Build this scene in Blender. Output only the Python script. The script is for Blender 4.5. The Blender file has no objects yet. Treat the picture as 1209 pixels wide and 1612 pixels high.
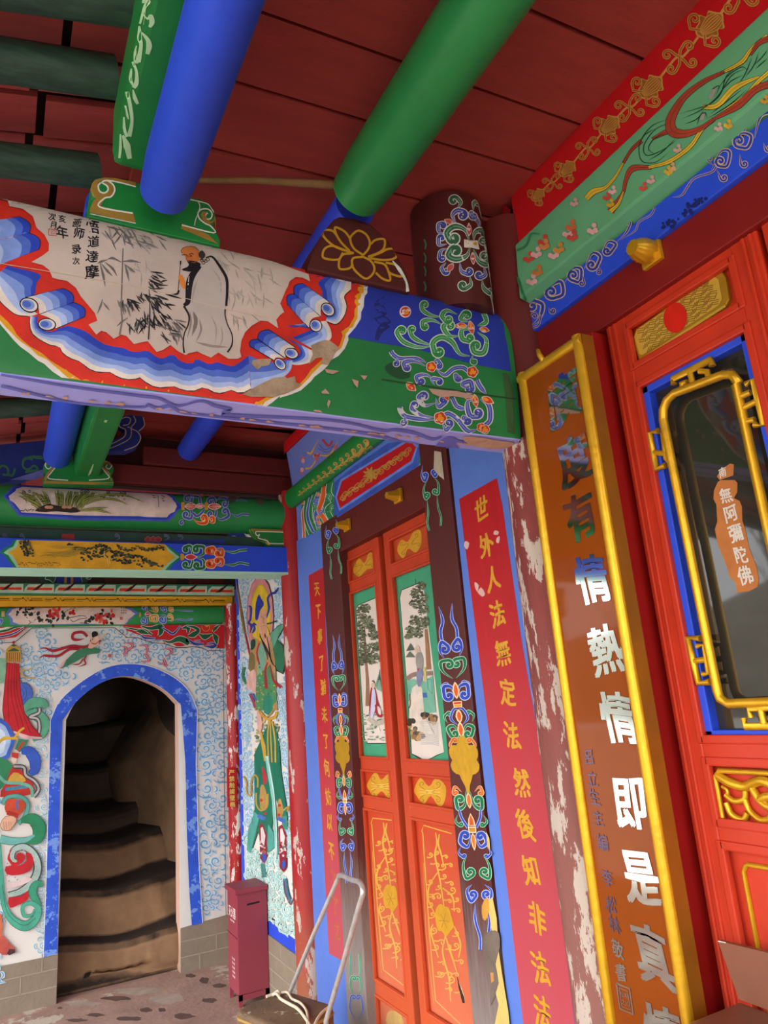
import bpy, bmesh, math, random
from mathutils import Vector, Matrix, geometry
from mathutils.bvhtree import BVHTree
R_ = random.Random(7)
scn = bpy.context.scene
COL = scn.collection
PI = math.pi

# ------------------------------------------------------------------ camera
EYE = Vector((0.0, 0.0, 1.55))
FPX = 1121.42
AX = Vector((0.88353394, -0.4621751, -0.07590757))     # image right
AY = Vector((0.05548753, 0.26421576, -0.96286612))     # image down
AZ = Vector((0.46506872, 0.84651297, 0.25908854))      # view direction
cam_d = bpy.data.cameras.new('camera')
cam = bpy.data.objects.new('camera', cam_d)
COL.objects.link(cam)
cam_d.sensor_fit = 'VERTICAL'
cam_d.sensor_height = 36.0
cam_d.lens = FPX * 36.0 / 1612.0
cam_d.clip_start = 0.02
cam_d.clip_end = 300
M_ = Matrix((AX, -AY, -AZ)).transposed().to_4x4()
M_.translation = EYE
cam.matrix_world = M_
scn.camera = cam

# ------------------------------------------------------------------ view + light
scn.view_settings.view_transform = 'Standard'
scn.view_settings.look = 'None'
scn.view_settings.gamma = 1.0
scn.view_settings.use_curve_mapping = False
scn.view_settings.exposure = 1.2
try:
    scn.cycles.use_denoising = True
    scn.cycles.max_bounces = 10
    scn.cycles.diffuse_bounces = 6
except Exception:
    pass
world = bpy.data.worlds.new('overcast_sky')
scn.world = world
world.use_nodes = True
wn = world.node_tree.nodes
wl = world.node_tree.links
bg = wn['Background']
wtc = wn.new('ShaderNodeTexCoord')
wno = wn.new('ShaderNodeTexNoise')
wno.inputs['Scale'].default_value = 2.2
wno.inputs['Detail'].default_value = 4
wrp = wn.new('ShaderNodeValToRGB')
wrp.color_ramp.elements[0].color = (0.80, 0.86, 0.95, 1)
wrp.color_ramp.elements[1].color = (1.0, 1.0, 1.0, 1)
wl.new(wtc.outputs['Generated'], wno.inputs['Vector'])
wl.new(wno.outputs['Fac'], wrp.inputs['Fac'])
wl.new(wrp.outputs['Color'], bg.inputs['Color'])
bg.inputs['Strength'].default_value = 1.75
sun_d = bpy.data.lights.new('sun', 'SUN')
sun_d.energy = 2.3
sun_d.angle = math.radians(55)
sun_d.color = (1.0, 0.96, 0.90)
sun = bpy.data.objects.new('sun', sun_d)
COL.objects.link(sun)
sun.rotation_euler = Vector((0.88, 0.36, -0.36)).to_track_quat('-Z', 'Y').to_euler()

# ------------------------------------------------------------------ rays through the photograph
def ray(px, py):
    return AX * ((px - 604.5) / FPX) + AY * ((py - 806.0) / FPX) + AZ
def at(px, py, ax, v):
    r = ray(px, py)
    return EYE + r * ((v - EYE[ax]) / r[ax])

# ------------------------------------------------------------------ materials
def lin(h):
    h = h.lstrip('#')
    o = []
    for i in (0, 2, 4):
        c = int(h[i:i+2], 16) / 255.0
        o.append(c / 12.92 if c <= 0.04045 else ((c + 0.055) / 1.055) ** 2.4)
    return (o[0], o[1], o[2], 1.0)
MATS = {}
def mat(name, hexc, rough=0.55, var=0.12, scale=9.0, metal=0.0, bump=0.0, chip=None, chip_t=0.66, chip_s=7.0,
        stretch=(1, 1, 1), spec=0.35, coat=0.0, fade=None, bscale=40.0, up=None):
    if name in MATS:
        return MATS[name]
    m = bpy.data.materials.new(name)
    m.use_nodes = True
    n = m.node_tree.nodes
    l = m.node_tree.links
    b = n['Principled BSDF']
    b.inputs['Roughness'].default_value = rough
    b.inputs['Metallic'].default_value = metal
    b.inputs['Specular IOR Level'].default_value = spec
    if coat:
        b.inputs['Coat Weight'].default_value = coat
        b.inputs['Coat Roughness'].default_value = 0.08
    g = n.new('ShaderNodeNewGeometry')
    mp = n.new('ShaderNodeMapping')
    mp.inputs['Scale'].default_value = stretch
    l.new(g.outputs['Position'], mp.inputs['Vector'])
    t = n.new('ShaderNodeTexNoise')
    t.inputs['Scale'].default_value = scale
    t.inputs['Detail'].default_value = 6
    t.inputs['Roughness'].default_value = 0.62
    l.new(mp.outputs['Vector'], t.inputs['Vector'])
    mr = n.new('ShaderNodeMapRange')
    mr.inputs['From Min'].default_value = 0.25
    mr.inputs['From Max'].default_value = 0.75
    mr.inputs['To Min'].default_value = 1.0 - var
    mr.inputs['To Max'].default_value = 1.0 + var
    l.new(t.outputs['Fac'], mr.inputs['Value'])
    mx = n.new('ShaderNodeMix')
    mx.data_type = 'RGBA'
    mx.blend_type = 'MULTIPLY'
    mx.inputs['Factor'].default_value = 1.0
    mx.inputs['A'].default_value = lin(hexc)
    l.new(mr.outputs['Result'], mx.inputs['B'])
    out = mx.outputs['Result']
    def over(fac_socket, hx, prev):
        q = n.new('ShaderNodeMix')
        q.data_type = 'RGBA'
        l.new(fac_socket, q.inputs['Factor'])
        l.new(prev, q.inputs['A'])
        q.inputs['B'].default_value = lin(hx)
        return q.outputs['Result']
    if fade:      # (hex, z_low, z_high): weathered, bleached foot of old paint
        sp = n.new('ShaderNodeSeparateXYZ')
        l.new(g.outputs['Position'], sp.inputs['Vector'])
        ad = n.new('ShaderNodeMath')
        ad.operation = 'MULTIPLY_ADD'
        l.new(t.outputs['Fac'], ad.inputs[0])
        ad.inputs[1].default_value = 0.5
        l.new(sp.outputs['Z'], ad.inputs[2])
        r2 = n.new('ShaderNodeMapRange')
        r2.inputs['From Min'].default_value = fade[1] + 0.25
        r2.inputs['From Max'].default_value = fade[2] + 0.25
        r2.inputs['To Min'].default_value = fade[3] if len(fade) > 3 else 1.0
        r2.inputs['To Max'].default_value = 0.0
        l.new(ad.outputs['Value'], r2.inputs['Value'])
        out = over(r2.outputs['Result'], fade[0], out)
    if chip:
        t2 = n.new('ShaderNodeTexNoise')
        t2.inputs['Scale'].default_value = chip_s
        t2.inputs['Detail'].default_value = 9
        t2.inputs['Roughness'].default_value = 0.7
        l.new(mp.outputs['Vector'], t2.inputs['Vector'])
        r3 = n.new('ShaderNodeMapRange')
        r3.inputs['From Min'].default_value = chip_t
        r3.inputs['From Max'].default_value = chip_t + 0.012
        l.new(t2.outputs['Fac'], r3.inputs['Value'])
        out = over(r3.outputs['Result'], chip, out)
    if up:        # dirt lying on upward faces
        sn = n.new('ShaderNodeSeparateXYZ')
        l.new(g.outputs['Normal'], sn.inputs['Vector'])
        av = n.new('ShaderNodeMath')
        av.operation = 'MULTIPLY_ADD'
        l.new(t.outputs['Fac'], av.inputs[0])
        av.inputs[1].default_value = 0.8
        l.new(sn.outputs['Z'], av.inputs[2])
        r4 = n.new('ShaderNodeMapRange')
        r4.inputs['From Min'].default_value = 0.75
        r4.inputs['From Max'].default_value = 1.15
        l.new(av.outputs['Value'], r4.inputs['Value'])
        out = over(r4.outputs['Result'], up, out)
    l.new(out, b.inputs['Base Color'])
    if bump:
        t3 = n.new('ShaderNodeTexNoise')
        t3.inputs['Scale'].default_value = bscale
        t3.inputs['Detail'].default_value = 5
        l.new(mp.outputs['Vector'], t3.inputs['Vector'])
        bp = n.new('ShaderNodeBump')
        bp.inputs['Strength'].default_value = bump
        bp.inputs['Distance'].default_value = 0.01
        l.new(t3.outputs['Fac'], bp.inputs['Height'])
        l.new(bp.outputs['Normal'], b.inputs['Normal'])
    MATS[name] = m
    return m
def pm(hexc):                      # a plain brushed-on paint colour
    return mat('paint_' + hexc, hexc, rough=0.6, var=0.26, scale=13, spec=0.25, chip='b4a594', chip_t=0.725, chip_s=17)

# ------------------------------------------------------------------ mesh builder
class MB:
    def __init__(self):
        self.v = []
        self.f = []
        self.fm = []
        self.ms = []
        self.sm = []
        self.smooth = False
    def mi(self, m):
        if m not in self.ms:
            self.ms.append(m)
        return self.ms.index(m)
    def add(self, vs, fs, m, smooth=None):
        o = len(self.v)
        self.v += [tuple(p) for p in vs]
        k = self.mi(m)
        s = self.smooth if smooth is None else smooth
        for f in fs:
            self.f.append(tuple(i + o for i in f))
            self.fm.append(k)
            self.sm.append(s)
        return o
    def box(self, x0, x1, y0, y1, z0, z1, m, bev=0.0):
        self.hexa([(x0, y0, z0), (x1, y0, z0), (x1, y1, z0), (x0, y1, z0), (x0, y0, z1), (x1, y0, z1), (x1, y1, z1), (x0, y1, z1)], m, bev)
    def hexa(self, p, m, bev=0.0):
        fs = [(0, 3, 2, 1), (4, 5, 6, 7), (0, 1, 5, 4), (1, 2, 6, 5), (2, 3, 7, 6), (3, 0, 4, 7)]
        if not bev:
            self.add(p, fs, m, False)
            return
        bm = bmesh.new()
        vs = [bm.verts.new(q) for q in p]
        for f in fs:
            bm.faces.new([vs[i] for i in f])
        bmesh.ops.bevel(bm, geom=bm.edges[:], offset=bev, segments=2, profile=0.6, affect='EDGES', clamp_overlap=True)
        self.addbm(bm, m, False)
    def addbm(self, bm, m, smooth=None):
        bm.verts.index_update()
        self.add([v.co[:] for v in bm.verts], [[v.index for v in f.verts] for f in bm.faces], m, smooth)
        bm.free()
    def rings(self, rings, m, cap=True, smooth=True, closed=True):
        n = len(rings[0])
        vs = [p for r in rings for p in r]
        fs = []
        for i in range(len(rings) - 1):
            for j in range(n if closed else n - 1):
                a = i * n + j
                b = i * n + (j + 1) % n
                fs.append((a, b, b + n, a + n))
        self.add(vs, fs, m, smooth)
        if cap:
            self.add(rings[0], [tuple(range(n))[::-1]], m, False)
            self.add(rings[-1], [tuple(range(n))], m, False)
    def tube(self, path, rad, m, n=12, cap=True):
        P = [Vector(p) for p in path]
        if not isinstance(rad, (list, tuple)):
            rad = [rad] * len(P)
        d0 = (P[1] - P[0]).normalized()
        u = d0.orthogonal().normalized()
        rs = []
        for i, p in enumerate(P):
            a = P[max(0, i - 1)]
            b = P[min(len(P) - 1, i + 1)]
            d = (b - a).normalized()
            u = (u - d * u.dot(d)).normalized()
            w = d.cross(u)
            rs.append([p + (u * math.cos(2 * PI * k / n) + w * math.sin(2 * PI * k / n)) * rad[i] for k in range(n)])
        self.rings(rs, m, cap)
    def cyl(self, a, b, r, m, n=28, r2=None):
        self.tube([a, b], [r, r if r2 is None else r2], m, n)
    def prism(self, loop, vec, m, bev=0.0):
        vec = Vector(vec)
        n = len(loop)
        bm = bmesh.new()
        a = [bm.verts.new(p) for p in loop]
        b = [bm.verts.new(Vector(p) + vec) for p in loop]
        bm.faces.new(a[::-1])
        bm.faces.new(b)
        for i in range(n):
            j = (i + 1) % n
            bm.faces.new((a[i], a[j], b[j], b[i]))
        bmesh.ops.recalc_face_normals(bm, faces=bm.faces[:])
        if bev:
            bmesh.ops.bevel(bm, geom=bm.edges[:], offset=bev, segments=2, profile=0.6, affect='EDGES', clamp_overlap=True)
        self.addbm(bm, m, False)
    def bvh(self):
        return BVHTree.FromPolygons([Vector(p) for p in self.v], self.f)
    def build(self, name, parent=None):
        me = bpy.data.meshes.new(name)
        off = Vector((0, 0, 0))
        if parent is None:
            xs = [p[0] for p in self.v]
            ys = [p[1] for p in self.v]
            zs = [p[2] for p in self.v]
            off = Vector(((min(xs) + max(xs)) / 2, (min(ys) + max(ys)) / 2, min(zs)))
            vs = [(p[0] - off.x, p[1] - off.y, p[2] - off.z) for p in self.v]
        else:
            vs = self.v
        me.from_pydata(vs, [], self.f)
        for m in self.ms:
            me.materials.append(m)
        me.polygons.foreach_set('material_index', self.fm)
        me.polygons.foreach_set('use_smooth', self.sm)
        me.update()
        o = bpy.data.objects.new(name, me)
        COL.objects.link(o)
        o.location = off
        if parent is not None:
            o.parent = parent
            o.matrix_parent_inverse = Matrix.Translation(-parent.location) if parent.parent is None else Matrix.Identity(4)
        return o
def tag(o, label=None, cat=None, group=None, kind=None):
    if label: o['label'] = label
    if cat: o['category'] = cat
    if group: o['group'] = group
    if kind: o['kind'] = kind
    return o
def thing(name, loc, label, cat, group=None):
    o = bpy.data.objects.new(name, None)
    o.empty_display_size = 0.1
    COL.objects.link(o)
    o.location = loc
    return tag(o, label, cat, group)

# ------------------------------------------------------------------ brush: paint laid on a surface as thin raised polygons
def smooth(pts, n=6, closed=False):
    P = [Vector(p) for p in pts]
    if len(P) < 3:
        if len(P) == 2:
            return [P[0].lerp(P[1], k / n) for k in range(n + 1)]
        return P
    out = []
    N = len(P)
    for i in range(N if closed else N - 1):
        p0 = P[(i - 1) % N] if closed or i > 0 else P[0] * 2 - P[1]
        p1 = P[i]
        p2 = P[(i + 1) % N]
        p3 = P[(i + 2) % N] if closed or i + 2 < N else P[-1] * 2 - P[-2]
        for k in range(n):
            t = k / n
            out.append(0.5 * ((2 * p1) + (p2 - p0) * t + (2 * p0 - 5 * p1 + 4 * p2 - p3) * t * t + (3 * p1 - p0 - 3 * p2 + p3) * t ** 3))
    if not closed:
        out.append(P[-1])
    return out
def curl_pts(pts, r, d, turns=1.1, n=14, end=0.12):
    """continue a path with a spiral that turns to the side d (+1/-1)"""
    a = Vector(pts[-2])
    b = Vector(pts[-1])
    t = (b - a).normalized()
    nrm = Vector((-t.y, t.x)) * d
    c = b + nrm * r
    a0 = math.atan2((b - c).y, (b - c).x)
    out = list(pts)
    for k in range(1, n + 1):
        s = k / n
        ang = a0 + d * 2 * PI * turns * s
        rr = r * (1 - (1 - end) * s)
        out.append(c + Vector((math.cos(ang), math.sin(ang))) * rr)
    return out
class Brush:
    """all drawing is in a 2D frame; frame -> photo pixel -> the real surface it lies on (plane or mesh)"""
    def __init__(self, mb, plane=None, bvh=None, h=0.0006, step=0.00003, cell=None):
        self.mb = mb
        self.plane = plane
        self.bvh = bvh
        self.h = h
        self.step = step
        self.cell = cell
        self.o = Vector((0, 0))
        self.u = Vector((1, 0))
        self.w = Vector((0, 1))
    def zoom(self, x, y, s):            # a crop's own coordinates
        self.o = Vector((x, y)); self.u = Vector((1 / s, 0)); self.w = Vector((0, 1 / s))
        return self
    def frame(self, o, u, w):           # origin, and where (1,0) and (0,1) fall, as offsets
        self.o = Vector(o); self.u = Vector(u); self.w = Vector(w)
        return self
    def P(self, p):
        q = self.o + self.u * p[0] + self.w * p[1]
        r = ray(q.x, q.y)
        if self.plane:
            ax, v = self.plane
            pt = EYE + r * ((v - EYE[ax]) / r[ax])
            nm = Vector((0, 0, 0)); nm[ax] = -1.0 if v > EYE[ax] else 1.0
        else:
            r = r.normalized()
            pt, nm, i, d = self.bvh.ray_cast(EYE, r)
            k = 0
            while pt is None and k < 60:         # past the outline: fall back to the nearest visible edge
                k += 1
                for sg in (self.dirs if self.dirs else (1, -1)):
                    r = ray(q.x, q.y + sg * k).normalized() if not self.side else ray(q.x + sg * k, q.y).normalized()
                    pt, nm, i, d = self.bvh.ray_cast(EYE, r)
                    if pt is not None: break
            if pt is None:
                pt, nm, i, d = self.bvh.find_nearest(EYE + r * self.far)
            if nm.dot(r) > 0:
                nm = -nm
        return pt + nm * self.h
    far = 2.0
    dirs = None
    side = False
    def poly(self, pts, m, sm=0):
        if isinstance(m, str): m = pm(m)
        if sm: pts = smooth(pts, sm, True)
        pts = [Vector((p[0], p[1])) for p in pts]
        self.h += self.step
        vs = list(pts)
        n = len(pts)
        edges = [(i, (i + 1) % n) for i in range(n)]
        if self.cell:
            c = self.cell
            x0 = min(p.x for p in pts); x1 = max(p.x for p in pts); y0 = min(p.y for p in pts); y1 = max(p.y for p in pts)
            y = y0 + c * 0.5
            while y < y1:
                x = x0 + c * 0.5
                while x < x1:
                    vs.append(Vector((x, y))); x += c
                y += c
        r = geometry.delaunay_2d_cdt(vs, edges, [list(range(n))], 1, 1e-4)
        self.mb.add([self.P(p) for p in r[0]], [tuple(f) for f in r[2]], m, False)
    def line(self, pts, w, m, n=6, taper=0):
        if isinstance(m, str): m = pm(m)
        P = smooth(pts, n) if n else [Vector(p) for p in pts]
        self.h += self.step
        L = len(P)
        vs = []
        for i in range(L):
            a = P[max(0, i - 1)]; b = P[min(L - 1, i + 1)]
            t = Vector((b[0] - a[0], b[1] - a[1]))
            if t.length < 1e-9: t = Vector((1, 0))
            t.normalize()
            s = i / (L - 1)
            ww = w if not isinstance(w, (list, tuple)) else w[min(int(s * (len(w) - 1)), len(w) - 2)] * (1 - (s * (len(w) - 1) - min(int(s * (len(w) - 1)), len(w) - 2))) + w[min(int(s * (len(w) - 1)), len(w) - 2) + 1] * (s * (len(w) - 1) - min(int(s * (len(w) - 1)), len(w) - 2))
            if taper & 1: ww *= min(1, 0.12 + s * 3)
            if taper & 2: ww *= min(1, 0.12 + (1 - s) * 3)
            nn = Vector((-t.y, t.x)) * ww * 0.5
            vs.append(self.P(Vector(P[i][:2]) + nn)); vs.append(self.P(Vector(P[i][:2]) - nn))
        self.mb.add(vs, [(2 * i, 2 * i + 1, 2 * i + 3, 2 * i + 2) for i in range(L - 1)], m, False)
    def disc(self, x, y, rx, m, ry=None, rot=0.0, n=14):
        ry = rx if ry is None else ry
        c, s = math.cos(rot), math.sin(rot)
        self.poly([(x + rx * math.cos(2 * PI * k / n) * c - ry * math.sin(2 * PI * k / n) * s, y + rx * math.cos(2 * PI * k / n) * s + ry * math.sin(2 * PI * k / n) * c) for k in range(n)], m)
    def scroll(self, pts, w, col, edge, r=None, d=1, turns=1.1, hi=None, n=6, taper=1):
        """an outlined painted tendril, ending in a curl when r is given"""
        P = smooth(pts, n)
        if r: P = curl_pts([Vector(p[:2]) for p in P], r, d, turns)
        if edge: self.line(P, w * 1.5, edge, 0, taper)
        self.line(P, w, col, 0, taper)
        if hi: self.line(P, w * 0.3, hi, 0, taper)
    def petal(self, x, y, ang, L, W, m, edge=None):
        c, s = math.cos(ang), math.sin(ang)
        base = [(0, 0), (0.3, 0.42), (0.6, 0.46), (0.85, 0.22), (1, 0), (0.85, -0.22), (0.6, -0.46), (0.3, -0.42)]
        def mk(k):
            return [(x + (L * (0.5 + (a - 0.5) * k) * c - W * b * k * s), y + (L * (0.5 + (a - 0.5) * k) * s + W * b * k * c)) for a, b in base]
        if edge: self.poly(mk(1.22), edge, 3)
        self.poly(mk(1.0), m, 3)
    def text(self, s, c, hgt, m, wid=None, rot=0.0, bold=0.012, wob=0.03, shear=0.0):
        """one character (or word) drawn in the frame, centre c, height hgt"""
        if isinstance(m, str): m = pm(m)
        wid = hgt if wid is None else wid
        vs, fs, nx = glyph(s, 0)
        ph = R_.random() * 9
        cr, sr = math.cos(rot), math.sin(rot)
        for dx, dy in (((-bold, -bold * .6), (bold, -bold * .6), (bold, bold * .6), (-bold, bold * .6), (0, 0)) if bold > .005 else ((0, 0),)):
            self.h += self.step
            out = []
            for x, y in vs:
                x2 = x + dx - nx / 2 + wob * math.sin(5 * y + ph) + shear * (y - 0.38)
                y2 = -(y + dy - 0.38) + wob * math.sin(4.3 * x + 2 * ph)
                x3, y3 = x2 * wid, y2 * hgt
                out.append(self.P((c[0] + x3 * cr - y3 * sr, c[1] + x3 * sr + y3 * cr)))
            self.mb.add(out, fs, m, False)
_G = {}
def glyph(s, bold):
    k = (s, round(bold, 3))
    if k not in _G:
        cu = bpy.data.curves.new('lettering', 'FONT')
        cu.body = s
        cu.size = 1.0
        cu.offset = bold
        cu.resolution_u = 3
        cu.fill_mode = 'FRONT'
        ob = bpy.data.objects.new('lettering', cu)
        COL.objects.link(ob)
        dg = bpy.context.evaluated_depsgraph_get()
        me = ob.evaluated_get(dg).to_mesh()
        vs = [(v.co.x, v.co.y) for v in me.vertices]
        fs = [tuple(p.vertices) for p in me.polygons]
        ob.evaluated_get(dg).to_mesh_clear()
        bpy.data.objects.remove(ob)
        bpy.data.curves.remove(cu)
        nx = max([v[0] for v in vs] + [0.01]) + min([v[0] for v in vs] + [0])
        _G[k] = (vs, fs, nx)
    return _G[k]
# ------------------------------------------------------------------ colours
MAROON = mat('maroon_paint', '5e1d1a', 0.5, 0.15, 14, stretch=(3, 3, 0.6))
CEIL = mat('oxblood_board_paint', '9c3a33', 0.62, 0.16, 6, stretch=(0.8, 4, 1), bump=0.15)
ORANGE = mat('vermilion_paint', 'b93a18', 0.5, 0.14, 12, chip='b98a6a', chip_t=0.735, chip_s=16, fade=('cf6038', 0.2, 1.4, 0.85), bump=0.12)
ORANGE2 = mat('bright_vermilion_paint', 'bc3218', 0.45, 0.12, 12, fade=('c04430', 0.4, 1.6, 0.7), bump=0.10)
BLUE = mat('cobalt_paint', '284cd2', 0.5, 0.10, 12, bump=0.08)
BLUE2 = mat('cornflower_paint', '5678cc', 0.55, 0.08, 10)
LAV = mat('lavender_paint', 'a2a6f0', 0.55, 0.08, 10, chip='c79a80', chip_t=0.73, chip_s=12)
GREEN = mat('emerald_paint', '1c7a38', 0.45, 0.14, 9, bump=0.1)
GREEN2 = mat('leaf_green_paint', '2a8a48', 0.42, 0.12, 8)
SAGE = mat('pale_green_paint', '63a878', 0.55, 0.08, 7)
DKGREEN = mat('dark_green_paint', '2f483a', 0.55, 0.5, 10, stretch=(1, 6, 6), chip='8d8a7c', chip_t=0.70, chip_s=9)
RED = mat('red_paint', 'c1151b', 0.5, 0.10, 10)
REDC = mat('column_red_paint', '9e1a20', 0.45, 0.14, 8, stretch=(2, 2, 0.7), chip='b8a69c', chip_t=0.57, chip_s=5.0, fade=('9a6a4c', 0.1, 0.75, 0.8))
GOLD = mat('gilt', 'd8a526', 0.36, 0.12, 20, metal=0.55, bump=0.15)
GOLDB = mat('antique_gold_paint', 'a8843a', 0.45, 0.15, 20, metal=0.3)
GLINE = mat('gold_line_paint', 'c89a3c', 0.5, 0.15, 20, metal=0.2)
WHITE = mat('white_plaster', 'dcd8d2', 0.8, 0.05, 5)
PAPER = mat('aged_white_ground', 'c6b6a8', 0.75, 0.20, 5, chip='a8947f', chip_t=0.64, chip_s=5)
BRICK = mat('grey_plastered_brick', '877a6a', 0.9, 0.12, 8, bump=0.3)
DARKW = mat('dark_timber', '35241f', 0.7, 0.2, 12)
TREAD = mat('trodden_dark_earth', '3a2b22', 0.95, 0.35, 9, bump=0.9, bscale=14)
CAVEW = mat('dimmed_cave_earth', '4a3a2e', 0.95, 0.3, 4, bump=0.9, bscale=9, up='241b16')  # darker earth: the dimness inside the cave is put into its colour
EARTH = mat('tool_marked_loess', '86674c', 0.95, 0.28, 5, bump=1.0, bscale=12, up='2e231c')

def zz(px, py, X):
    return at(px, py, 0, X).z
def yy(px, py, X):
    return at(px, py, 0, X).y

# ------------------------------------------------------------------ setting
def floor_mat():
    m = mat('worn_concrete', '9a7c70', 0.85, 0.30, 3.5, bump=0.35, chip='b5a898', chip_t=0.56, chip_s=1.6)
    return m
f = MB()
f.box(-2.0, 1.62, -3.2, 5.36, -0.12, 0.0, floor_mat())
def stains(b):
    r = random.Random(31)
    DK = mat('dark_floor_stain', '5c463e', .9, .3, 8)
    PL = mat('pale_scraped_floor', 'a08e82', .9, .25, 8)
    for (x, y, w, h, m) in ((265, 1572, 34, 9, PL), (215, 1560, 40, 6, PL), (130, 1580, 30, 5, PL), (300, 1536, 11, 3, DK), (322, 1544, 8, 6, DK), (345, 1552, 12, 4, DK), (94, 1587, 5, 2, DK), (230, 1590, 10, 4, DK), (180, 1572, 26, 4, DK), (255, 1590, 7, 3, DK), (150, 1598, 16, 3, DK), (205, 1604, 22, 4, DK), (290, 1600, 18, 5, DK), (120, 1606, 18, 3, DK), (330, 1575, 14, 4, DK)):
        n = 13
        b.poly([(x + w * (.65 + .5 * r.random()) * math.cos(2 * PI * j / n), y + h * (.6 + .6 * r.random()) * math.sin(2 * PI * j / n)) for j in range(n)], m)
stains(Brush(f, plane=(2, 0.0), h=.0006, step=.00002))
tag(f.build('floor'), kind='structure')

WFX = 1.458          # face of the right-hand wall
ARX0, ARX1 = 0.397, 1.172
E_Y = 5.2
arch_in = [(98, 1577), (96, 1400), (97, 1250), (98, 1134), (119, 1106), (147, 1082), (179, 1067), (206, 1065), (238, 1075), (262, 1089), (281, 1108), (286, 1200), (294, 1400), (302, 1525)]
arch_out = [(68, 1506), (72, 1400), (76, 1250), (79, 1134), (95, 1102), (131, 1071), (167, 1051), (202, 1045), (238, 1050), (274, 1067), (298, 1090), (310, 1118), (308, 1200), (312, 1350), (318, 1452)]
ain = [at(x, y, 1, E_Y) for x, y in arch_in]
ain = [Vector((max(p.x, 0.40) if i < 4 else (min(p.x, 1.19)), E_Y, p.z)) for i, p in enumerate(ain)]
ain[0].z = 0.0
ain[-1].z = 0.0
ain = [Vector(p) for p in smooth(ain[3:11], 4)]
ain = [Vector((ain[0].x + 0.004, E_Y, 0)), *ain, Vector((ain[-1].x + 0.01, E_Y, 0))]
XL, ZT = -2.0, 2.46
def wall_with_arch(mb, y, z0, z1, m):
    outer = [Vector((XL, y, 0)), Vector((XL, y, z1)), Vector((1.6, y, z1)), Vector((1.6, y, 0))]
    loop = outer + [Vector((p.x, y, p.z)) for p in ain[::-1]]
    tri = geometry.tessellate_polygon([loop])
    mb.add(loop, [t for t in tri], m, False)
mural = MB()
wall_with_arch(mural, E_Y, 0, ZT, WHITE)
wall_end = mural     # painted further down, then built
# reveal of the arch and the cave stair behind it
PINK = mat('pinkish_render', 'dcb6a6', 0.85, 0.08, 6, fade=('a08468', 0.0, 0.35))
rv = MB()
rv.rings([[Vector((p.x, y, p.z)) for p in ain] for y in (E_Y, E_Y + 0.12)], PINK, cap=False, smooth=False, closed=False)
tag(rv.build('trim_1'), kind='structure')

cave = MB()
random.seed(3)
def cn(x, y, z, a=0.035):
    return a * (math.sin(9 * x + 4 * y) + math.sin(7 * z - 5 * y + 2 * x) + 0.5 * math.sin(17 * z + 11 * x))
steps = [(5.30, 0.0, 0.27), (5.47, 0.27, 0.56), (5.78, 0.56, 0.80), (6.15, 0.80, 0.97), (6.75, 0.97, 1.25), (7.4, 1.25, 1.6)]
prof = [(5.285, 0.0)]
for (y, a, b) in steps:
    prof += [(y, a + 0.02), (y + 0.015, (a + b) / 2), (y + 0.03, b - 0.05), (y + 0.075, b)]
prof += [(8.4, 1.62)]
dense = []
for i in range(len(prof) - 1):
    for k in range(4):
        s = k / 4
        dense.append((prof[i][0] * (1 - s) + prof[i + 1][0] * s, prof[i][1] * (1 - s) + prof[i + 1][1] * s))
rows = []
for (y, z) in dense:
    row = []
    for j in range(33):
        x = 0.30 + 1.2 * j / 32
        sag = -0.05 * math.exp(-((x - 0.75) / 0.25) ** 2) * (1 if z > 0.1 else 0)
        tool = 0.009 * math.sin(46 * x + 12 * z + 3 * math.sin(8 * x)) + 0.02 * math.sin(7 * x + 3 * y)
        row.append((x, y + 0.05 * math.sin(3 * x + z * 5) * (1 if z > 0.02 else 0) + tool * (1 if z > 0.02 else 0), max(z + sag, 0.002)))
    rows.append(row)
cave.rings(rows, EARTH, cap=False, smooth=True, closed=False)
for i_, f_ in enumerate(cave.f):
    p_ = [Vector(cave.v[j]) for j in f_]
    if max(q.y for q in p_) > 6.1: cave.fm[i_] = cave.mi(CAVEW)  # far steps switch to the darker earth, painting in the failing light
tag(cave.build('stairs'), kind='structure')
tun = MB()
trs = []
for i in range(43):
    y = 5.315 + i * 0.0733
    lift = max(0, (y - 5.5)) * 0.35
    row = []
    for k in range(73):
        t = k / 72
        if t < 0.36: x, z = 0.345, -0.05 + (1.6 + lift) * t / 0.36
        elif t < 0.64:
            a = PI * (1 - (t - 0.36) / 0.28)
            x, z = 0.80 + 0.455 * math.cos(a), 1.55 + lift + 0.42 * math.sin(a)
        else: x, z = 1.255, -0.05 + (1.6 + lift) * (1 - t) / 0.36
        d = cn(x, y, z, 0.018)
        # the right side of the passage swells inwards low down
        if t > 0.64 and y > 5.5: x -= min(0.34, (y - 5.5) * 0.34) * max(0.0, min(1.0, (1.75 - z) / 0.5))
        row.append((x + d * (1 if x < 0.8 else -1), y, z))
    trs.append(row)
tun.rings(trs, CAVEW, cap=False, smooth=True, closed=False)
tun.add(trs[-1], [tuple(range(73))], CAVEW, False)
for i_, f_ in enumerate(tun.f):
    if len(f_) == 4 and i_ % 72 > 48: tun.fm[i_] = tun.mi(EARTH)  # right side keeps the lighter earth, painted as the lit wall
tag(tun.build('wall_cave'), kind='structure')
lp = MB()       # earth lip around the mouth, closing the wall against the cave
lp.rings([[Vector((p.x, E_Y + 0.12, p.z)) for p in ain], [Vector((0.8 + (p.x - 0.8) * 1.35, E_Y + 0.14, p.z * 1.12)) for p in ain]], EARTH, cap=False, smooth=False, closed=False)
tag(lp.build('trim_2'), kind='structure')

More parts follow.
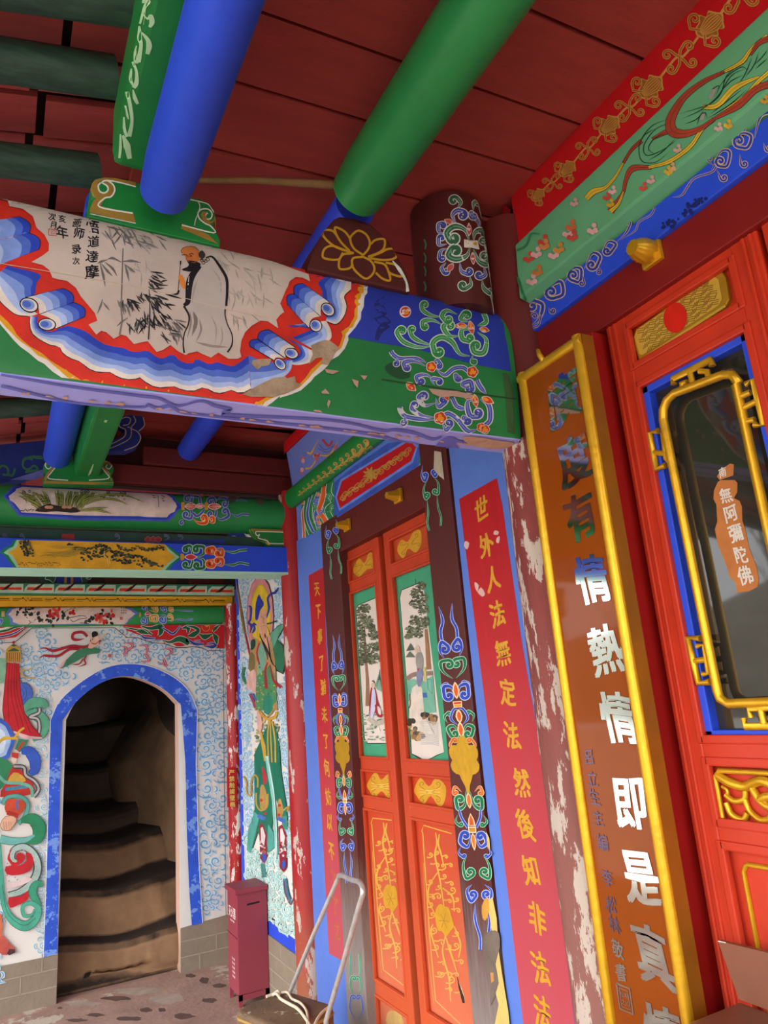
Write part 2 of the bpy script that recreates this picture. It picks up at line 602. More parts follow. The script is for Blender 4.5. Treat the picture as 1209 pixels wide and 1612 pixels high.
# dado under the two murals
dd = MB()
def dado(x0, x1, z1a, z1b):
    dd.prism([(x0, E_Y - 0.012, 0), (x1, E_Y - 0.012, 0), (x1, E_Y - 0.012, z1b), (x0, E_Y - 0.012, z1a)], (0, 0.01, 0), BRICK)
zl0 = at(0, 1515.6, 1, E_Y).z; zl1 = at(67, 1506, 1, E_Y).z
dado(XL, ain[0].x, zl0, zl1 - 0.005)
dado(ain[-1].x, 1.45, at(318, 1454, 1, E_Y).z, at(354, 1440, 1, E_Y).z)
GROUT = mat('pale_mortar', '9d9182', 0.95, 0.1, 10)
for (x0, x1, zt) in ((XL, ain[0].x, zl0), (ain[-1].x, 1.45, 0.27)):
    for r in range(1, 3):
        z = zt * r / 3
        dd.box(x0, x1, E_Y - 0.0135, E_Y - 0.012, z - 0.003, z + 0.003, GROUT)
    k = 0
    x = x0 + 0.12
    while x < x1 - 0.02:
        r = k % 3
        dd.box(x - 0.003, x + 0.003, E_Y - 0.0135, E_Y - 0.012, zt * r / 3, zt * (r + 1) / 3, GROUT)
        x += 0.11; k += 1
tag(dd.build('baseboard_end'), kind='structure')

# right-hand wall: mural bay, then the solid wall behind the doors
gm = MB()
gm.add([(WFX, 4.90, 0), (WFX, 3.82, 0), (WFX, 3.82, 2.75), (WFX, 4.90, 2.75)], [(0, 1, 2, 3)], WHITE)
wall_mural = gm
ib = MB()
ib.box(1.60, 1.64, 1.2, 5.36, 0, 3.25, DARKW)
ib.box(1.60, 3.6, 1.20, 1.24, 0, 3.2, DARKW)
ib.box(3.56, 3.6, -2.4, 1.2, 0, 3.2, DARKW)
ib.box(1.5, 3.6, -2.44, -2.4, 0, 3.2, DARKW)
ib.box(1.5, 3.6, -2.4, 1.2, -0.02, 0.0, DARKW)
ib.box(1.5, 3.6, -2.4, 1.2, 3.15, 3.2, DARKW)
tag(ib.build('wall_right'), kind='structure')
gd = MB()
gd.box(WFX - 0.012, WFX - 0.001, 3.9, 5.18, 0, 0.325, BRICK)
gd.prism([(WFX - 0.006, 3.86, 0.32), (WFX - 0.006, 5.19, 0.33), (WFX - 0.006, 5.19, 0.405), (WFX - 0.006, 3.86, 0.388)], (0.005, 0, 0), BLUE)
gd.box(WFX - 0.004, WFX - 0.001, 3.86, 5.18, 0.415, 0.421, mat('black_paint', '17161a', 0.6, 0.1))
for r in range(1, 4):
    gd.box(WFX - 0.0135, WFX - 0.012, 3.9, 5.18, 0.08 * r - 0.003, 0.08 * r + 0.003, GROUT)
for k in range(16):
    gd.box(WFX - 0.0135, WFX - 0.012, 3.95 + k * 0.08, 3.955 + k * 0.08, 0.08 * (k % 4), 0.08 * (k % 4 + 1), GROUT)
tag(gd.build('baseboard_right'), kind='structure')

# ceiling boards of the porch (run out from the facade), one board field
cl = MB()
seam = [-2.4, -1.9, -1.4, -1.0, -0.6, -0.25, 0.1, 0.45, 0.72, 0.97, 1.21, 1.42, 1.66, 1.93, 2.2, 2.5, 2.8, 3.1, 3.4, 3.7]
for i in range(len(seam) - 1):
    a, b = seam[i] + 0.006, seam[i + 1] - 0.006
    dz = R_.uniform(-0.006, 0.006)
    k = R_.uniform(-0.02, 0.02)
    z0, z1 = 3.085 + dz, 3.150 + dz
    cl.hexa([(0.26, a, z0), (1.47, a, z1), (1.47, b, z1), (0.26, b, z0), (0.26, a, z0 + 0.03), (1.47, a, z1 + 0.03), (1.47, b, z1 + 0.03), (0.26, b, z0 + 0.03)], CEIL)
cl.box(0.1, 1.7, -2.6, 5.4, 3.22, 3.26, DARKW)
cl.box(0.26, 1.5, 3.7, 5.3, 3.1, 3.13, CEIL)
tag(cl.build('ceiling'), kind='structure')
# eave: red boards laid over the rafters, sloping down to the courtyard
ev = MB()
SL = 0.22
def rafz(x): return 3.03 + (x - 0.15) * SL
bs = [(-2.4, 0.6)]
y = 0.62
while y < 5.2:
    w = R_.uniform(0.10, 0.15)
    bs.append((y, y + w)); y += w + 0.022
for (a, b) in bs:
    x = 0.30
    while x > -1.95:
        wd = R_.uniform(0.20, 0.30) if b - a < 1 else 2.6
        x2 = max(x - wd, -2.0)
        dz = R_.uniform(0.072, 0.086)
        ev.hexa([(x2, a, rafz(x2) + dz), (x - 0.02, a, rafz(x) + dz), (x - 0.02, b, rafz(x) + dz), (x2, b, rafz(x2) + dz), (x2, a, rafz(x2) + dz + .02), (x - 0.02, a, rafz(x) + dz + .02), (x - 0.02, b, rafz(x) + dz + .02), (x2, b, rafz(x2) + dz + .02)], mat('eave_tile_red', 'a84844', 0.7, 0.2, 7, stretch=(1, 5, 1)))
        x = x2
ev.hexa([(-2.0, -2.5, rafz(-2.0) + .135), (.35, -2.5, rafz(.35) + .135), (.35, 5.3, rafz(.35) + .135), (-2.0, 5.3, rafz(-2.0) + .135), (-2.0, -2.5, rafz(-2.0) + .175), (.35, -2.5, rafz(.35) + .175), (.35, 5.3, rafz(.35) + .175), (-2.0, 5.3, rafz(-2.0) + .175)], DARKW)
tag(ev.build('ceiling_eave'), kind='structure')
# courtyard outside
yd = MB()
yd.box(-24, -2.0, -24, 24, -0.25, -0.12, mat('pale_courtyard_paving', 'd6d0c6', 0.9, 0.1, 2))
yd.box(-2.0, 14, -24, -3.2, -0.25, -0.12, MATS['pale_courtyard_paving'])
tag(yd.build('ground'), kind='structure')
# ------------------------------------------------------------------ round posts
def post(name, x, y, r, z0, z1, m, label, cat='column'):
    mb = MB()
    rs = []
    for k in range(25):
        z = z0 + (z1 - z0) * k / 24
        rs.append([(x + r * (1 + 0.02 * math.sin(z * 3 + j)) * math.cos(2 * PI * j / 40), y + r * (1 + 0.02 * math.sin(z * 3 + j)) * math.sin(2 * PI * j / 40), z) for j in range(40)])
    mb.rings(rs, m)
    return mb
COLN = mat('peeling_column_paint', '7d3430', 0.65, 0.25, 9, stretch=(2, 2, 0.6), chip='b9ab9e', chip_t=0.535, chip_s=13, fade=('8e6a60', 0.5, 1.9, 0.8), bump=.3)
near_col = post('column', 1.45, 1.63, 0.098, 0, 2.30, COLN, '')
near_col.cyl((1.45, 1.63, 2.299), (1.45, 1.63, 3.08), 0.098, MAROON, 40)
far_col = post('column', 1.475, 3.80, 0.082, 0, 2.79, REDC, '')
corner_col = post('column', 1.492, 5.135, 0.055, 0, 2.34, mat('chipped_red_paint', 'a3191c', 0.5, 0.15, 8, stretch=(2, 2, .7), chip='d0c8c0', chip_t=0.55, chip_s=9), '')

# ------------------------------------------------------------------ near tie beam
BX0, BX1 = -1.72, 1.352
sec = [(1.576, 2.285), (1.571, 2.295), (1.568, 2.36), (1.566, 2.44), (1.566, 2.51), (1.567, 2.57), (1.571, 2.63), (1.581, 2.68), (1.597, 2.718), (1.620, 2.742), (1.648, 2.750), (1.68, 2.738), (1.71, 2.70), (1.725, 2.64), (1.73, 2.5), (1.72, 2.36), (1.695, 2.295), (1.685, 2.285)]
GRUB = mat('beam_green_paint', '23763c', 0.5, 0.16, 6, bump=0.25, bscale=18, chip='8f7f5e', chip_t=0.70, chip_s=8)
sec = [tuple(p) for p in smooth(sec[:16], 3)] + sec[16:]
tie = MB()
n = 80
rs = []
for i in range(n + 1):
    x = BX0 + (BX1 - BX0) * i / n
    e_ = max(0.0, (x - 1.2) / (BX1 - 1.2))
    rs.append([(x + e_ * ((z - 2.285) * 0.045 + max(0.0, y - 1.575) * 0.4), y + 0.0025 * math.sin(6 * x + z * 9), z + (0.002 * math.sin(5 * x) if z > 2.3 else 0)) for (y, z) in sec])
tie.rings(rs, GRUB, cap=True, smooth=True)
for k in range(len(tie.f)):      # underside is lavender
    if len(tie.f[k]) == 4:
        zs = [tie.v[i][2] for i in tie.f[k]]
        if max(zs) < 2.2885: tie.fm[k] = tie.mi(LAV); tie.sm[k] = False

# ------------------------------------------------------------------ far frame: round green beam, square blue beam, red boards
FY = 3.75
gb = MB()
gb.tube([(-1.72, FY + 0.105, 2.642), (0.3, FY + 0.105, 2.642), (1.44, FY + 0.105, 2.655)], 0.105, GREEN2, n=80)
bb = MB()
bb.box(-1.72, 1.43, FY, FY + 0.15, 2.306, 2.452, BLUE, 0.004)
bb.box(-1.72, 1.43, FY - 0.003, FY + 0.153, 2.294, 2.306, mat('mint_edge_paint', 'a9dcc0', 0.6, 0.06))
tb = MB()       # painted batten on top of the blue beam, set back
tb.box(-1.72, 1.42, FY + 0.07, FY + 0.14, 2.453, 2.52, mat('dark_teal_paint', '2c4a42', 0.6, 0.3, 10))
rb1 = MB(); rb1.box(0.62, 1.46, FY + 0.0, FY + 0.05, 2.885, 2.985, MAROON, 0.004)
rb2 = MB(); rb2.box(0.40, 1.46, FY + 0.02, FY + 0.07, 2.775, 2.880, MAROON, 0.004)
rb0 = MB(); rb0.box(0.36, 1.46, FY + 0.12, FY + 0.18, 2.79, 3.08, mat('dark_maroon_paint', '3c1513', 0.6, 0.2, 8))

# ------------------------------------------------------------------ purlins
def purlin(y0, y1, x, z, r, m, n=36, flat=0.0):
    mb = MB()
    rs = []
    for k in range(29):
        t = k / 28
        y = y0 + (y1 - y0) * t
        rr = r
        if t > 0.975: rr = r * (1 - 0.10 * ((t - 0.975) / 0.025) ** 2)
        rs.append([(x + rr * math.cos(2 * PI * j / n) * (1 + 0.012 * math.sin(3 * j + y * 2)), y, z + rr * math.sin(2 * PI * j / n)) for j in range(n)])
    mb.rings(rs, m)
    return mb
pe = at(255, 350, 1, 1.50)
blue_p = purlin(-1.6, 1.515, 0.292, 2.790, 0.064, BLUE)
green_p = purlin(-1.6, 1.535, 0.838, 2.975, 0.083, GREEN2)
blue_p2 = purlin(1.60, 3.86, 0.862, 2.985, 0.062, mat('cobalt_purlin_paint', '2c47cf', 0.45, 0.1, 8))
# beam end seen left of the lotus block: short blue log behind the green one
gplank = MB(); gplank.box(0.172, 0.36, -1.6, 1.545, 2.856, 3.02, GREEN, 0.022)
gplank2 = MB()
zc = 2.86
gplank2.hexa([(0.285, 1.72, 2.775), (0.40, 1.72, 2.785), (0.40, 3.735, 2.785), (0.285, 3.735, 2.775), (0.255, 1.72, 2.97), (0.40, 1.72, 2.97), (0.40, 3.735, 2.97), (0.255, 3.735, 2.97)], GREEN, 0.012)
bplank2 = MB(); bplank2.tube([(0.20, 1.76, 2.90), (0.20, 3.72, 2.875)], 0.066, BLUE, 24)
# rafters under the eave
RAFT = [(0.98, 0.048), (1.265, 0.052), (1.475, 0.046), (1.80, 0.047), (2.12, 0.048), (2.46, 0.046), (2.8, 0.046), (3.15, 0.047), (3.45, 0.047)]
raft_mb = []
for (y, r) in RAFT:
    mb = MB()
    pts = []
    for k in range(10):
        x = 0.165 - 2.05 * k / 9
        pts.append((x, y + 0.012 * math.sin(5 * x + y * 3), rafz(x) + 0.008 * math.sin(4 * x + y)))
    mb.tube(pts, [r * (1 + 0.06 * math.sin(k * 1.7 + y * 5)) for k in range(10)], DKGREEN, 16)
    raft_mb.append(mb)

# ------------------------------------------------------------------ blocks standing on the tie beam
def px_loop(pts, ox, oy, s, ax, v):
    return [at(ox + x / s, oy + y / s, ax, v) for x, y in pts]
br = MB()
br_loop = px_loop([(35, 372), (33, 310), (70, 235), (100, 218), (72, 185), (63, 150), (75, 100), (105, 62), (180, 45), (260, 52), (440, 88), (870, 212), (960, 222), (1040, 258), (1090, 330), (1102, 395), (1080, 440), (1115, 520), (1140, 570), (1136, 622)], 130, 270, 5.2565, 1, 1.60)
br.prism(br_loop, (0, 0.075, 0), GREEN, 0.003)
br2 = MB()
br2.prism(px_loop([(345, 612), (342, 560), (375, 520), (352, 500), (345, 460), (370, 425), (420, 408), (800, 410), (870, 440), (902, 480), (900, 520), (880, 550), (902, 580), (902, 622)], 0, 640, 5.0375, 1, FY - 0.03), (0, 0.07, 0), GREEN, 0.003)
lo = MB()
lo.prism(px_loop([(12, 470), (40, 385), (75, 310), (120, 230), (170, 170), (205, 152), (300, 165), (385, 195), (440, 240), (500, 300), (550, 390), (600, 470), (630, 560), (630, 608)], 480, 300, 3.778, 1, 1.58), (0, 0.14, 0), mat('lotus_block_maroon', '4d1c19', 0.6, 0.2, 10), 0.008)
dr = MB()
rs = []
for k in range(13):
    t = k / 12
    z = 2.715 + (3.12 - 2.715) * t
    r = 0.118 + 0.004 * math.sin(t * PI)
    rs.append([(1.243 + r * math.cos(2 * PI * j / 40), 1.675 + r * math.sin(2 * PI * j / 40), z) for j in range(40)])
dr.rings(rs, mat('post_maroon', '4f1d1b', 0.5, 0.2, 10, stretch=(3, 3, .7)))
# ------------------------------------------------------------------ facade, second bay (between the two columns)
JX = 1.445
PX = 1.452
# y bounds measured on the plane X = 1.45
def Y2(px, py): return at(px, py, 0, PX).y
def board(y0, y1, z0, z1, x, th, m, bev=0.002):
    mb = MB(); mb.box(x, x + th, min(y0, y1), max(y0, y1), z0, z1, m, bev); return mb
couplet_r = board(2.098, 1.735, 0.05, 2.66, PX, 0.03, BLUE2)
couplet_l = board(3.70, 3.335, 0.05, 2.478, PX, 0.03, BLUE2)
JAMB = mat('jamb_maroon', '54211f', 0.5, 0.14, 14, stretch=(4, 4, .5), fade=('8d8580', 0.45, 0.95, 0.95), chip='c8b48c', chip_t=0.735, chip_s=9)
jamb_r = board(2.298, 2.108, 0.05, 2.66, JX, 0.055, JAMB, 0.004)
jamb_l = board(3.330, 3.122, 0.05, 2.478, JX, 0.055, JAMB, 0.004)
lintel2 = board(3.122, 2.298, 2.285, 2.465, JX + 0.004, 0.05, MAROON, 0.003)
frieze2 = board(3.665, 2.10, 2.462, 2.70, 1.447, 0.012, BLUE2)
gr = MB()
rr = []
for i in range(21):
    y = 3.672 + (1.75 - 3.672) * i / 20
    rr.append([(1.425 + 0.042 * math.cos(a), y, 2.72 + 0.058 * math.sin(a)) for a in [2 * PI * j / 24 for j in range(24)]])
gr.rings(rr, GREEN)
apsara2 = MB()
apsara2.hexa([(1.430, 1.75, 2.775), (1.46, 1.75, 2.775), (1.46, 3.66, 2.775), (1.430, 3.66, 2.775), (1.40, 1.75, 2.99), (1.46, 1.75, 2.99), (1.46, 3.66, 2.99), (1.40, 3.66, 2.99)], mat('periwinkle_paint', '6a78c4', 0.6, 0.1, 8))
fascia2 = MB(); fascia2.box(1.385, 1.44, 1.75, 3.67, 2.995, 3.06, RED, 0.012)

def nail(x, y, z, r, L, m, lobes=6, base=None):
    """gilt door stud: fluted bud standing out on a small square plate"""
    mb = MB()
    rs = []
    for (t, k) in ((0, 0.78), (0.12, 0.92), (0.45, 1.0), (0.72, 0.86), (0.9, 0.66), (1.0, 0.60)):
        ring = []
        for j in range(48):
            a = 2 * PI * j / 48
            q = r * k * (1 + 0.07 * abs(math.cos(lobes * a / 2)) - 0.05)
            ring.append((x - L * t, y + q * math.cos(a), z + q * math.sin(a)))
        rs.append(ring)
    mb.rings(rs, m)
    if base: mb.box(x - 0.012, x + 0.002, y - base, y + base, z - base * 1.1, z + base * 1.1, m, 0.003)
    return mb
def nail_hex(x, y, z, r, L, m):
    mb = MB()
    rs = []
    for (t, k) in ((0, 0.95), (0.3, 1.0), (1.0, 0.55)):
        rs.append([(x - L * t, y + r * k * math.cos(2 * PI * j / 6 + .3), z + r * 0.9 * k * math.sin(2 * PI * j / 6 + .3)) for j in range(6)])
    mb.rings(rs, m, True, False)
    mb.box(x - 0.014, x, y - r, y + r, z - r * .95, z + r * .95, m, 0.003)
    return mb

# door leaves of the second bay
DX = 1.490
def leaf(y0, y1, z0, z1, X, bands, st, m, dep=0.022, th=0.045, mould=0.006):
    """frame with stiles and rails; bands = [(zb, zt)] clear openings"""
    a, b = min(y0, y1), max(y0, y1)
    mb = MB()
    mb.box(X, X + th, a, a + st, z0, z1, m, 0.005)
    mb.box(X, X + th, b - st, b, z0, z1, m, 0.005)
    zs = [z0] + [z for bd in bands for z in bd] + [z1]
    for i in range(0, len(zs), 2):
        mb.box(X + 0.001, X + th - 0.001, a + st - 0.004, b - st + 0.004, zs[i], zs[i + 1], m, 0.005)
    if mould > .008:      # beads run down the stiles
        for c_ in (a + st * .22, a + st * .48, b - st * .22, b - st * .48):
            mb.box(X - 0.006, X + 0.010, c_ - .005, c_ + .005, z0 + .02, z1 - .02, m, 0.004)
    if mould:      # raised bead round every opening
        w = mould
        for (zb, zt) in bands:
            for (p, q, r, s) in ((a + st - w, a + st + w, zb - w, zt + w), (b - st - w, b - st + w, zb - w, zt + w)):
                mb.box(X - 0.005, X + 0.012, p, q, r, s, m, 0.004)
            for z in (zb, zt):
                mb.box(X - 0.005, X + 0.012, a + st, b - st, z - w, z + w, m, 0.004)
    return mb
def panel(y0, y1, z0, z1, X, m, th=0.012):
    mb = MB(); mb.box(X, X + th, min(y0, y1), max(y0, y1), z0, z1, m); return mb
def zc2(x, y, ox=460, oy=800, s=3.0225): return zz(ox + x / s, oy + y / s, DX)
b1 = [(zc2(332, 330), zc2(330, 218)), (zc2(400, 1188), zc2(342, 380)), (zc2(418, 172, oy=1200), zc2(408, 45, oy=1200)), (zc2(498, 1100, oy=1200), zc2(420, 237, oy=1200))]
b1 = [(b1[3][0], b1[3][1]), (b1[2][0], b1[2][1]), (b1[1][0], b1[1][1]), (b1[0][0], b1[0][1])]
bot = b1[0][0] - 0.06
b1 = [(0.16, bot)] + b1
L1 = (yy(541, 900, DX), yy(594, 870, DX) - 0.012)
L2 = (yy(603, 850, DX), 2.302)
ztop = zz(563, 852, DX)

# ------------------------------------------------------------------ facade, first bay (right side of the picture)
red1 = MB(); red1.box(1.425, 1.465, -1.6, 1.545, zz(1000, 201, 1.425) - 0.02, 3.152, RED, 0.004)
zg1 = zz(1000, 201, 1.40)
zg0 = zz(1015, 312, 1.395)
sage1 = MB()
sage1.hexa([(1.392, -1.6, zg0 + 0.008), (1.46, -1.6, zg0 - 0.012), (1.46, 1.535, zg0 - 0.012), (1.392, 1.535, zg0 + 0.008), (1.405, -1.6, zg1 - .006), (1.46, -1.6, zg1 - .006), (1.46, 1.535, zg1 - .006), (1.405, 1.535, zg1 - .006)], SAGE, 0.006)
zb0 = zz(1021, 385, 1.43)
blue1 = MB(); blue1.box(1.430, 1.47, -1.6, 1.535, zb0, zg0 - 0.013, BLUE, 0.004)
RX = 1.462
zd1 = zz(1060, 436, RX)
lint1 = MB(); lint1.box(1.445, 1.49, -1.6, 1.535, zd1 - 0.02, zb0 - 0.001, mat('crimson_lintel_paint', '7c1613', 0.5, 0.1, 8), 0.004)
jamb1 = MB(); jamb1.box(1.425, 1.50, 1.298, 1.535, 0.03, zd1 - 0.021, mat('crimson_jamb_paint', '97120e', 0.5, 0.1, 8), 0.004)
# ------------------------------------------------------------------ painting on the near tie beam
DEEP, MID, LITE, PALE, CREAM, INK = '2b43b0', '4c68c0', '7c97d6', 'a6b9e2', 'd8cfc4', '1b1a1e'
REDP, YEL = 'cc2f20', 'd2951c'
def A_(*p): return [(x / 5.0375, 300 + y / 5.0375) for x, y in p]
def B_(*p): return [(220 + x / 5.0375, 340 + y / 5.0375) for x, y in p]
def C_(*p): return [(440 + x / 6.045, 400 + y / 6.045) for x, y in p]
def D_(*p): return [(600 + x / 5.0375, 450 + y / 5.0375) for x, y in p]
tb_ = Brush(tie, bvh=tie.bvh(), h=0.0012, step=0.00003, cell=5)
tb_.far = 2.15
topl = [(-30, 305), (0, 313), (100, 336), (200, 359), (300, 382), (400, 404), (486, 424)]
def bands(b, O, I, fr, cols):
    O = smooth(O, 6); I = smooth(I, 6)
    def res(L, n=40):
        out = []
        for k in range(n + 1):
            t = k / n * (len(L) - 1); i = min(int(t), len(L) - 2)
            out.append(Vector(L[i]).lerp(Vector(L[i + 1]), t - i))
        return out
    O = res(O); I = res(I)
    for k in range(len(cols)):
        a = [o.lerp(i, fr[k]) for o, i in zip(O, I)]
        b.poly(a + I[::-1], cols[k])
def roll(b, A0, A1, B0, B1, cols, bulge=6, ol=1.1):
    A0, A1, B0, B1 = Vector(A0), Vector(A1), Vector(B0), Vector(B1)
    ax = ((A1 - A0) + (B1 - B0)).normalized()
    def cur(t):
        a = A0.lerp(A1, t); c = B0.lerp(B1, t)
        return [a.lerp(c, k / 8) + ax * bulge * math.sin(PI * k / 8) for k in range(9)]
    n = len(cols)
    for k in range(n):
        b.poly(cur(k / n) + cur(1.0)[::-1], cols[k])
    b.line([A0, A1], ol, INK, 0); b.line([B0, B1], ol, INK, 0); b.line(cur(1.0), ol, INK, 0)
def eye(b, c, rx, ry, rot, dark=MID):
    b.disc(c[0], c[1], rx, INK, ry, rot, 20)
    b.disc(c[0], c[1], rx * .87, CREAM, ry * .84, rot, 20)
    b.disc(c[0] - rx * .1 * math.cos(rot), c[1] - rx * .1 * math.sin(rot), rx * .68, LITE, ry * .66, rot, 20)
    b.disc(c[0] - rx * .25 * math.cos(rot), c[1] - rx * .25 * math.sin(rot), rx * .45, dark, ry * .45, rot, 16)
# cobalt field at the right end, with the shadows of old brushwork
tb_.poly([(480, 424), (560, 441), (650, 460), (790, 490)] + D_((960, 240), (1000, 480), (1030, 680), (740, 625), (480, 555), (260, 500), (0, 455)) + C_((650, 790)), 'b' and mat('beam_blue_paint', '26399f', 0.55, 0.18, 7))
tb_.line(C_((1010, 430), (940, 490), (990, 560), (930, 600), (1020, 660), (960, 720), (920, 820)), [10, 14, 9, 15, 12, 6], mat('stain_navy', '182468', 0.6, .2), 4)
tb_.poly(D_((30, 640), (120, 600), (200, 650), (230, 720), (150, 740), (60, 700)), mat('stain_green', '1d4a2a', 0.6, .2), 4)
tb_.poly(D_((960, 690), (1010, 700), (1050, 860), (1060, 1180), (1000, 1160), (985, 900)), mat('stain_olive', '3a5a32', 0.6, .25), 0)
# cloud-scroll frame: white, yellow, red
outL = A_((-120, 960), (0, 1060), (60, 1130), (110, 1190), (160, 1240), (230, 1290), (300, 1350), (350, 1375), (420, 1440), (490, 1485))
yelL = A_((-120, 940), (0, 1032), (50, 1090), (110, 1150), (170, 1205), (240, 1250), (300, 1310), (370, 1340), (440, 1400), (530, 1480))
redL = A_((-120, 900), (0, 985), (60, 1040), (100, 1085), (130, 1140), (180, 1190), (240, 1240), (330, 1290), (400, 1350), (480, 1400), (560, 1450), (620, 1490))
outR = B_((1000, 1512), (1050, 1480), (1110, 1430)) + C_((0, 1370), (100, 1340), (200, 1300), (300, 1210), (330, 1170), (410, 1110), (460, 1060), (490, 1010), (560, 970), (620, 900), (655, 820), (650, 780), (720, 700), (770, 620), (800, 500), (805, 420), (835, 370), (840, 310), (825, 285))
yelR = B_((985, 1508), (1040, 1450)) + C_((60, 1330), (190, 1270), (270, 1190), (310, 1140), (440, 1010), (530, 940), (590, 890), (620, 800), (630, 760), (700, 690), (740, 610), (765, 480), (765, 430), (800, 370), (810, 310), (790, 280))
redR = B_((925, 1500), (1000, 1440)) + C_((60, 1290), (180, 1250), (245, 1180), (300, 1100), (420, 990), (520, 920), (570, 870), (600, 780), (585, 740), (660, 690), (710, 600), (730, 500), (728, 430), (760, 370), (770, 310), (750, 275))
def arris(xa, xb): return [(x, 582 + 0.1384 * x - 1.0) for x in [xa + (xb - xa) * k / 8 for k in range(9)]]
for L_, Rr, c in ((outL, outR, 'd6cfc6'), (yelL, yelR, YEL), (redL, redR, REDP)):
    tb_.poly(L_ + arris(L_[-1][0] + 4, Rr[0][0] - 4) + Rr + topl[::-1], c)
# scalloped blue bands along the foot of the picture
Oc = A_((240, 1000), (238, 1070), (262, 1140), (330, 1190), (400, 1225), (470, 1240), (500, 1290), (560, 1330), (640, 1360), (700, 1410), (780, 1440), (870, 1440), (940, 1480), (1020, 1497), (1095, 1490)) + B_((0, 1280), (80, 1340), (170, 1362), (260, 1350), (330, 1375), (420, 1388), (510, 1360), (580, 1395), (650, 1405), (720, 1380), (800, 1405), (880, 1370))
Ic = A_((300, 1000), (300, 1075), (390, 1125), (460, 1100), (530, 1075), (600, 1090), (680, 1120), (760, 1180), (850, 1230), (980, 1250), (1040, 1280), (1130, 1280)) + B_((0, 1080), (60, 1070), (130, 1120), (190, 1130), (260, 1100), (330, 1160), (420, 1170), (450, 1135), (550, 1180), (610, 1160), (700, 1190), (760, 1185), (860, 1110))
tb_.line(Oc, 2.4, INK, 4)
bands(tb_, Oc, Ic, [0, .17, .34, .54, .76], ['ddd4c6', PALE, LITE, MID, DEEP])
for k in range(9):      # scallop arcs between the bands
    for f_, cc in ((.36, PALE), (.58, LITE)):
        pass
# left ribbons and rolls
bands(tb_, A_((-60, 700), (-10, 860), (60, 935), (130, 985), (230, 1000), (300, 980)), A_((60, 600), (310, 665), (290, 740), (270, 830), (190, 855), (160, 900)), [0, .16, .36, .58, .8], [CREAM, PALE, LITE, MID, DEEP])
tb_.line(A_((-60, 760), (-10, 868), (60, 940), (130, 988), (230, 1002)), 1.3, INK, 4)
for q in ((( -160, 262), (152, 212), (-160, 432), (232, 340)), ((-160, 436), (234, 342), (-160, 655), (308, 470))):
    roll(tb_, *A_(*q), [CREAM, PALE, LITE, LITE, MID, DEEP], 9)
roll(tb_, *A_((200, 852), (500, 780), (312, 985), (580, 890)), [CREAM, PALE, LITE, MID, DEEP], 7)
roll(tb_, *A_((312, 985), (585, 893), (440, 1100), (670, 1005)), [CREAM, PALE, LITE, MID, DEEP], 8)
eye(tb_, A_((230, 912))[0], 15.5, 11.5, .35)
eye(tb_, A_((372, 1066))[0], 14.5, 10, .1)
# right ribbons and rolls
bands(tb_, C_((680, 262), (672, 350), (615, 410), (637, 500), (610, 600), (540, 670), (440, 640)), C_((440, 225), (365, 280), (400, 350), (410, 430), (480, 470), (520, 540), (440, 600)), [0, .2, .38, .58, .8], [CREAM, PALE, LITE, MID, DEEP])
tb_.line(C_((672, 350), (615, 410), (637, 500), (610, 600), (540, 672), (450, 655)), 1.3, INK, 4)
bands(tb_, C_((440, 640), (480, 720), (488, 800), (430, 850), (300, 900)), C_((60, 690), (160, 700), (230, 690), (300, 720), (120, 800)), [0, .14, .34, .55, .8], [CREAM, PALE, LITE, MID, DEEP])
bands(tb_, C_((320, 930), (300, 1020), (230, 1052), (150, 1060), (60, 1040)), C_((60, 800), (170, 880), (190, 950), (140, 1000), (60, 1010)), [0, .2, .45, .7], [CREAM, PALE, MID, DEEP])
bands(tb_, B_((880, 1375), (1000, 1330), (1120, 1290), (1190, 1230), (1209, 1150)), B_((860, 1110), (960, 1150), (1040, 1160), (1090, 1200), (1120, 1150)), [0, .25, .5, .75], [PALE, LITE, MID, MID])
roll(tb_, *C_((470, 465), (215, 288), (390, 605), (135, 385)), [CREAM, PALE, LITE, MID, DEEP], 7)
roll(tb_, *C_((385, 600), (130, 388), (275, 712), (70, 485)), [CREAM, PALE, LITE, MID, DEEP], 7)
eye(tb_, C_((455, 535))[0], 12.5, 9.5, .75)
eye(tb_, C_((340, 688))[0], 10.5, 10, .75)
roll(tb_, *B_((1230, 1050), (1020, 908), (1150, 1135), (930, 980)), [CREAM, PALE, LITE, MID, DEEP], 6)
roll(tb_, *B_((1150, 1138), (930, 985), (1062, 1152), (868, 1040)), [CREAM, PALE, LITE, MID, DEEP], 6)
eye(tb_, C_((108, 953))[0], 11.5, 8.5, .3)
eye(tb_, B_((1108, 1182))[0], 11, 7.5, .8)
# the white picture ground with its wavy red lower rim
pan = topl[1:-1] + C_((270, 205), (285, 272), (210, 237), (150, 230), (90, 270), (70, 330), (12, 400), (0, 480)) + B_((1170, 560), (1120, 620), (1108, 700), (1140, 770), (1110, 790), (1078, 830), (1092, 897), (1010, 842), (950, 838), (880, 880), (830, 930), (800, 1000), (790, 1080), (800, 1125), (770, 1140), (700, 1140), (620, 1090), (560, 1130), (490, 1100), (430, 1070), (360, 1110), (300, 1080), (240, 1030), (180, 1070), (130, 1085), (60, 1000), (0, 1012))
pan += A_((1060, 1225), (1000, 1160), (960, 1150), (900, 1182), (840, 1130), (800, 1120), (762, 1150), (728, 1108), (700, 1070), (770, 1040), (750, 980), (700, 920), (640, 850), (600, 780), (530, 725), (470, 715), (415, 700), (390, 640), (340, 602), (250, 577), (330, 530), (385, 490), (387, 430), (350, 360), (290, 310), (260, 220), (180, 160), (75, 140), (60, 75))
tb_.poly(pan, PAPER)
tb_.step = 0.00001
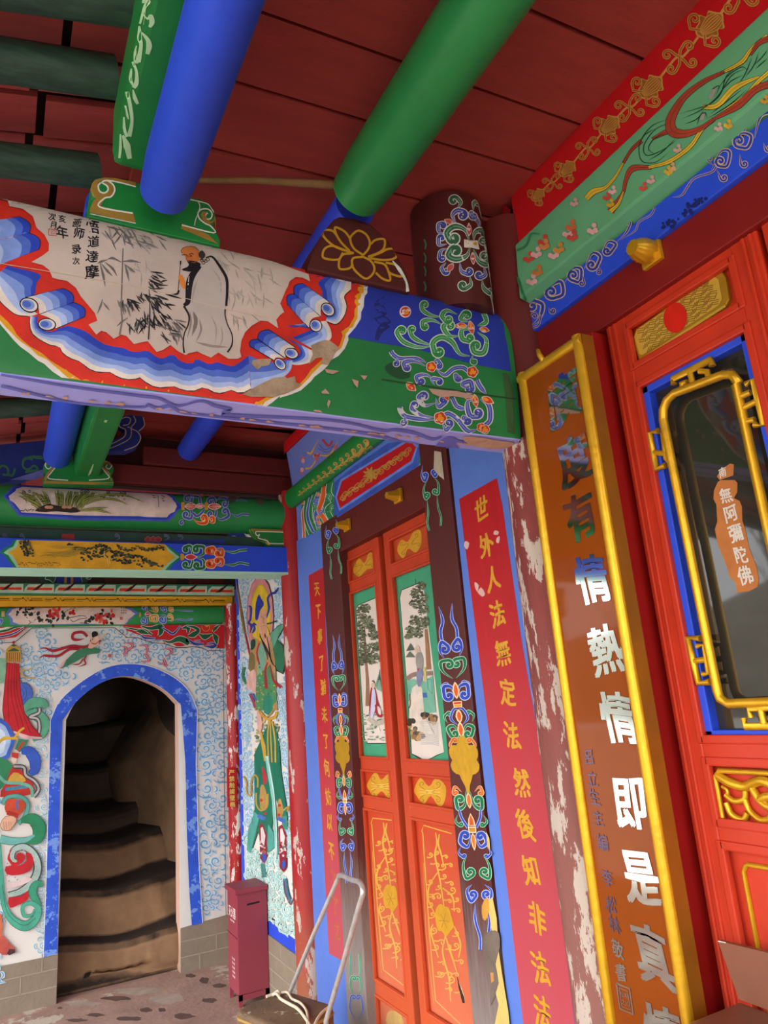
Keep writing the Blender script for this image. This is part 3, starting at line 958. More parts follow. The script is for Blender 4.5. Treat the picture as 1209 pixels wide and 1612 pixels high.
# worn patches where the paint has come off
MUD = mat('bare_daubed_wood', 'a18c72', 0.95, 0.35, 22, bump=0.9, bscale=30)
tb_.poly(C_((290, 880), (360, 845), (430, 825), (480, 835), (560, 900), (520, 950), (500, 1000), (455, 1060), (400, 1050), (400, 990), (340, 1000), (270, 1060), (310, 960)), MUD)
tb_.poly(B_((810, 1420), (890, 1372), (990, 1320), (1060, 1290), (1150, 1280)) + C_((60, 1190), (140, 1170), (150, 1230), (200, 1240), (130, 1300), (20, 1340)) + B_((1060, 1440), (980, 1440), (880, 1440)), MUD)
tb_.poly(B_((890, 1150), (960, 1140), (1040, 1140), (1020, 1190), (960, 1200), (930, 1230), (880, 1180)), MUD)
for q in (((420, 1100), (560, 1120), (500, 1150), (440, 1135)), ((680, 1195), (745, 1215), (735, 1280), (700, 1240)), ((760, 1160), (830, 1165), (800, 1205)), ((390, 1320), (430, 1290), (470, 1335), (400, 1335)), ((460, 1390), (480, 1410), (455, 1475), (445, 1430)), ((320, 1485), (380, 1490), (405, 1515), (320, 1500))):
    tb_.poly(C_(*q), mat('pinkish_undercoat', 'b08d7c', 0.8, .15))
tb_.poly(D_((370, 820), (470, 830), (600, 840), (720, 870), (700, 900), (560, 880), (470, 890), (400, 860)), mat('pinkish_undercoat', 'b08d7c', 0.8, .15))
tb_.line(D_((0, 745), (300, 790), (700, 850), (1060, 900)), 1.6, mat('crack_dark', '33402a', 0.8, .2), 5)
tb_.step = 0.000004
# ink painting: inscription, bamboo, monk
for s, x, y, h in (('悟', 735, 300, 105), ('道', 738, 415, 95), ('達', 725, 530, 100), ('摩', 725, 655, 115), ('画', 605, 270, 72), ('师', 622, 352, 90), ('录', 600, 475, 80), ('次', 600, 570, 60), ('亥', 490, 240, 62), ('年', 490, 345, 100), ('次', 410, 222, 62), ('月', 420, 285, 58)):
    tb_.text(s, A_((x, y))[0], h / 5.04, INK, rot=.06, bold=.022, wob=.06)
tb_.line(A_((385, 318), (448, 325), (445, 372), (385, 366), (385, 318)), 1.3, 'b8402c', 0)
tb_.text('印', A_((416, 345))[0], 8.5, 'b8402c', bold=0)
G1, G2, G3 = 'a39a90', '6f6a66', '3a3838'
def leaves(C, cols, n, a0, a1, l0, l1, spread, w=2.6, seed=1):
    r = random.Random(seed)
    for k in range(n):
        x = C[0] + r.uniform(-1, 1) * spread[0]; y = C[1] + r.uniform(-1, 1) * spread[1]
        a = r.uniform(a0, a1); L = r.uniform(l0, l1)
        tb_.line([(x, y), (x + .5 * L * math.cos(a) + r.uniform(-1, 1), y + .5 * L * math.sin(a)), (x + L * math.cos(a), y + L * math.sin(a))], [w * .3, w, w * .2], r.choice(cols), 3)
H_ = math.radians
leaves(A_((900, 330))[0], [G1, G2], 16, H_(10), H_(140), 12, 26, (22, 10), 3.2, 2)
leaves(A_((1080, 380))[0], [G1, G2], 18, H_(-10), H_(70), 14, 26, (22, 12), 3, 3)
leaves(B_((60, 200))[0], [G1, G2], 12, H_(10), H_(60), 12, 22, (22, 8), 2.8, 4)
leaves(A_((1090, 620))[0], [G1, 'b8aea4'], 14, H_(20), H_(110), 12, 24, (22, 14), 2.6, 5)
tb_.line(A_((972, 470), (968, 600), (962, 800), (958, 950), (965, 1040), (945, 1155)), [1.6, 2.2, 2.4, 2.6, 2.6, 3.2], '7a7068', 4)
for q in ([(960, 580), (890, 548), (848, 558)], [(965, 575), (1040, 570), (1115, 585)], [(790, 585), (815, 680), (832, 772)], [(800, 590), (850, 650), (890, 690)], [(830, 580), (890, 630), (925, 690)], [(985, 590), (1005, 660), (1020, 730)], [(850, 560), (800, 575), (770, 590)], [(990, 600), (1040, 640), (1070, 660)]):
    tb_.line(A_(*q), [1, 4.2, .6], G2, 4)
tb_.line(A_((1185, 830), (1182, 1000), (1172, 1190)), 1.4, G3, 3)
leaves(A_((900, 890))[0], [G2], 9, H_(20), H_(120), 14, 26, (22, 4), 3.4, 6)
leaves(A_((1030, 880))[0], [G3, INK], 9, H_(0), H_(110), 12, 24, (14, 4), 3.6, 7)
leaves(A_((1120, 830))[0], [G3, INK], 8, H_(20), H_(100), 8, 18, (10, 4), 3, 8)
leaves(A_((1100, 1040))[0], [G3, INK, G2], 16, H_(20), H_(160), 12, 22, (20, 6), 3.2, 9)
leaves(B_((110, 520))[0], [INK, G3], 14, H_(-20), H_(70), 12, 26, (10, 14), 3.2, 10)
leaves(B_((130, 680))[0], [INK, G3], 18, H_(0), H_(80), 14, 26, (14, 10), 3.2, 11)
leaves(B_((140, 820))[0], [INK, G3], 12, H_(10), H_(100), 12, 22, (16, 8), 3, 12)
leaves(B_((220, 900))[0], [G3, G2], 20, H_(0), H_(90), 12, 24, (20, 14), 3.2, 13)
leaves(B_((60, 800))[0], [INK, G3], 8, H_(40), H_(140), 12, 22, (14, 8), 3, 14)
tb_.line(B_((70, 590), (78, 800), (68, 990)), 1.2, G3, 3)
leaves(B_((640, 340))[0], [G1, 'b0a69b'], 12, H_(20), H_(80), 14, 24, (14, 10), 2.6, 15)
leaves(B_((900, 480))[0], [G1, 'b0a69b'], 14, H_(10), H_(110), 14, 28, (30, 14), 2.6, 16)
leaves(B_((860, 620))[0], [G1, 'b0a69b'], 20, H_(20), H_(110), 12, 26, (34, 8), 2.4, 17)
leaves(B_((800, 820))[0], ['8f867c', G1], 10, H_(20), H_(100), 10, 18, (20, 8), 2.2, 18)
# robe
tb_.poly(B_((520, 345), (590, 360), (650, 480), (685, 580), (680, 740), (670, 800), (715, 920), (725, 1010), (690, 1100), (640, 1090), (570, 1085), (470, 1080), (345, 1090), (350, 930), (385, 830), (350, 725), (400, 640), (430, 500), (480, 420)), mat('robe_wash', 'b9aea4', 0.75, 0.14, 9), 3)
for q, w, c in (([(450, 520), (420, 620), (410, 700)], 3, '9b938c'), ([(560, 420), (630, 520), (640, 640)], 2, 'a49a92'), ([(420, 770), (440, 850), (410, 960)], 6, '7d736c'), ([(470, 830), (480, 920), (440, 1010)], 3, '8d837b'), ([(390, 760), (400, 860), (370, 980)], 3, '8f857d'), ([(640, 880), (650, 980), (620, 1060)], 2, '9c928a'), ([(560, 800), (600, 900), (590, 1040)], 2, 'a39990'), ([(440, 1010), (560, 1040), (690, 1050)], 4, '8c8178')):
    tb_.line(B_(*q), w, c, 5, 3)
tb_.line(B_((520, 345), (570, 340), (620, 400), (680, 500), (688, 600), (680, 725)), [2, 3, 4, 4.5, 4.2, 3.6], INK, 5)
tb_.line(B_((672, 750), (672, 800), (690, 870), (725, 950), (725, 1030), (690, 1090)), [2.6, 2, 1.8, 2, 2.4, 3], '2a2624', 5)
tb_.line(B_((475, 410), (420, 470), (390, 540), (380, 640), (375, 695), (345, 720)), [6, 10, 11, 9, 8, 5], INK, 5)
tb_.line(B_((385, 490), (375, 590)), [1, 1.6], CREAM, 3)
tb_.line(B_((345, 725), (385, 800), (380, 870), (350, 940), (340, 1020), (348, 1095)), [3.4, 3, 2.4, 2, 2.2, 2.8], '2a2624', 5)
tb_.poly(B_((330, 310), (335, 275), (375, 260), (430, 265), (462, 295), (470, 350), (455, 380), (410, 385), (375, 370), (355, 335)), 'c8743c', 3)
tb_.poly(B_((360, 340), (400, 325), (420, 345), (400, 375), (370, 372)), 'b9622f', 3)
tb_.line(B_((327, 325), (360, 322), (375, 335)), 1.1, INK, 3)
tb_.line(B_((385, 322), (405, 314), (425, 320)), 1.2, INK, 3)
tb_.disc(*B_((402, 332))[0], 1.2, INK)
tb_.line(B_((330, 312), (328, 280), (370, 260), (430, 263), (465, 292)), .8, '3a2418', 4)
tb_.poly(B_((370, 370), (420, 372), (455, 380), (480, 400), (440, 440), (390, 455), (325, 438), (372, 418), (385, 395)), INK, 2)
for k in range(9):
    tb_.line(B_((400 + 8 * k, 400), (380 + 6 * k, 430), (340 + 9 * k, 447 - k)), .9, INK, 3)
tb_.poly(B_((462, 310), (490, 290), (515, 320), (505, 350), (470, 345)), '3d3733', 3)
for c in ((500, 385), (520, 370), (535, 360), (487, 365)):
    tb_.disc(*B_(c)[0], 3, INK); tb_.disc(*B_(c)[0], 2, 'b9a690')
tb_.poly(B_((300, 490), (330, 480), (358, 545), (350, 590), (325, 570), (310, 530)), 'cf7a30', 2)
tb_.line(B_((318, 385), (310, 480), (300, 600)), 1.3, '5a5048', 3)
tb_.line(B_((320, 370), (318, 400)), 2.2, INK, 2)
tb_.line(B_((305, 600), (290, 630), (220, 637)), [3, 3.4, 1], INK, 4)
# crease lines of the hewn face
tb_.line(A_((0, 590), (600, 690), (1209, 800)) + B_((640, 740), (1080, 830)), .9, mat('pale_crease', 'c8b49c', .7, .1), 5)
# floral scroll at the right end
tb_.h = 0.0022
gE, gC, gH = 'b8cfae', '2b8044', '5da06a'
bE, bC = 'c3c3c0', '3b489c'
def sc(pts, w, r=None, d=1, turns=.95, col=None, edge=None):
    tb_.scroll(D_(*pts), w, col or gC, edge or gE, r, d, turns)
    tb_.line(smooth(D_(*pts), 6), w * .35, gH if (col or gC) == gC else '6b78c0', 0, 1)
for P, w, r, d in (([(490, 250), (400, 240), (330, 200), (318, 160)], 5, 5, 1), ([(480, 310), (400, 275), (330, 285), (325, 325)], 5.5, 4, -1), ([(400, 480), (300, 490), (180, 450), (125, 380), (140, 345)], 6, 5, 1), ([(400, 470), (320, 450), (250, 410), (225, 355)], 5.5, 4, 1),
                   ([(700, 560), (620, 540), (560, 450), (480, 410), (410, 450), (420, 530)], 7, 7, -1), ([(620, 400), (540, 400), (490, 330), (530, 300)], 6.5, 5, 1), ([(600, 230), (520, 200), (480, 240), (510, 285)], 6, 5, -1), ([(740, 350), (640, 350), (640, 420), (690, 440)], 6.5, 5, -1), ([(760, 370), (830, 430), (810, 530), (740, 530), (720, 490)], 7, 6, 1), ([(690, 290), (630, 270), (650, 225)], 6, 6, 1), ([(760, 320), (830, 290), (810, 220)], 5.5, None, 1), ([(720, 555), (715, 600)], 4.5, 4, -1)):
    sc(P, w, r, d)
for P, w, r, d in (([(355, 610), (280, 580), (150, 580), (95, 550), (75, 520)], 5.5, None, 1), ([(120, 570), (130, 615)], 5, 3, 1), ([(355, 640), (260, 600), (180, 610), (185, 655)], 5.5, 4, -1), ([(430, 660), (500, 710), (570, 660), (640, 650), (690, 680)], 5.5, None, 1), ([(405, 610), (440, 590), (470, 625)], 4.5, 4, 1), ([(410, 760), (360, 710), (280, 720), (290, 765)], 5, 5, -1), ([(420, 790), (400, 740), (460, 745)], 5, 4, 1), ([(650, 760), (590, 705), (590, 740)], 5, 4, -1), ([(740, 840), (640, 790), (700, 760), (720, 810)], 6.5, 5, 1), ([(830, 860), (780, 800), (755, 750)], 6, None, 1),
                   ([(430, 930), (340, 950), (295, 890), (320, 860)], 6, 5, 1), ([(430, 890), (450, 960), (500, 930)], 6, 5, -1), ([(680, 980), (600, 960), (560, 890)], 5.5, None, 1), ([(420, 1065), (320, 1060), (200, 1040), (155, 1000), (145, 965)], 6, None, 1), ([(180, 1030), (190, 1080)], 5.5, 3, 1), ([(420, 1045), (320, 1030), (245, 985), (245, 945)], 5.5, 4, 1), ([(760, 1140), (680, 1150), (600, 1060), (530, 1015), (490, 1035)], 6, None, 1), ([(480, 1090), (510, 1140), (550, 1110)], 5.5, 5, -1), ([(730, 900), (680, 930), (700, 1030), (760, 1040)], 7, 6, -1), ([(700, 1060), (650, 1040), (660, 1080)], 5.5, 5, -1), ([(780, 900), (850, 950), (860, 1060), (820, 1110)], 6.5, None, 1)):
    sc(P, w, r, d, col=bC, edge=bE)
def bud(x, y, r):
    for k, c in ((1.25, 'cfc2b4'), (1.0, 'b8341e')):
        for j in range(5):
            a = j * 2 * PI / 5
            tb_.disc(x + r * .5 * math.cos(a), y + r * .5 * math.sin(a), r * .55 * k, c)
    for j in range(3):
        a = j * 2.1 + .4
        tb_.disc(x + r * .35 * math.cos(a), y + r * .35 * math.sin(a), r * .36, 'dd8a22')
for c, r in (((395, 645), 7.5), ((720, 685), 8), ((465, 1050), 9), ((790, 1125), 6.5), ((820, 1140), 6.5)):
    bud(*D_(c)[0], r)
tb_.disc(*D_((188, 210))[0], 9.3, 'd8ccc4'); tb_.disc(*D_((190, 210))[0], 7.6, 'c43a1e'); tb_.disc(*D_((196, 212))[0], 4, 'e09028')
for c, a, L, W in (((670, 322), PI, 17, 9), ((780, 345), .2, 14, 8), ((700, 290), 1.35, 19, 9), ((735, 870), 1.4, 18, 9), ((800, 890), .45, 18, 10), ((725, 885), 3.2, 15, 8), ((200, 775), .7, 17, 11), ((495, 845), 1.1, 15, 7)):
    tb_.petal(*D_(c)[0], a, L, W, 'c8421f', 'cdbba8')
    tb_.petal(*D_(c)[0], a, L * .6, W * .5, 'e08e30')
# underside: wandering blue veins, flaked edge
VEIN = mat('vein_blue', '6468bc', .6, .15)
tb_.line(B_((-1100, 1250), (-600, 1340), (0, 1420), (150, 1440), (300, 1500), (480, 1460), (600, 1500), (720, 1530), (700, 1570)) + D_((-400, 1060), (0, 1140), (100, 1135), (260, 1160), (400, 1210), (480, 1190)), [2.6, 4.2, 3, 5.5, 3.5, 5, 3.2], VEIN, 5)
tb_.line(B_((-1100, 1340), (-500, 1480), (0, 1510), (60, 1490), (140, 1520), (240, 1500), (330, 1550), (560, 1580)) + D_((-300, 1140), (0, 1190), (150, 1230), (300, 1250)), [4, 3, 5, 3.2, 4.6, 3], VEIN, 5)
tb_.poly(D_((440, 1250), (500, 1200), (560, 1190), (620, 1220), (690, 1230), (640, 1250), (580, 1250), (620, 1290), (500, 1300), (430, 1290)), VEIN, 3)
BARE = mat('flaked_bare_wood', 'c19a80', .9, .2, 20, bump=.5)
tb_.poly(D_((640, 1195), (760, 1190), (900, 1215), (1040, 1235), (1050, 1255), (1000, 1280), (900, 1290), (780, 1270), (700, 1250)), BARE, 3)
r5 = random.Random(5)
for k in range(34):
    x = 30 + 740 * r5.random(); y = 624.7 + .1154 * x - 3
    y -= 7
    tb_.poly([(x, y), (x + r5.uniform(5, 16), y + 1.2), (x + r5.uniform(4, 12), y - r5.uniform(1, 4)), (x + 2, y - 2.5)], BARE)
# ------------------------------------------------------------------ painting on blocks, purlins and the far beams
def brush_on(mb, ox, oy, s, cell, h=0.0012, far=2.2):
    b = Brush(mb, bvh=mb.bvh(), h=h, step=0.00002, cell=cell).zoom(ox, oy, s)
    b.far = far
    return b
OFFW = mat('offwhite_line', 'd8d8cc', 0.6, 0.08)
# saddle block on the near beam
k = brush_on(br, 130, 270, 5.2565, 60)
k.poly([(60, 340), (58, 318), (90, 240), (135, 215), (210, 205), (240, 170), (240, 120), (200, 85), (140, 90), (110, 130), (125, 170), (160, 185), (205, 185), (160, 215), (130, 295), (410, 348), (410, 425)], GOLDB)
k.poly([(70, 330), (66, 312), (110, 225), (85, 200), (66, 150), (80, 100), (105, 66), (180, 48), (260, 56), (440, 92), (436, 130), (225, 82), (170, 70), (130, 90), (118, 130), (140, 170), (185, 185), (205, 160), (200, 125), (170, 100), (150, 90), (215, 85), (255, 120), (262, 165), (240, 205), (180, 228), (150, 290), (420, 350), (440, 430)], GOLDB)
k.disc(172, 135, 40, GREEN)
k.line([(150, 95), (130, 120), (140, 165), (180, 180), (210, 155), (200, 120), (160, 92), (200, 78), (250, 110), (265, 160), (235, 210), (180, 225), (140, 295), (415, 348)], 13, OFFW, 5)
k.line([(200, 75), (300, 92), (440, 128)], 11, OFFW, 3)
k.line([(62, 352), (440, 432)], 6, OFFW, 3)
k.line([(820, 455), (1130, 585)], 44, GOLDB, 3)
k.line([(820, 445), (1085, 510), (1060, 455), (1010, 430), (965, 390), (955, 345), (985, 315), (1040, 315), (1070, 350), (1060, 390), (1025, 395), (1015, 365), (1035, 345)], 11, OFFW, 4)
k.poly([(975, 360), (990, 335), (1030, 335), (1015, 365), (1030, 400), (1075, 420), (1050, 440), (1000, 415)], GOLDB)
k.line([(1075, 300), (1095, 350), (1090, 400), (1060, 430)], 10, GOLDB, 4)
k.line([(890, 235), (960, 250), (1040, 275), (1085, 340)], 9, OFFW, 4)
k.line([(950, 240), (970, 300), (935, 400), (925, 450)], 8, mat('scraped_lime', 'c9cbc0', .8, .3, 40), 4)
# saddle block on the far beam
k = brush_on(br2, 0, 640, 5.0375, 60, far=4.2)
k.line([(350, 600), (900, 612)], 20, GOLDB, 2)
k.line([(430, 420), (800, 425)], 12, GOLDB, 2)
for sx, ox in ((1, 0), (-1, 1245)):
    X_ = lambda x: ox + sx * x
    k.line([(X_(352), 590), (X_(385), 530), (X_(420), 495), (X_(430), 460), (X_(395), 440), (X_(362), 460)], 22, GOLDB, 4)
    k.line([(X_(540), 585), (X_(385), 570), (X_(410), 520), (X_(438), 480), (X_(425), 440), (X_(380), 435), (X_(358), 465), (X_(380), 495), (X_(405), 480), (X_(395), 460)], 8, OFFW, 5)
k.line([(410, 432), (530, 428)], 7, OFFW, 2); k.line([(720, 428), (830, 440)], 7, OFFW, 2)
# lotus block
k = brush_on(lo, 480, 300, 3.778, 40)
LOT = mat('lotus_yellow', 'b98a1e', .55, .15)
for q in ([(345, 385), (290, 345), (268, 290), (290, 255), (322, 240), (365, 265), (385, 310), (375, 350), (345, 385)], [(345, 395), (390, 420), (412, 460), (400, 500), (360, 525), (310, 490), (282, 450), (285, 405), (345, 395)],
          [(265, 360), (215, 310), (185, 260), (180, 220), (235, 245), (270, 290)], [(240, 360), (170, 330), (115, 280), (108, 240), (160, 240), (190, 270)], [(290, 375), (220, 350), (160, 330), (115, 350), (105, 395), (140, 410), (200, 410), (225, 370)], [(280, 375), (230, 380), (205, 410), (205, 465), (260, 465), (285, 440)],
          [(390, 320), (420, 295), (470, 292), (470, 340), (440, 370), (375, 395)], [(375, 400), (450, 370), (490, 350), (535, 352), (538, 400), (470, 415), (375, 402)], [(410, 425), (470, 440), (495, 480), (505, 535), (460, 525), (420, 490)], [(480, 430), (540, 445), (570, 480), (572, 512), (520, 500), (490, 480)]):
    k.line(q, 13, LOT, 6)
k.line([(520, 420), (560, 470), (600, 540), (610, 600)], [6, 22, 12, 18], mat('scraped_lime', 'c9cbc0', .8, .3, 40), 3)
# short drum post, painted scrolls
k = brush_on(dr, 480, 300, 3.778, 30)
dE, dG, dB = 'c6c8bc', '2c5c3e', '38408e'
def ds(P, w, r, d, c, t=.95):
    k.scroll(P, w, c, dE, r, d, t); k.line(smooth(P, 6), w * .3, '5f8f70' if c == dG else '7c84c0', 0, 1)
for P, w, r, d, c in (([(905, 110), (925, 75), (905, 45)], 20, 26, -1, dG), ([(1000, 120), (1000, 80), (1015, 65)], 18, 16, 1, dG), ([(900, 200), (878, 150), (905, 120), (940, 125)], 24, 24, 1, dB), ([(1030, 225), (1030, 190), (990, 135), (985, 150)], 22, 16, -1, dB), ([(840, 255), (800, 250), (795, 205), (815, 195)], 18, 16, 1, dB), ([(845, 320), (800, 325), (795, 285)], 18, 18, 1, dB), ([(850, 345), (810, 360), (800, 400)], 18, 18, -1, dB), ([(840, 430), (815, 460), (825, 488)], 18, 18, -1, dB),
                      ([(975, 300), (950, 235), (890, 215), (845, 250), (860, 295)], 30, 28, -1, dG), ([(980, 340), (960, 390), (900, 410), (855, 390), (870, 350)], 30, 28, 1, dG), ([(1000, 300), (1010, 250), (1050, 240), (1075, 290)], 28, 18, 1, dG), ([(1000, 350), (1030, 420), (1080, 440), (1080, 390)], 28, 16, -1, dG), ([(920, 430), (930, 480), (965, 500)], 20, 20, -1, dB), ([(1060, 450), (1070, 500), (1045, 520)], 20, 20, 1, dB), ([(980, 515), (985, 560), (955, 585)], 20, 26, 1, dG), ([(1050, 530), (1060, 580), (1090, 610)], 20, 14, -1, dG)):
    ds(P, w, r, d, c)
for x, y, a, L, W in ((975, 265, -1.6, 64, 26), (995, 375, 1.5, 62, 26), (880, 195, 3.5, 50, 26), (880, 440, 2.2, 52, 30), (1060, 215, -.9, 36, 22), (1090, 470, 1.2, 44, 16)):
    k.petal(x, y, a, L, W, 'b44a44', 'c8bcb4')
k.poly([(945, 293), (1025, 300), (1035, 352), (945, 340)], 'd8cfc0'); k.poly([(955, 302), (1017, 308), (1025, 343), (955, 332)], 'c08a20')
for y in (300, 380, 460, 550):
    k.line([(712, y - 8), (722, y + 20), (718, y + 50)], 10, '3c6a50', 4)
# under the green plank: pale leaf scroll
k = brush_on(gplank, 180, 0, 5.558, 60)
PG = mat('pale_scroll_green', 'a6cf9e', .6, .08)
for q, w in (([(250, 0), (300, 10), (270, 60), (255, 130), (240, 210)], [60, 40, 24, 30, 40]), ([(255, 120), (290, 160), (320, 140), (330, 190), (310, 235)], [10, 16, 40, 46, 24]), ([(225, 230), (225, 330), (235, 400), (210, 540)], [20, 40, 30, 46]), ([(240, 280), (290, 340), (305, 400), (290, 470)], [14, 36, 50, 34]), ([(200, 400), (185, 470), (195, 540), (230, 500)], [12, 20, 30, 26]), ([(165, 540), (195, 620), (195, 720), (170, 765)], [22, 24, 40, 34]), ([(155, 600), (145, 690), (170, 750)], [14, 26, 20]), ([(165, 780), (180, 850), (205, 905)], [10, 34, 26]), ([(115, 800), (140, 920), (155, 1060), (130, 1190)], [30, 34, 26, 40]), ([(100, 920), (115, 1000), (125, 1040)], [14, 20, 10]), ([(85, 1020), (90, 1120), (110, 1195)], [14, 28, 24]), ([(75, 1180), (110, 1270), (135, 1385)], [20, 60, 40]), ([(55, 1170), (55, 1290), (45, 1380)], [14, 26, 20])):
    k.line(q, w, PG, 6)
k.disc(140, 1510, 26, '4c7a58')
k = brush_on(gplank2, 0, 640, 5.0375, 60, far=4)
for j in range(12):
    y = 150 + 33 * j; x = 612 - 7.2 * j
    k.line([(x, y), (x - 22, y + 40), (x + 2, y + 62)], [6, 22, 6], PG, 4)
k.line([(740, 455), (715, 520), (700, 545)], [8, 18, 6], PG, 4)
k.poly([(735, 95), (855, 105), (845, 125), (720, 120)], '7fae6c')
k.line([(690, 60), (640, 260), (620, 500)], 4, '2f9a52', 3)

# ------------------------------------------------------------------ far green beam with an orchid panel
k = brush_on(gb, 0, 640, 5.0375, 11, far=4.2); k.step = 0.0003
def GF(*p): return [(1158.6 + x, 503.75 + y) for x, y in p]     # the right-hand crop in this one's frame
k.poly([(18, 712), (70, 668), (100, 636), (170, 618)] + GF((0, 160), (170, 172), (215, 203), (250, 255), (285, 272), (325, 290), (285, 308), (250, 322), (218, 380), (170, 407), (0, 402)) + [(1100, 905), (600, 900), (150, 868), (100, 808), (60, 750)], '4a5cc4')
k.poly([(40, 712), (85, 672), (112, 645), (170, 630)] + GF((0, 172), (168, 183), (210, 212), (243, 258), (270, 278), (300, 290), (270, 303), (240, 318), (205, 362), (168, 392), (0, 390)) + [(1100, 890), (600, 882), (160, 853), (115, 795), (80, 745)], '2743b8')
k.poly([(68, 712), (105, 685), (130, 655), (175, 640)] + GF((0, 185), (165, 195), (205, 222), (235, 262), (244, 290), (225, 330), (190, 345), (165, 374), (0, 372)) + [(1100, 868), (600, 862), (170, 838), (140, 795), (110, 762), (80, 745)], 'd6c6bc')
k.step = .00002
r8 = random.Random(8)
for j in range(60):
    x = r8.uniform(180, 320) if j < 26 else r8.uniform(560, 990)
    y = r8.uniform(660, 760) if j < 26 else r8.uniform(665, 700) + (x - 560) * .12 * r8.random()
    k.disc(x, y, r8.uniform(7, 13), '3c3a30'); k.disc(x, y, r8.uniform(4, 7), 'b8b09a')
for j in range(40):
    x = r8.uniform(300, 640); a = (x - 470) / 170
    yb = 800 + r8.uniform(-10, 25)
    q = [(x, yb), (x + a * 60 - 10, yb - 70), (x + a * 150 + r8.uniform(-30, 0), yb - 130 + abs(a) * 25)]
    k.line(q, 15, '35341f', 4, 3); k.line(q, 9, r8.choice(['8f9a4a', 'a5ad5c', '74803c']), 4, 3)
for q in ([(600, 800), (760, 720), (960, 705), (1145, 762)], [(610, 810), (760, 745), (900, 740), (1012, 780)], [(620, 820), (740, 810), (860, 800)], [(620, 830), (760, 820), (882, 848)], [(330, 800), (270, 760), (160, 720)], [(320, 810), (270, 780), (245, 780)]):
    k.line(q, 17, '35341f', 5, 3); k.line(q, 11, '98a04e', 5, 3)
k.poly([(275, 825), (330, 790), (390, 775), (470, 790), (560, 790), (640, 830), (560, 840), (450, 830), (360, 835)], '2c1f1c', 2)
for x in (375, 400, 510, 550): k.disc(x, 798, 22, 'b9866e', 12)
for j in range(18): k.disc(165 + 6 * j, 820 + r8.uniform(-8, 8), 4, '4a4436')
for x, y in ((1284, 712), (1298, 722), (1288, 735), (1296, 752), (1215, 712), (1222, 728)): k.line([(x - 9, y), (x + 9, y + 4)], 5, INK, 1)
k.line([(1252, 715), (1256, 800)], 3, INK, 2)
def far_scroll(k, items, tr):
    for P, w, r, d, c in items:
        e = {'b': 'aebbe0', 'o': 'f0c890', 'g': 'b4d8bc'}[c]
        f_ = {'b': '44549e', 'o': 'd2501c', 'g': '1e6a44'}[c]
        k.scroll(tr(*P), w, f_, e, r, d, .95)
far_scroll(k, [([(290, 290), (350, 275), (360, 210), (320, 215)], 16, 22, -1, 'b'), ([(300, 210), (270, 180)], 12, 14, 1, 'b'), ([(300, 300), (355, 320), (355, 380), (310, 375)], 18, 24, 1, 'b'), ([(300, 385), (275, 400)], 14, 14, -1, 'b'), ([(470, 285), (430, 270), (420, 225), (380, 215)], 15, None, 1, 'b'), ([(470, 300), (440, 340), (400, 365), (370, 340)], 16, None, 1, 'b'), ([(490, 290), (545, 275), (535, 230), (500, 235)], 16, 22, -1, 'b'), ([(495, 300), (550, 320), (540, 370), (505, 370)], 16, 22, 1, 'b'), ([(550, 255), (590, 230), (640, 240), (640, 275)], 16, 20, 1, 'b'), ([(550, 360), (590, 390), (650, 365), (645, 325)], 18, 22, -1, 'b'), ([(660, 340), (720, 365), (760, 350), (815, 355)], 12, None, 1, 'b'), ([(660, 255), (730, 245), (800, 252)], 7, None, 1, 'b'),
               ([(370, 385), (420, 415), (475, 410), (475, 375)], 22, 20, -1, 'o'), ([(495, 410), (530, 410), (535, 385)], 18, 16, -1, 'o'), ([(370, 195), (420, 190), (450, 215)], 16, None, 1, 'o'), ([(455, 215), (500, 195), (520, 215)], 16, None, 1, 'o')], GF)
for x, y, a, L, W, c in ((310, 290, 0, 85, 44, 'c8323c'), (395, 290, 0, 60, 34, 'c8323c'), (495, 293, 0, 90, 44, 'c8323c')):
    k.petal(*GF((x, y))[0], a, L, W, c, 'e8c8b8')
for x in (293, 478): k.poly(GF((x - 15, 262), (x + 12, 265), (x + 6, 290), (x + 12, 316), (x - 15, 316)), 'c8963c', 2)
for x, y in ((680, 240), (905, 260), (890, 240)): k.disc(*GF((x, y))[0], 34, '5c5a44', 22)
gb.cyl((1.418, FY + .105, 2.655), (1.432, FY + .105, 2.655), .1065, mat('beam_end_green', '14502c', .55, .12), 36)

# ------------------------------------------------------------------ far blue beam with a landscape panel
k = Brush(bb, plane=(1, FY), h=0.0006, step=0.000012).zoom(0, 640, 5.0375)
def bpan(g):
    return [(60 - g, 1160), (105 - g, 1135 - g * .3), (138 - g, 1110), (150 - g * .6, 1058)] + GF((0, 580), (150, 588), (172 + g * .5, 640 - g * .3), (232 + g, 690), (172 + g * .5, 740 + g * .3), (115 + g, 797)) + [(600, 1285), (150 - g * .6, 1275), (118 - g, 1210), (100 - g, 1180)]
k.poly(bpan(62), '1d7a50'); k.poly(bpan(32), '8fc8a4'); k.poly(bpan(0), 'd29f28')
MT = ['2c3024', '3d4632', '1f221a', '4f5a40']
for j in range(330):
    t = j / 330
    x = r8.uniform(540, 1290)
    ridge = 1085 + 40 * abs(math.sin((x - 540) / 90)) * (1 if x < 760 else .5) + max(0, x - 780) * .30
    low = ridge + (60 if 640 < x < 900 else 40)
    y = ridge + r8.random() ** 1.6 * (low - ridge + 40) * (1 if x > 640 else .5)
    if y > 1270 - max(0, 700 - x) * .3: continue
    k.disc(x, y, r8.uniform(6, 15), r8.choice(MT), r8.uniform(5, 10), r8.uniform(-.6, .6), 7)
for j in range(120):
    x = r8.uniform(930, 1300); ridge = 1098 + 26 * abs(math.sin((x - 930) / 52))
    k.disc(x, ridge + r8.random() * 28, r8.uniform(5, 11), r8.choice(MT), 5, .2, 7)
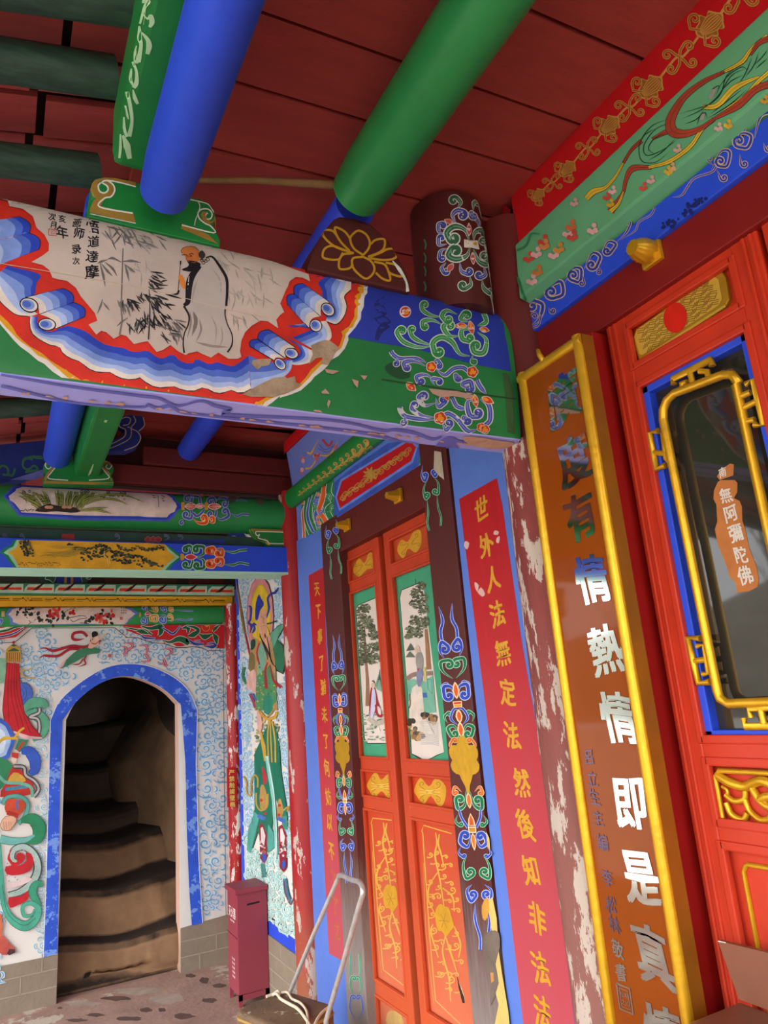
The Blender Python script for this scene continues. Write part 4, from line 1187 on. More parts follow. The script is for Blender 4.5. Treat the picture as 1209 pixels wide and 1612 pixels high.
for j in range(60):
    y = r8.uniform(1065, 1190); x = 215 + 20 * math.sin(y / 30) + r8.uniform(-40, 40)
    k.disc(x, y, r8.uniform(7, 14), r8.choice(MT), 8, r8.random(), 7)
for j in range(26):
    x = r8.uniform(280, 560); y = 1110 + r8.uniform(0, 90)
    k.line([(x, y), (x + 70, y + r8.uniform(-12, 6)), (x + 130, y + r8.uniform(-6, 12))], [2, 10, 2], r8.choice(['a88a30', 'b8912c', '9a8434']), 4)
for q in ([(150, 1255), (300, 1235), (450, 1270)], [(160, 1262), (280, 1258), (400, 1275)]):
    for j in range(22): k.disc(q[0][0] + j * 15, 1250 + r8.uniform(-14, 16), 5, r8.choice(['5a3a22', '3c3020']), 3)
for q in ([(830, 1150), (825, 1180), (850, 1215), (860, 1270)], [(870, 1190), (868, 1250)]): k.line(q, 8, 'd8b85c', 4)
far_scroll(k, [([(330, 690), (365, 660), (350, 605), (310, 610)], 20, 24, -1, 'g'), ([(330, 695), (365, 720), (350, 775), (310, 775)], 20, 24, 1, 'g'), ([(380, 690), (450, 670), (455, 615), (400, 605)], 22, 28, -1, 'g'), ([(380, 695), (450, 715), (455, 775), (405, 785)], 22, 28, 1, 'g'), ([(470, 670), (535, 660), (530, 620), (490, 625)], 24, 20, -1, 'o'), ([(470, 715), (535, 720), (530, 765), (495, 765)], 24, 20, 1, 'o'), ([(550, 625), (600, 630), (600, 680), (565, 680)], 22, 18, 1, 'o'), ([(550, 760), (600, 755), (600, 710), (565, 705)], 22, 18, -1, 'o'), ([(610, 640), (690, 655), (740, 640), (800, 635)], 14, None, 1, 'g'), ([(610, 750), (690, 755), (740, 738), (815, 752)], 14, None, 1, 'g')], GF)
k.petal(*GF((310, 692))[0], 0, 85, 44, 'c03440', 'e0d0d0')
k.poly(GF((272, 668), (295, 668), (303, 692), (295, 716), (272, 716)), 'c8963c', 2)
# the batten behind
k = brush_on(tb, 0, 640, 5.0375, 60, far=4.2)
k.poly([(490, 1010), (590, 1012), (590, 1060), (490, 1055)], 'a83838')
for x in (1175, 1215, 1255): k.petal(x, 1075, -1.6, 42, 50, '9c3c44', 'b06068')
for x in (40, 175, 930, 1320, 1430): k.scroll([(x - 20, 1065), (x + 16, 1045), (x + 6, 1018)], 8, '3c4480', '9aa09c', 13, -1)
k.line([(1300, 1080), (1500, 1075), (1780, 1070)], 36, '2c3a8c', 3)
# green corner brace between the two far beams, and its blue scrolled neighbour
bz = MB()
bz.prism(px_loop([(820, 462), (832, 490), (860, 520), (880, 545), (930, 560), (965, 600), (1142, 606), (1130, 470)], 230, 740, 5.0375, 1, FY + 0.02), (0, 0.05, 0), GREEN, 0.002)
k = brush_on(bz, 230, 740, 5.0375, None, far=4.2)
k.line([(832, 470), (1125, 485)], 22, GOLDB, 2); k.line([(985, 598), (1140, 600)], 16, GOLDB, 2)
k.line([(830, 470), (850, 515), (885, 545), (940, 560), (980, 595)], [20, 26, 20, 26, 16], GOLD, 5)
k.line([(1120, 494), (900, 488), (868, 495), (880, 520), (900, 510)], 8, OFFW, 5); k.line([(900, 515), (890, 540), (960, 560), (985, 582), (1130, 584)], 7, OFFW, 4)
bz2 = MB()
bz2.prism(px_loop([(610, 600), (625, 550), (650, 510), (690, 495), (780, 495), (805, 530), (830, 570), (880, 602)], 230, 740, 5.0375, 1, FY + 0.10), (0, 0.03, 0), mat('brace_navy', '2a3a8e', .55, .15), 0.002)
k = brush_on(bz2, 230, 740, 5.0375, None, far=4.2)
for j in range(9): k.scroll([(630 + 14 * j, 590), (640 + 14 * j, 550), (690 + 8 * j, 520 + 4 * j)], 3, 'b8bcd0', None, 12, 1)
k.line([(780, 500), (815, 550), (880, 598)], 9, 'd0d4e0', 4)
# ------------------------------------------------------------------ end wall: mural, arch band, header beams
def cr(ox, oy, s):
    return lambda *p: [(ox + x / s, oy + y / s) for x, y in p]
T1, T2 = cr(0, 890, 6.045), cr(190, 890, 6.045)
W1, W2 = cr(0, 1000, 6.4455), cr(0, 1230, 5.555)
Q1, Q2 = cr(365, 895, 5.287), cr(365, 1190, 5.0333)
SK, SKL, SKD = '6a9ac0', 'bdd6e4', '4d7f9e'
def cloud(b, x, y, r, rot=0.0, sx=1.0, cols=(SKL, SK), rnd=R_):
    """a brushed cloud curl: one spiral with lobes about it"""
    def M(p):
        c, s = math.cos(rot), math.sin(rot)
        return (x + (p[0] * c - p[1] * s) * r * sx, y + (p[0] * s + p[1] * c) * r)
    d = rnd.choice((1, -1))
    paths = [[M((d * .62 * (1 - .8 * t) * math.cos(2 * PI * 1.25 * t), .55 * (1 - .8 * t) * math.sin(2 * PI * 1.25 * t))) for t in [q / 12 for q in range(13)]]]
    n = rnd.choice((4, 5, 6))
    for j in range(n):
        a0 = 2 * PI * j / n + rnd.random() * .3
        c0 = (.85 * math.cos(a0), .72 * math.sin(a0))
        paths.append([M((c0[0] + .34 * math.cos(a0 + q), c0[1] + .34 * math.sin(a0 + q))) for q in [-1.9 + 3.6 * u / 5 for u in range(6)]])
    if rnd.random() < .5:
        paths.append([M((-1.2, .7)), M((-.4, 1.12)), M((.4, .98)), M((1.2, 1.2))])
    for w, c in ((r * .42, cols[0]), (r * .16, cols[1])):
        for p in paths:
            b.line(p, w, c, 2, 3)
def cloud_field(b, inside, x0, x1, y0, y1, r0, r1, n, sx=1.0, seed=1, cols=(SKL, SK)):
    rnd = random.Random(seed)
    pts = []
    tries = 0
    while len(pts) < n and tries < n * 60:
        tries += 1
        x, y, r = rnd.uniform(x0, x1), rnd.uniform(y0, y1), rnd.uniform(r0, r1)
        if not inside(x, y): continue
        if any(((x - a) / sx) ** 2 + (y - c) ** 2 < (0.84 * (r + q)) ** 2 for a, c, q in pts): continue
        pts.append((x, y, r)); cloud(b, x, y, r, rnd.uniform(-.6, .6), sx, cols, rnd)
e = Brush(mural, plane=(1, E_Y), h=0.0008, step=0.000004)
BAND = mat('weathered_blue_band', '2c54c8', .75, .25, 10, chip='6f93dc', chip_t=0.55, chip_s=12)
def arch_x(y):
    for (a, b_) in zip(arch_out[:4], arch_out[1:4]):
        pass
    return 74
def in_wall(x, y):
    if y < 990: return False
    if 64 < x < 322 and y > 1118: return not (72 < x < 318)
    dx, dy = (x - 198) / 128, (y - 1132) / 96
    return dx * dx + dy * dy > 1.02
def clear_fig(x, y):
    if x < 80 and 1000 < y < 1500:
        return (x > 32 and y < 1075) or x > 62 or (x > 58 and 1170 < y < 1225)
    if 58 < x < 160 and 992 < y < 1056: return (x < 70 and y < 1010) or (y > 1040 and x < 80)
    return True
SKG = ('cfe0e4', '8fb6c6')
cloud_field(e, lambda x, y: in_wall(x, y) and clear_fig(x, y) and y > 1000 - (6 if 60 < x < 250 else -22), 0, 350, 990, 1120, 8, 14, 420, seed=4)
cloud_field(e, lambda x, y: in_wall(x, y) and y < 1440 - (x - 318) * .3, 322, 351, 1100, 1445, 10, 16, 110, seed=5)
cloud_field(e, lambda x, y: in_wall(x, y) and clear_fig(x, y), 0, 70, 1100, 1500, 7, 13, 120, seed=6, cols=SKG)
cloud_field(e, lambda x, y: True, -330, -8, 1005, 1540, 9, 16, 200, seed=14)
ao = [at(x, y, 1, E_Y) for x, y in arch_out]
bandpx = [tuple(p) for p in smooth(arch_out[3:12], 4)]
bo = arch_out[:3] + bandpx + arch_out[12:]
bi = [(90, 1500), (92, 1400), (94, 1250)] + [tuple(p) for p in smooth([(98, 1134), (119, 1106), (147, 1082), (179, 1067), (206, 1065), (238, 1075), (262, 1089), (284, 1110)], 4)] + [(291, 1200), (293, 1300), (297, 1400), (301, 1456)]
e.poly(bo + bi[::-1], BAND)
e.line(bo, 1.0, 'e4e4ea', 0)
# black rule and its bracketed top
e.line(T1((-60, 745), (130, 735), (165, 715), (300, 600), (1090, 597), (1209, 690)) + T2((40, 690), (150, 690), (300, 740), (400, 745), (520, 785), (620, 785), (680, 775), (780, 790), (820, 815), (970, 815)), 1.0, '2a1c1c', 0)
e.line([(350.5, 1025), (351, 1100), (352.5, 1250), (355, 1440)], .9, '3a3434', 3)
# flying figure with ribbons
RB = 'a51d2c'
for q, w in (([(830, 680), (780, 640), (700, 650), (690, 700), (740, 712), (800, 700)], 22), ([(870, 700), (860, 750), (800, 780), (690, 770), (600, 790), (500, 815), (430, 790), (365, 800)], 22), ([(760, 800), (660, 800), (560, 860), (470, 865), (420, 860), (365, 885)], 20), ([(820, 860), (800, 900), (810, 940), (740, 970)], 12), ([(790, 890), (750, 940), (680, 945)], 10), ([(950, 710), (930, 750)], 18)):
    e.line(T1(*q), w / 6.0 * 1.2, '3a1016', 6, 2); e.line(T1(*q), w / 6.0, RB, 6, 2)
e.poly(T1((800, 790), (880, 780), (940, 800), (940, 840), (840, 850), (700, 930), (590, 980), (570, 975), (640, 890), (720, 820)), '3f7d5c', 2)
e.poly(T1((640, 880), (600, 960), (550, 990), (545, 980), (600, 920)), 'd9a8a8')
e.poly(T1((865, 720), (925, 710), (940, 740), (880, 790), (835, 785)), 'dcb59a', 2)
e.disc(*T1((908, 690))[0], 4.2, 'dfba9e', 5)
e.disc(*T1((900, 655))[0], 5, '17151a', 4.4); e.disc(*T1((886, 675))[0], 2.4, '17151a')
e.line(T1((880, 720), (850, 690), (842, 630)), 2, 'dcb59a', 3); e.line(T1((930, 715), (975, 690), (1010, 650)), 1.8, 'dcb59a', 3)
e.line(T1((865, 740), (905, 750), (950, 715)), 1.4, RB, 4)
e.disc(*T1((1042, 862))[0], 3, 'b8604c')
# red fluttering ribbons above the arch
for q in ([(0, 770), (50, 790), (30, 850), (60, 860)], [(20, 740), (90, 745), (110, 775), (60, 810), (40, 855)], [(170, 770), (240, 765), (245, 830), (235, 850)], [(215, 840), (240, 860), (265, 910), (190, 915)], [(400, 795), (470, 800), (480, 830), (420, 870)], [(400, 880), (410, 910), (430, 960), (345, 915)]):
    e.line(T2(*q), [1, 4.2, 3.4, 1.2], 'b02038', 5); e.line(T2(*q), [.4, 1.2, 1, .4], 'e8b8c0', 5)
# guardian at the left edge (only his tasselled canopy, sleeve and scarves are in view)
e.poly(W1((-120, 520), (60, 470), (60, 240), (0, 235), (-120, 250)), '7fae90')
e.disc(*W1((230, 595))[0], 16.5, '1b2c6c', 18); e.disc(*W1((230, 595))[0], 15.8, '4664b8', 17.2)
for r in (40, 70): e.line(W1(*[(200 + r * math.cos(a), 590 + r * 1.2 * math.sin(a)) for a in [-1.2 + .3 * j for j in range(9)]]), .6, '1f3272', 2)
GT, GTD, GTL = '3a8f74', '1f5a48', '86c4a8'
e.line(W1((470, 735), (430, 690), (330, 690), (290, 760), (400, 830), (450, 900), (420, 1000), (330, 1060)), [9, 15, 17, 18, 19, 17, 15, 6], GTD, 6)
e.line(W1((470, 735), (430, 690), (330, 690), (290, 760), (400, 830), (450, 900), (420, 1000), (330, 1060)), [8, 14, 16, 17, 18, 16, 14, 5], '5a9f80', 6)
e.line(W1((400, 740), (390, 790), (300, 830), (380, 850), (400, 930), (390, 1000)), 7, '4a4a4c', 5); e.line(W1((400, 740), (390, 790), (300, 830), (380, 850), (400, 930), (390, 1000)), 3, 'b8b4b4', 5)
e.poly(W1((70, 280), (195, 290), (200, 420), (215, 600), (250, 780), (330, 920), (430, 1030), (300, 1030), (130, 970), (40, 870), (22, 760), (45, 500)), '7a1218', 0)
e.poly(W1((76, 282), (190, 290), (193, 430), (208, 610), (242, 785), (320, 925), (415, 1026), (300, 1022), (130, 962), (48, 868), (28, 760), (52, 500)), 'b8202a', 0)
for q in ([(100, 285), (80, 560), (90, 880)], [(125, 285), (115, 600), (190, 950)], [(150, 288), (150, 600), (250, 980)], [(172, 290), (180, 620), (310, 1000)]): e.line(W1(*q), .7, '5a0c12', 4)
e.poly(W1((135, 970), (300, 1022), (425, 1034), (425, 1050), (300, 1052), (240, 1045), (140, 990)), 'd8a8ac')
e.poly(W1((60, 150), (95, 110), (140, 95), (185, 115), (210, 160), (215, 275), (55, 275)), 'b89038', 0)
for j in range(7): e.line(W1((72 + 21 * j, 175), (70 + 21 * j, 270)), 1.4, 'a42828' if j % 2 else '6a5420', 2)
e.poly(W1((80, 160), (140, 130), (195, 155), (190, 165), (80, 168)), '3c5a34'); e.poly(W1((105, 105), (140, 90), (175, 108), (140, 118)), '3c5a34')
e.disc(*W1((138, 76))[0], 2.4, 'a82830')
e.line(W1((200, 330), (260, 360), (330, 330)), 1.6, 'b8964a', 4); e.line(W1((200, 360), (260, 430), (360, 436)), 2.4, 'b8964a', 4)
e.poly(W1((-200, 800), (30, 860), (110, 940), (150, 1060), (110, 1180), (60, 1260), (-200, 1270)), '3c5cb8', 3)
e.poly(W1((-200, 850), (20, 900), (80, 980), (110, 1070), (80, 1160), (30, 1230), (-200, 1230)), '9db8e0', 3)
e.poly(W1((-200, 920), (20, 960), (55, 1040), (50, 1130), (10, 1200), (-200, 1200)), 'c8d8e8', 3)
for q in ([(-20, 1110), (40, 1040), (140, 1040), (200, 970), (245, 940)], [(-20, 1090), (60, 1050), (180, 1050)]): e.line(W1(*q), 3.4, 'c8a030', 5)
e.poly(W1((150, 1150), (190, 1050), (250, 1060), (290, 1060), (250, 1140), (200, 1190)), '2f7a5c'); e.line(W1((180, 1170), (240, 1080)), 4, 'b03a2c', 2)
e.poly(W1((120, 1190), (190, 1195), (180, 1250), (120, 1235)), 'b83428'); e.poly(W1((110, 1240), (170, 1250), (160, 1300), (130, 1300)), 'dcc0b0')
e.line(W1((215, 1180), (290, 1180), (350, 1260), (350, 1360), (300, 1410)), [8, 18, 19, 16, 8], '1f3a98', 5); e.line(W1((215, 1180), (290, 1180), (350, 1260), (350, 1360), (300, 1410)), [7, 16, 17, 14, 6], '3558b8', 5)
# sleeve, fist, scarves
e.poly(W1((-100, 1240), (60, 1260), (130, 1340), (110, 1430), (0, 1560), (-100, 1560)), '2f7a52', 3)
e.poly(W1((120, 1340), (200, 1360), (280, 1430), (330, 1500), (320, 1612), (0, 1640), (60, 1500)), 'b02c26', 2)
e.poly(W1((140, 1390), (220, 1420), (260, 1480), (120, 1500), (80, 1470)), 'c89a3c', 2)
for j in range(10): e.disc(*W1((70 + 22 * j, 1560 - 3 * j))[0], 3, ['4a6cb8', '3c8a6c'][j % 2])
e.line(W1((140, 1330), (240, 1340), (260, 1420), (350, 1480), (390, 1560), (340, 1640)), 7, '3a3c40', 5); e.line(W1((140, 1330), (240, 1340), (260, 1420), (350, 1480), (390, 1560), (340, 1640)), 3.4, 'b0a8a8', 5)
e.line(W1((-20, 1420), (60, 1490), (200, 1500), (310, 1540), (330, 1640)), 5, '6aa894', 5)
e.poly(W2((50, 180), (100, 150), (210, 170), (220, 220), (170, 290), (50, 270)), 'c04a2c', 2); e.line(W2((60, 270), (160, 300)), 7, 'a82c20', 2)
e.line(W2((150, 160), (150, 250)), 3.2, '4a6cb8', 2)
e.poly(W2((0, 370), (50, 300), (120, 300), (150, 340), (110, 400), (80, 430), (20, 425)), '8a5a48', 2); e.poly(W2((4, 370), (52, 305), (118, 306), (143, 340), (106, 396), (78, 424), (24, 420)), 'd2a488', 2)
for x in (30, 52, 74, 94): e.line(W2((x, 350), (x + 6, 420)), .6, '8a5a48', 2)
for q, w, c in (([(20, 200), (60, 140), (170, 130), (240, 190), (220, 300), (160, 370)], 5.4, '5a9f94'), ([(180, 340), (280, 330), (340, 400), (320, 500), (220, 530)], [6, 18, 20, 16, 4], '2b8058'), ([(0, 500), (100, 520), (220, 510), (300, 470)], [12, 11, 8, 3], '66a8a0')):
    e.line(W2(*q), [v * 1.12 for v in w] if isinstance(w, list) else w * 1.25, GTD, 6); e.line(W2(*q), w, c, 6)
e.line(W2((75, 990), (180, 960), (280, 880), (330, 760), (300, 640), (210, 570), (120, 600), (110, 680), (170, 700), (210, 660)), [10, 12, 14, 14, 13, 12, 11, 9, 7, 5], '3c4448', 6)
e.line(W2((75, 990), (180, 960), (280, 880), (330, 760), (300, 640), (210, 570), (120, 600), (110, 680), (170, 700), (210, 660)), [7, 9, 10, 10, 9, 9, 8, 6, 5, 3], '9fb8b0', 6)
for j in range(26):
    a = j / 26 * 7.2
    e.disc(*W2((200 + (150 - 12 * j / 5) * math.cos(a - 4), 760 + (200 - 4 * j) * math.sin(a - 4)))[0], 1.3, 'b8909c')
e.poly(W2((45, 740), (130, 740), (200, 700), (220, 650), (180, 620), (140, 660), (150, 700), (110, 700), (80, 640), (120, 580), (80, 620), (65, 680), (100, 730)), 'b4222a', 2)
e.poly(W2((50, 740), (160, 735), (230, 690), (225, 620), (270, 630), (295, 700), (260, 780), (160, 815), (60, 810)), 'b4222a', 2)
e.disc(*W2((172, 655))[0], 6, 'b4222a')
e.poly(W2((75, 1010), (180, 1000), (270, 930), (240, 1030), (150, 1080), (85, 1100)), 'b4222a', 2)
e.poly(W2((65, 890), (180, 870), (220, 830), (280, 850), (200, 900), (70, 930)), 'd8c0c0', 2)
e.line(W2((370, 890), (310, 900), (285, 970), (330, 1060), (355, 1090)), [10, 12, 14, 10, 3], GTD, 5); e.line(W2((370, 890), (310, 900), (285, 970), (330, 1060), (355, 1090)), [8.6, 10.6, 12, 8.6, 2], '3a9070', 5)
e.line(W2((-5, 540), (10, 800), (30, 1050), (100, 1200), (210, 1260), (300, 1210), (335, 1110), (270, 1060), (200, 1090), (210, 1170), (280, 1160), (300, 1110)), [5, 7, 9, 13, 17, 14, 10, 7, 6, 6, 4, 2], GTD, 6)
e.line(W2((-5, 540), (10, 800), (30, 1050), (100, 1200), (210, 1260), (300, 1210), (335, 1110), (270, 1060), (200, 1090), (210, 1170), (280, 1160), (300, 1110)), [4, 6, 8, 11.6, 15.4, 12.4, 8.6, 6, 5, 5, 3, 1.4], '4aa088', 6)
e.line(W2((20, 900), (60, 1130), (150, 1230), (230, 1250), (310, 1190)), .8, GTD, 6)
e.poly(W2((-60, 1140), (10, 1150), (25, 1250), (15, 1350), (-60, 1380)), 'c06a4c'); e.poly(W2((10, 1340), (60, 1380), (100, 1430), (135, 1460), (90, 1500), (20, 1510), (-40, 1440)), 'b8544a', 2); e.poly(W2((60, 1500), (80, 1460), (130, 1460), (135, 1490), (80, 1515)), '4a3030')
tag(mural.build('wall_end'), kind='structure')

# ------------------------------------------------------------------ side mural: a robed guardian with a halberd
g = Brush(gm, plane=(0, WFX), h=0.0008, step=0.000004)
g.poly([(370, 880), (374.5, 880), (386, 1392), (381, 1392)], BLUE)
g.line([(377, 880), (388, 1392)], .7, '9fb4d8', 1)
def fig_clear(x, y):
    yy_ = (y - 895) * 5.287; xx_ = (x - 365) * 5.287
    if y < 1200: return not (140 < xx_ < 360 and 60 < yy_ < 560 or 110 < xx_ < 460 and 560 < yy_ < 1000 or 160 < xx_ < 410 and yy_ >= 1000)
    x2, y2 = (x - 365) * 5.0333, (y - 1190) * 5.0333
    if y2 < 500: return not (190 < x2 < 420)
    if y2 < 780: return not (130 < x2 < 450)
    return not ((232 < x2 < 300 and y2 < 970) or (395 < x2 < 460 and y2 < 1000) or (425 < x2 < 510 and y2 < 1190))
def lim(x, y): return x < 456 + (y - 900) * .036 - 3 and x > 378 + (y - 880) * .02 + 2
cloud_field(g, lambda x, y: lim(x, y) and fig_clear(x, y), 376, 476, 890, 1330, 7, 11, 330, sx=.6, seed=9, cols=('bcd6e6', '78a8c8'))
cloud_field(g, lambda x, y: lim(x, y) and fig_clear(x, y) and y < 1452 + (x - 430) * .5, 376, 480, 1318, 1475, 7, 11, 190, sx=.6, seed=10, cols=('cfe6e2', '80b8b4'))
g.disc(*Q1((245, 400))[0], 21.5, '7a3040', 66 / 1.02); g.disc(*Q1((245, 400))[0], 20.8, 'cf8a90', 63.5); g.disc(*Q1((250, 400))[0], 16.8, 'c89a2c', 52); g.disc(*Q1((250, 400))[0], 15.8, 'd8b832', 50)
GN, GNL, GND, BLK = '2c6e4e', '5c9a80', '17442f', '231c1c'
g.line(Q1((45, 115), (75, 300), (115, 540)), [1, 3.4, 2.6], '8f6a2a', 3); g.line(Q1((118, 540), (165, 750)), 2.2, 'a02030', 2)
for q in ([(150, 310), (170, 330), (165, 420), (150, 450), (175, 480), (160, 540)], [(215, 470), (190, 460), (200, 500), (180, 540)], [(300, 410), (320, 330), (310, 250), (340, 210), (370, 200), (395, 160)]):
    g.line(Q1(*q), [2, 4, 3.4, 3.4, 4.4, 1], '2a3a98', 6)
g.poly(Q1((300, 460), (330, 540), (400, 470), (465, 450), (420, 540), (390, 590), (440, 640), (462, 760), (440, 880), (380, 850), (350, 700), (340, 600)), BLK); g.poly(Q1((306, 470), (330, 540), (405, 474), (458, 454), (416, 540), (384, 590), (434, 644), (455, 760), (436, 870), (384, 842), (355, 700), (345, 600)), GN)
g.poly(Q1((330, 545), (405, 474), (458, 454), (400, 560), (340, 700)), GNL); g.line(Q1((300, 460), (330, 455), (385, 435)), 2.4, GND, 3)
g.poly(Q1((180, 560), (240, 600), (340, 600), (370, 760), (380, 1000), (390, 1180), (200, 1180), (210, 1000), (150, 830), (150, 760)), 'b08a58')
g.poly(Q1((230, 620), (300, 640), (290, 800), (230, 930), (220, 860)), '78a890'); g.poly(Q1((210, 900), (330, 800), (370, 900), (385, 1100), (320, 1180), (210, 1180)), '4a8a5c')
for j in range(60):
    x, y = R_.uniform(215, 375), R_.uniform(820, 1500)
    g.disc(*Q1((x, y))[0], 1.3, R_.choice(['c8a23a', 'b8963c', '2c6e4e', '9a9a8a']))
for j in range(46):
    x, y = R_.uniform(200, 405), R_.uniform(1230, 1520)
    if 300 < x < 370: continue
    g.disc(*Q1((x, y))[0], 1.9, R_.choice(['8a8a4a', 'b8a868', '5a7a5a', '9aa8a0']))
g.line(Q1((240, 620), (220, 700), (240, 800)), 2.6, 'a82c2c', 3)
g.poly(Q1((225, 420), (300, 400), (305, 560), (320, 600), (315, 700), (255, 560), (230, 500)), 'd29a80'); g.poly(Q1((230, 400), (290, 330), (300, 420), (292, 540), (255, 540), (232, 470)), 'd8a080', 2)
for q in ([(250, 395), (270, 405)], [(278, 390), (292, 385)], [(270, 480), (290, 470), (298, 490)], [(278, 410), (272, 450), (285, 455)]): g.line(Q1(*q), .5, '4a2820', 3)
g.poly(Q1((205, 420), (210, 290), (235, 215), (255, 250), (275, 280), (275, 310), (245, 350), (230, 420)), '2438a0', 2)
for q in ([(240, 540), (270, 620), (300, 700), (310, 760)], [(300, 560), (320, 650), (340, 770), (385, 830)], [(285, 540), (290, 580)], [(240, 560), (290, 640), (330, 740), (360, 800)]): g.line(Q1(*q), [1, 2.4, .8], BLK, 4)
for q in ([(310, 780), (290, 850), (300, 1000)], [(330, 800), (360, 930), (420, 990)]): g.line(Q1(*q), [1.6, 3.6, 4.8], 'a02430', 4)
g.poly(Q1((150, 880), (195, 840), (215, 900), (205, 1030), (170, 1010), (130, 990)), 'd8a89c', 2); g.poly(Q1((160, 700), (200, 720), (200, 830), (150, 840)), '7a6a3c', 2); g.poly(Q1((170, 600), (205, 590), (205, 650), (170, 680)), GND, 2)
g.line(Q1((110, 820), (100, 900), (130, 960)), 4, '3c7a54', 4); g.line(Q1((160, 1040), (190, 1110), (205, 1160)), 4, '9c3c50', 3); g.line(Q1((180, 1040), (215, 1100)), 3, '4a64a8', 3)
g.poly(Q1((275, 1090), (310, 1050), (350, 1090), (345, 1210), (280, 1200)), '2f8068', 2)
g.poly(Q1((220, 1190), (240, 1180), (265, 1290), (250, 1360), (225, 1330)), 'd8a89c', 2)
g.line(Q1((240, 1190), (300, 1250), (370, 1230), (385, 1190)), 4.5, 'c89c34', 4); g.line(Q1((230, 1180), (300, 1235), (380, 1150)), 2, 'b8883c', 4)
g.poly(Q1((190, 1560), (310, 1300), (375, 1310), (410, 1500), (415, 1612)) + Q2((400, 130), (440, 380), (455, 560), (420, 560), (380, 400), (350, 300), (310, 760), (290, 760), (215, 600), (160, 770), (130, 740), (190, 420), (188, 0)), '1f7058')
g.poly(Q2((190, 440), (230, 480), (210, 560), (160, 770), (128, 745), (140, 580)), '4f9c90'); g.poly(Q2((300, 540), (340, 600), (350, 720), (300, 765), (290, 680)), '4f9c90'); g.poly(Q2((400, 480), (450, 470), (450, 580), (420, 580)), '3a8a74')
for q in ([(320, 1260), (310, 1400), (318, 1612)], [(345, 1270), (370, 1420), (375, 1612)], [(330, 1250), (335, 1400), (345, 1612)]): g.line(Q1(*q), 2.2, 'c8a03a', 3)
g.line(Q1((250, 1360), (275, 1480), (290, 1600)), [3, 6, 4], 'c89c34', 3)
g.poly(Q2((272, 0), (300, 0), (350, 300), (370, 560), (375, 780), (355, 840), (350, 700), (330, 360)), '8ac4bc'); g.line(Q2((290, 0), (345, 300), (365, 600), (358, 830)), 1, 'd8ece8', 3)
g.poly(Q2((250, 100), (265, 95), (290, 170), (280, 220), (262, 215)), 'b02c38', 2)
for q in ([(100, 160), (125, 200), (130, 290), (160, 310), (165, 200), (190, 150), (215, 180), (215, 250)], [(205, 290), (205, 380), (240, 430), (290, 400), (295, 300)], [(420, 430), (460, 400), (450, 440)], [(470, 510), (480, 570), (495, 640), (470, 560)]): g.line(Q2(*q), 2.6, 'b08c3c', 6)
g.poly(Q2((235, 250), (265, 230), (290, 330), (280, 420), (235, 410)), 'b08a4a', 2); g.poly(Q2((375, 360), (400, 340), (420, 440), (395, 510), (370, 480)), 'b08a4a', 2)
for x, y in ((245, 350), (275, 455), (390, 390), (385, 465)): g.disc(*Q2((x, y))[0], 2.4, 'b03430')
for x0, y0 in ((245, 480), (405, 500)): g.line(Q2((x0 - 30, y0 - 10), (x0 + 30, y0 + 20)), 6, '4a68b8', 2)
for x0, y0, m_ in ((255, 560, 0), (410, 570, 60)):
    g.poly(Q2((x0 - 30, y0 - 10), (x0, y0 - 30), (x0 + 35, y0 + 60), (x0 + 35, y0 + 250 + m_), (x0 + 10, y0 + 290 + m_), (x0 - 20, y0 + 250 + m_), (x0 - 25, y0 + 90)), '8c2434'); g.poly(Q2((x0 - 16, y0 + 10), (x0, y0), (x0 + 22, y0 + 70), (x0 + 12, y0 + 150), (x0 - 12, y0 + 120)), 'd8cccc'); g.disc(*Q2((x0 + 12, y0 + 240 + m_ * .8))[0], 3, '3452b0', 7)
    for j in range(16): g.disc(*Q2((x0 + R_.uniform(-20, 26), y0 + 110 + R_.uniform(0, 110)))[0], 1.6, R_.choice(['c8a0a0', 'b04048', 'd8d4d0', '3f7f70']))
g.line(Q2((255, 850), (260, 900), (270, 960)), 7, '44807a', 3); g.line(Q2((430, 970), (445, 1080), (485, 1160)), [6, 7, 3], '44708a', 4); g.line(Q2((425, 990), (440, 1100), (480, 1175), (500, 1120)), 1.4, '7a1c2c', 4)
tag(gm.build('wall_mural'), kind='structure')

# ------------------------------------------------------------------ header beams over the arch
CY = 5.11
def zb(px, py, y=CY): return at(px, py, 1, y).z
cor = MB()      # fret-painted strip
zc0, zc1 = zb(180, 937), zb(180, 919)
cor.box(-2.0, 1.49, CY, 5.21, zc0, zc1, mat('strip_green', '2f7a55', .6, .15), 0.003)
k = Brush(cor, plane=(1, CY), h=0.0008, step=0.00001).zoom(0, 890, 6.045)
for j in range(-3, 9):
    x = 245 + 293 * j - 5 * max(0, j - 3)
    if x > 2180: break
    y = 205 + (x - 245) * .012
    x2 = min(x + 265, 2225)
    k.poly([(x - 25, y + 60), (x - 5, y + 5), (x + 30, y - 25), (x2 + 5, y - 25), (x2 + 5, y + 62), (x2 - 40, y + 62)], 'a8cdb4')
    k.poly([(x, y + 35), (x + 15, y - 2), (x + 90, y - 2), (x + 120, y - 25), (x + 140, y - 25), (x + 120, y + 2), (x2 - 5, y + 2), (x2 - 5, y + 38)], 'd8c0a8')
    k.poly([(x + 8, y + 30), (x + 20, y + 3), (x + 95, y + 3), (x + 130, y - 22), (x + 125, y + 8), (x2 - 12, y + 8), (x2 - 12, y + 32)], 'c8401c')
    k.poly([(x + 60, y + 35), (x + 165, y - 40), (x + 185, y - 40), (x + 110, y + 30)], '1c2a22')
yel = MB()
zy0, zy1 = zb(180, 953), zb(180, 938)
yel.box(-2.0, 1.49, CY + 0.01, 5.21, zy0, zy1, mat('ochre_yellow', 'd39c12', .55, .08), 0.003)
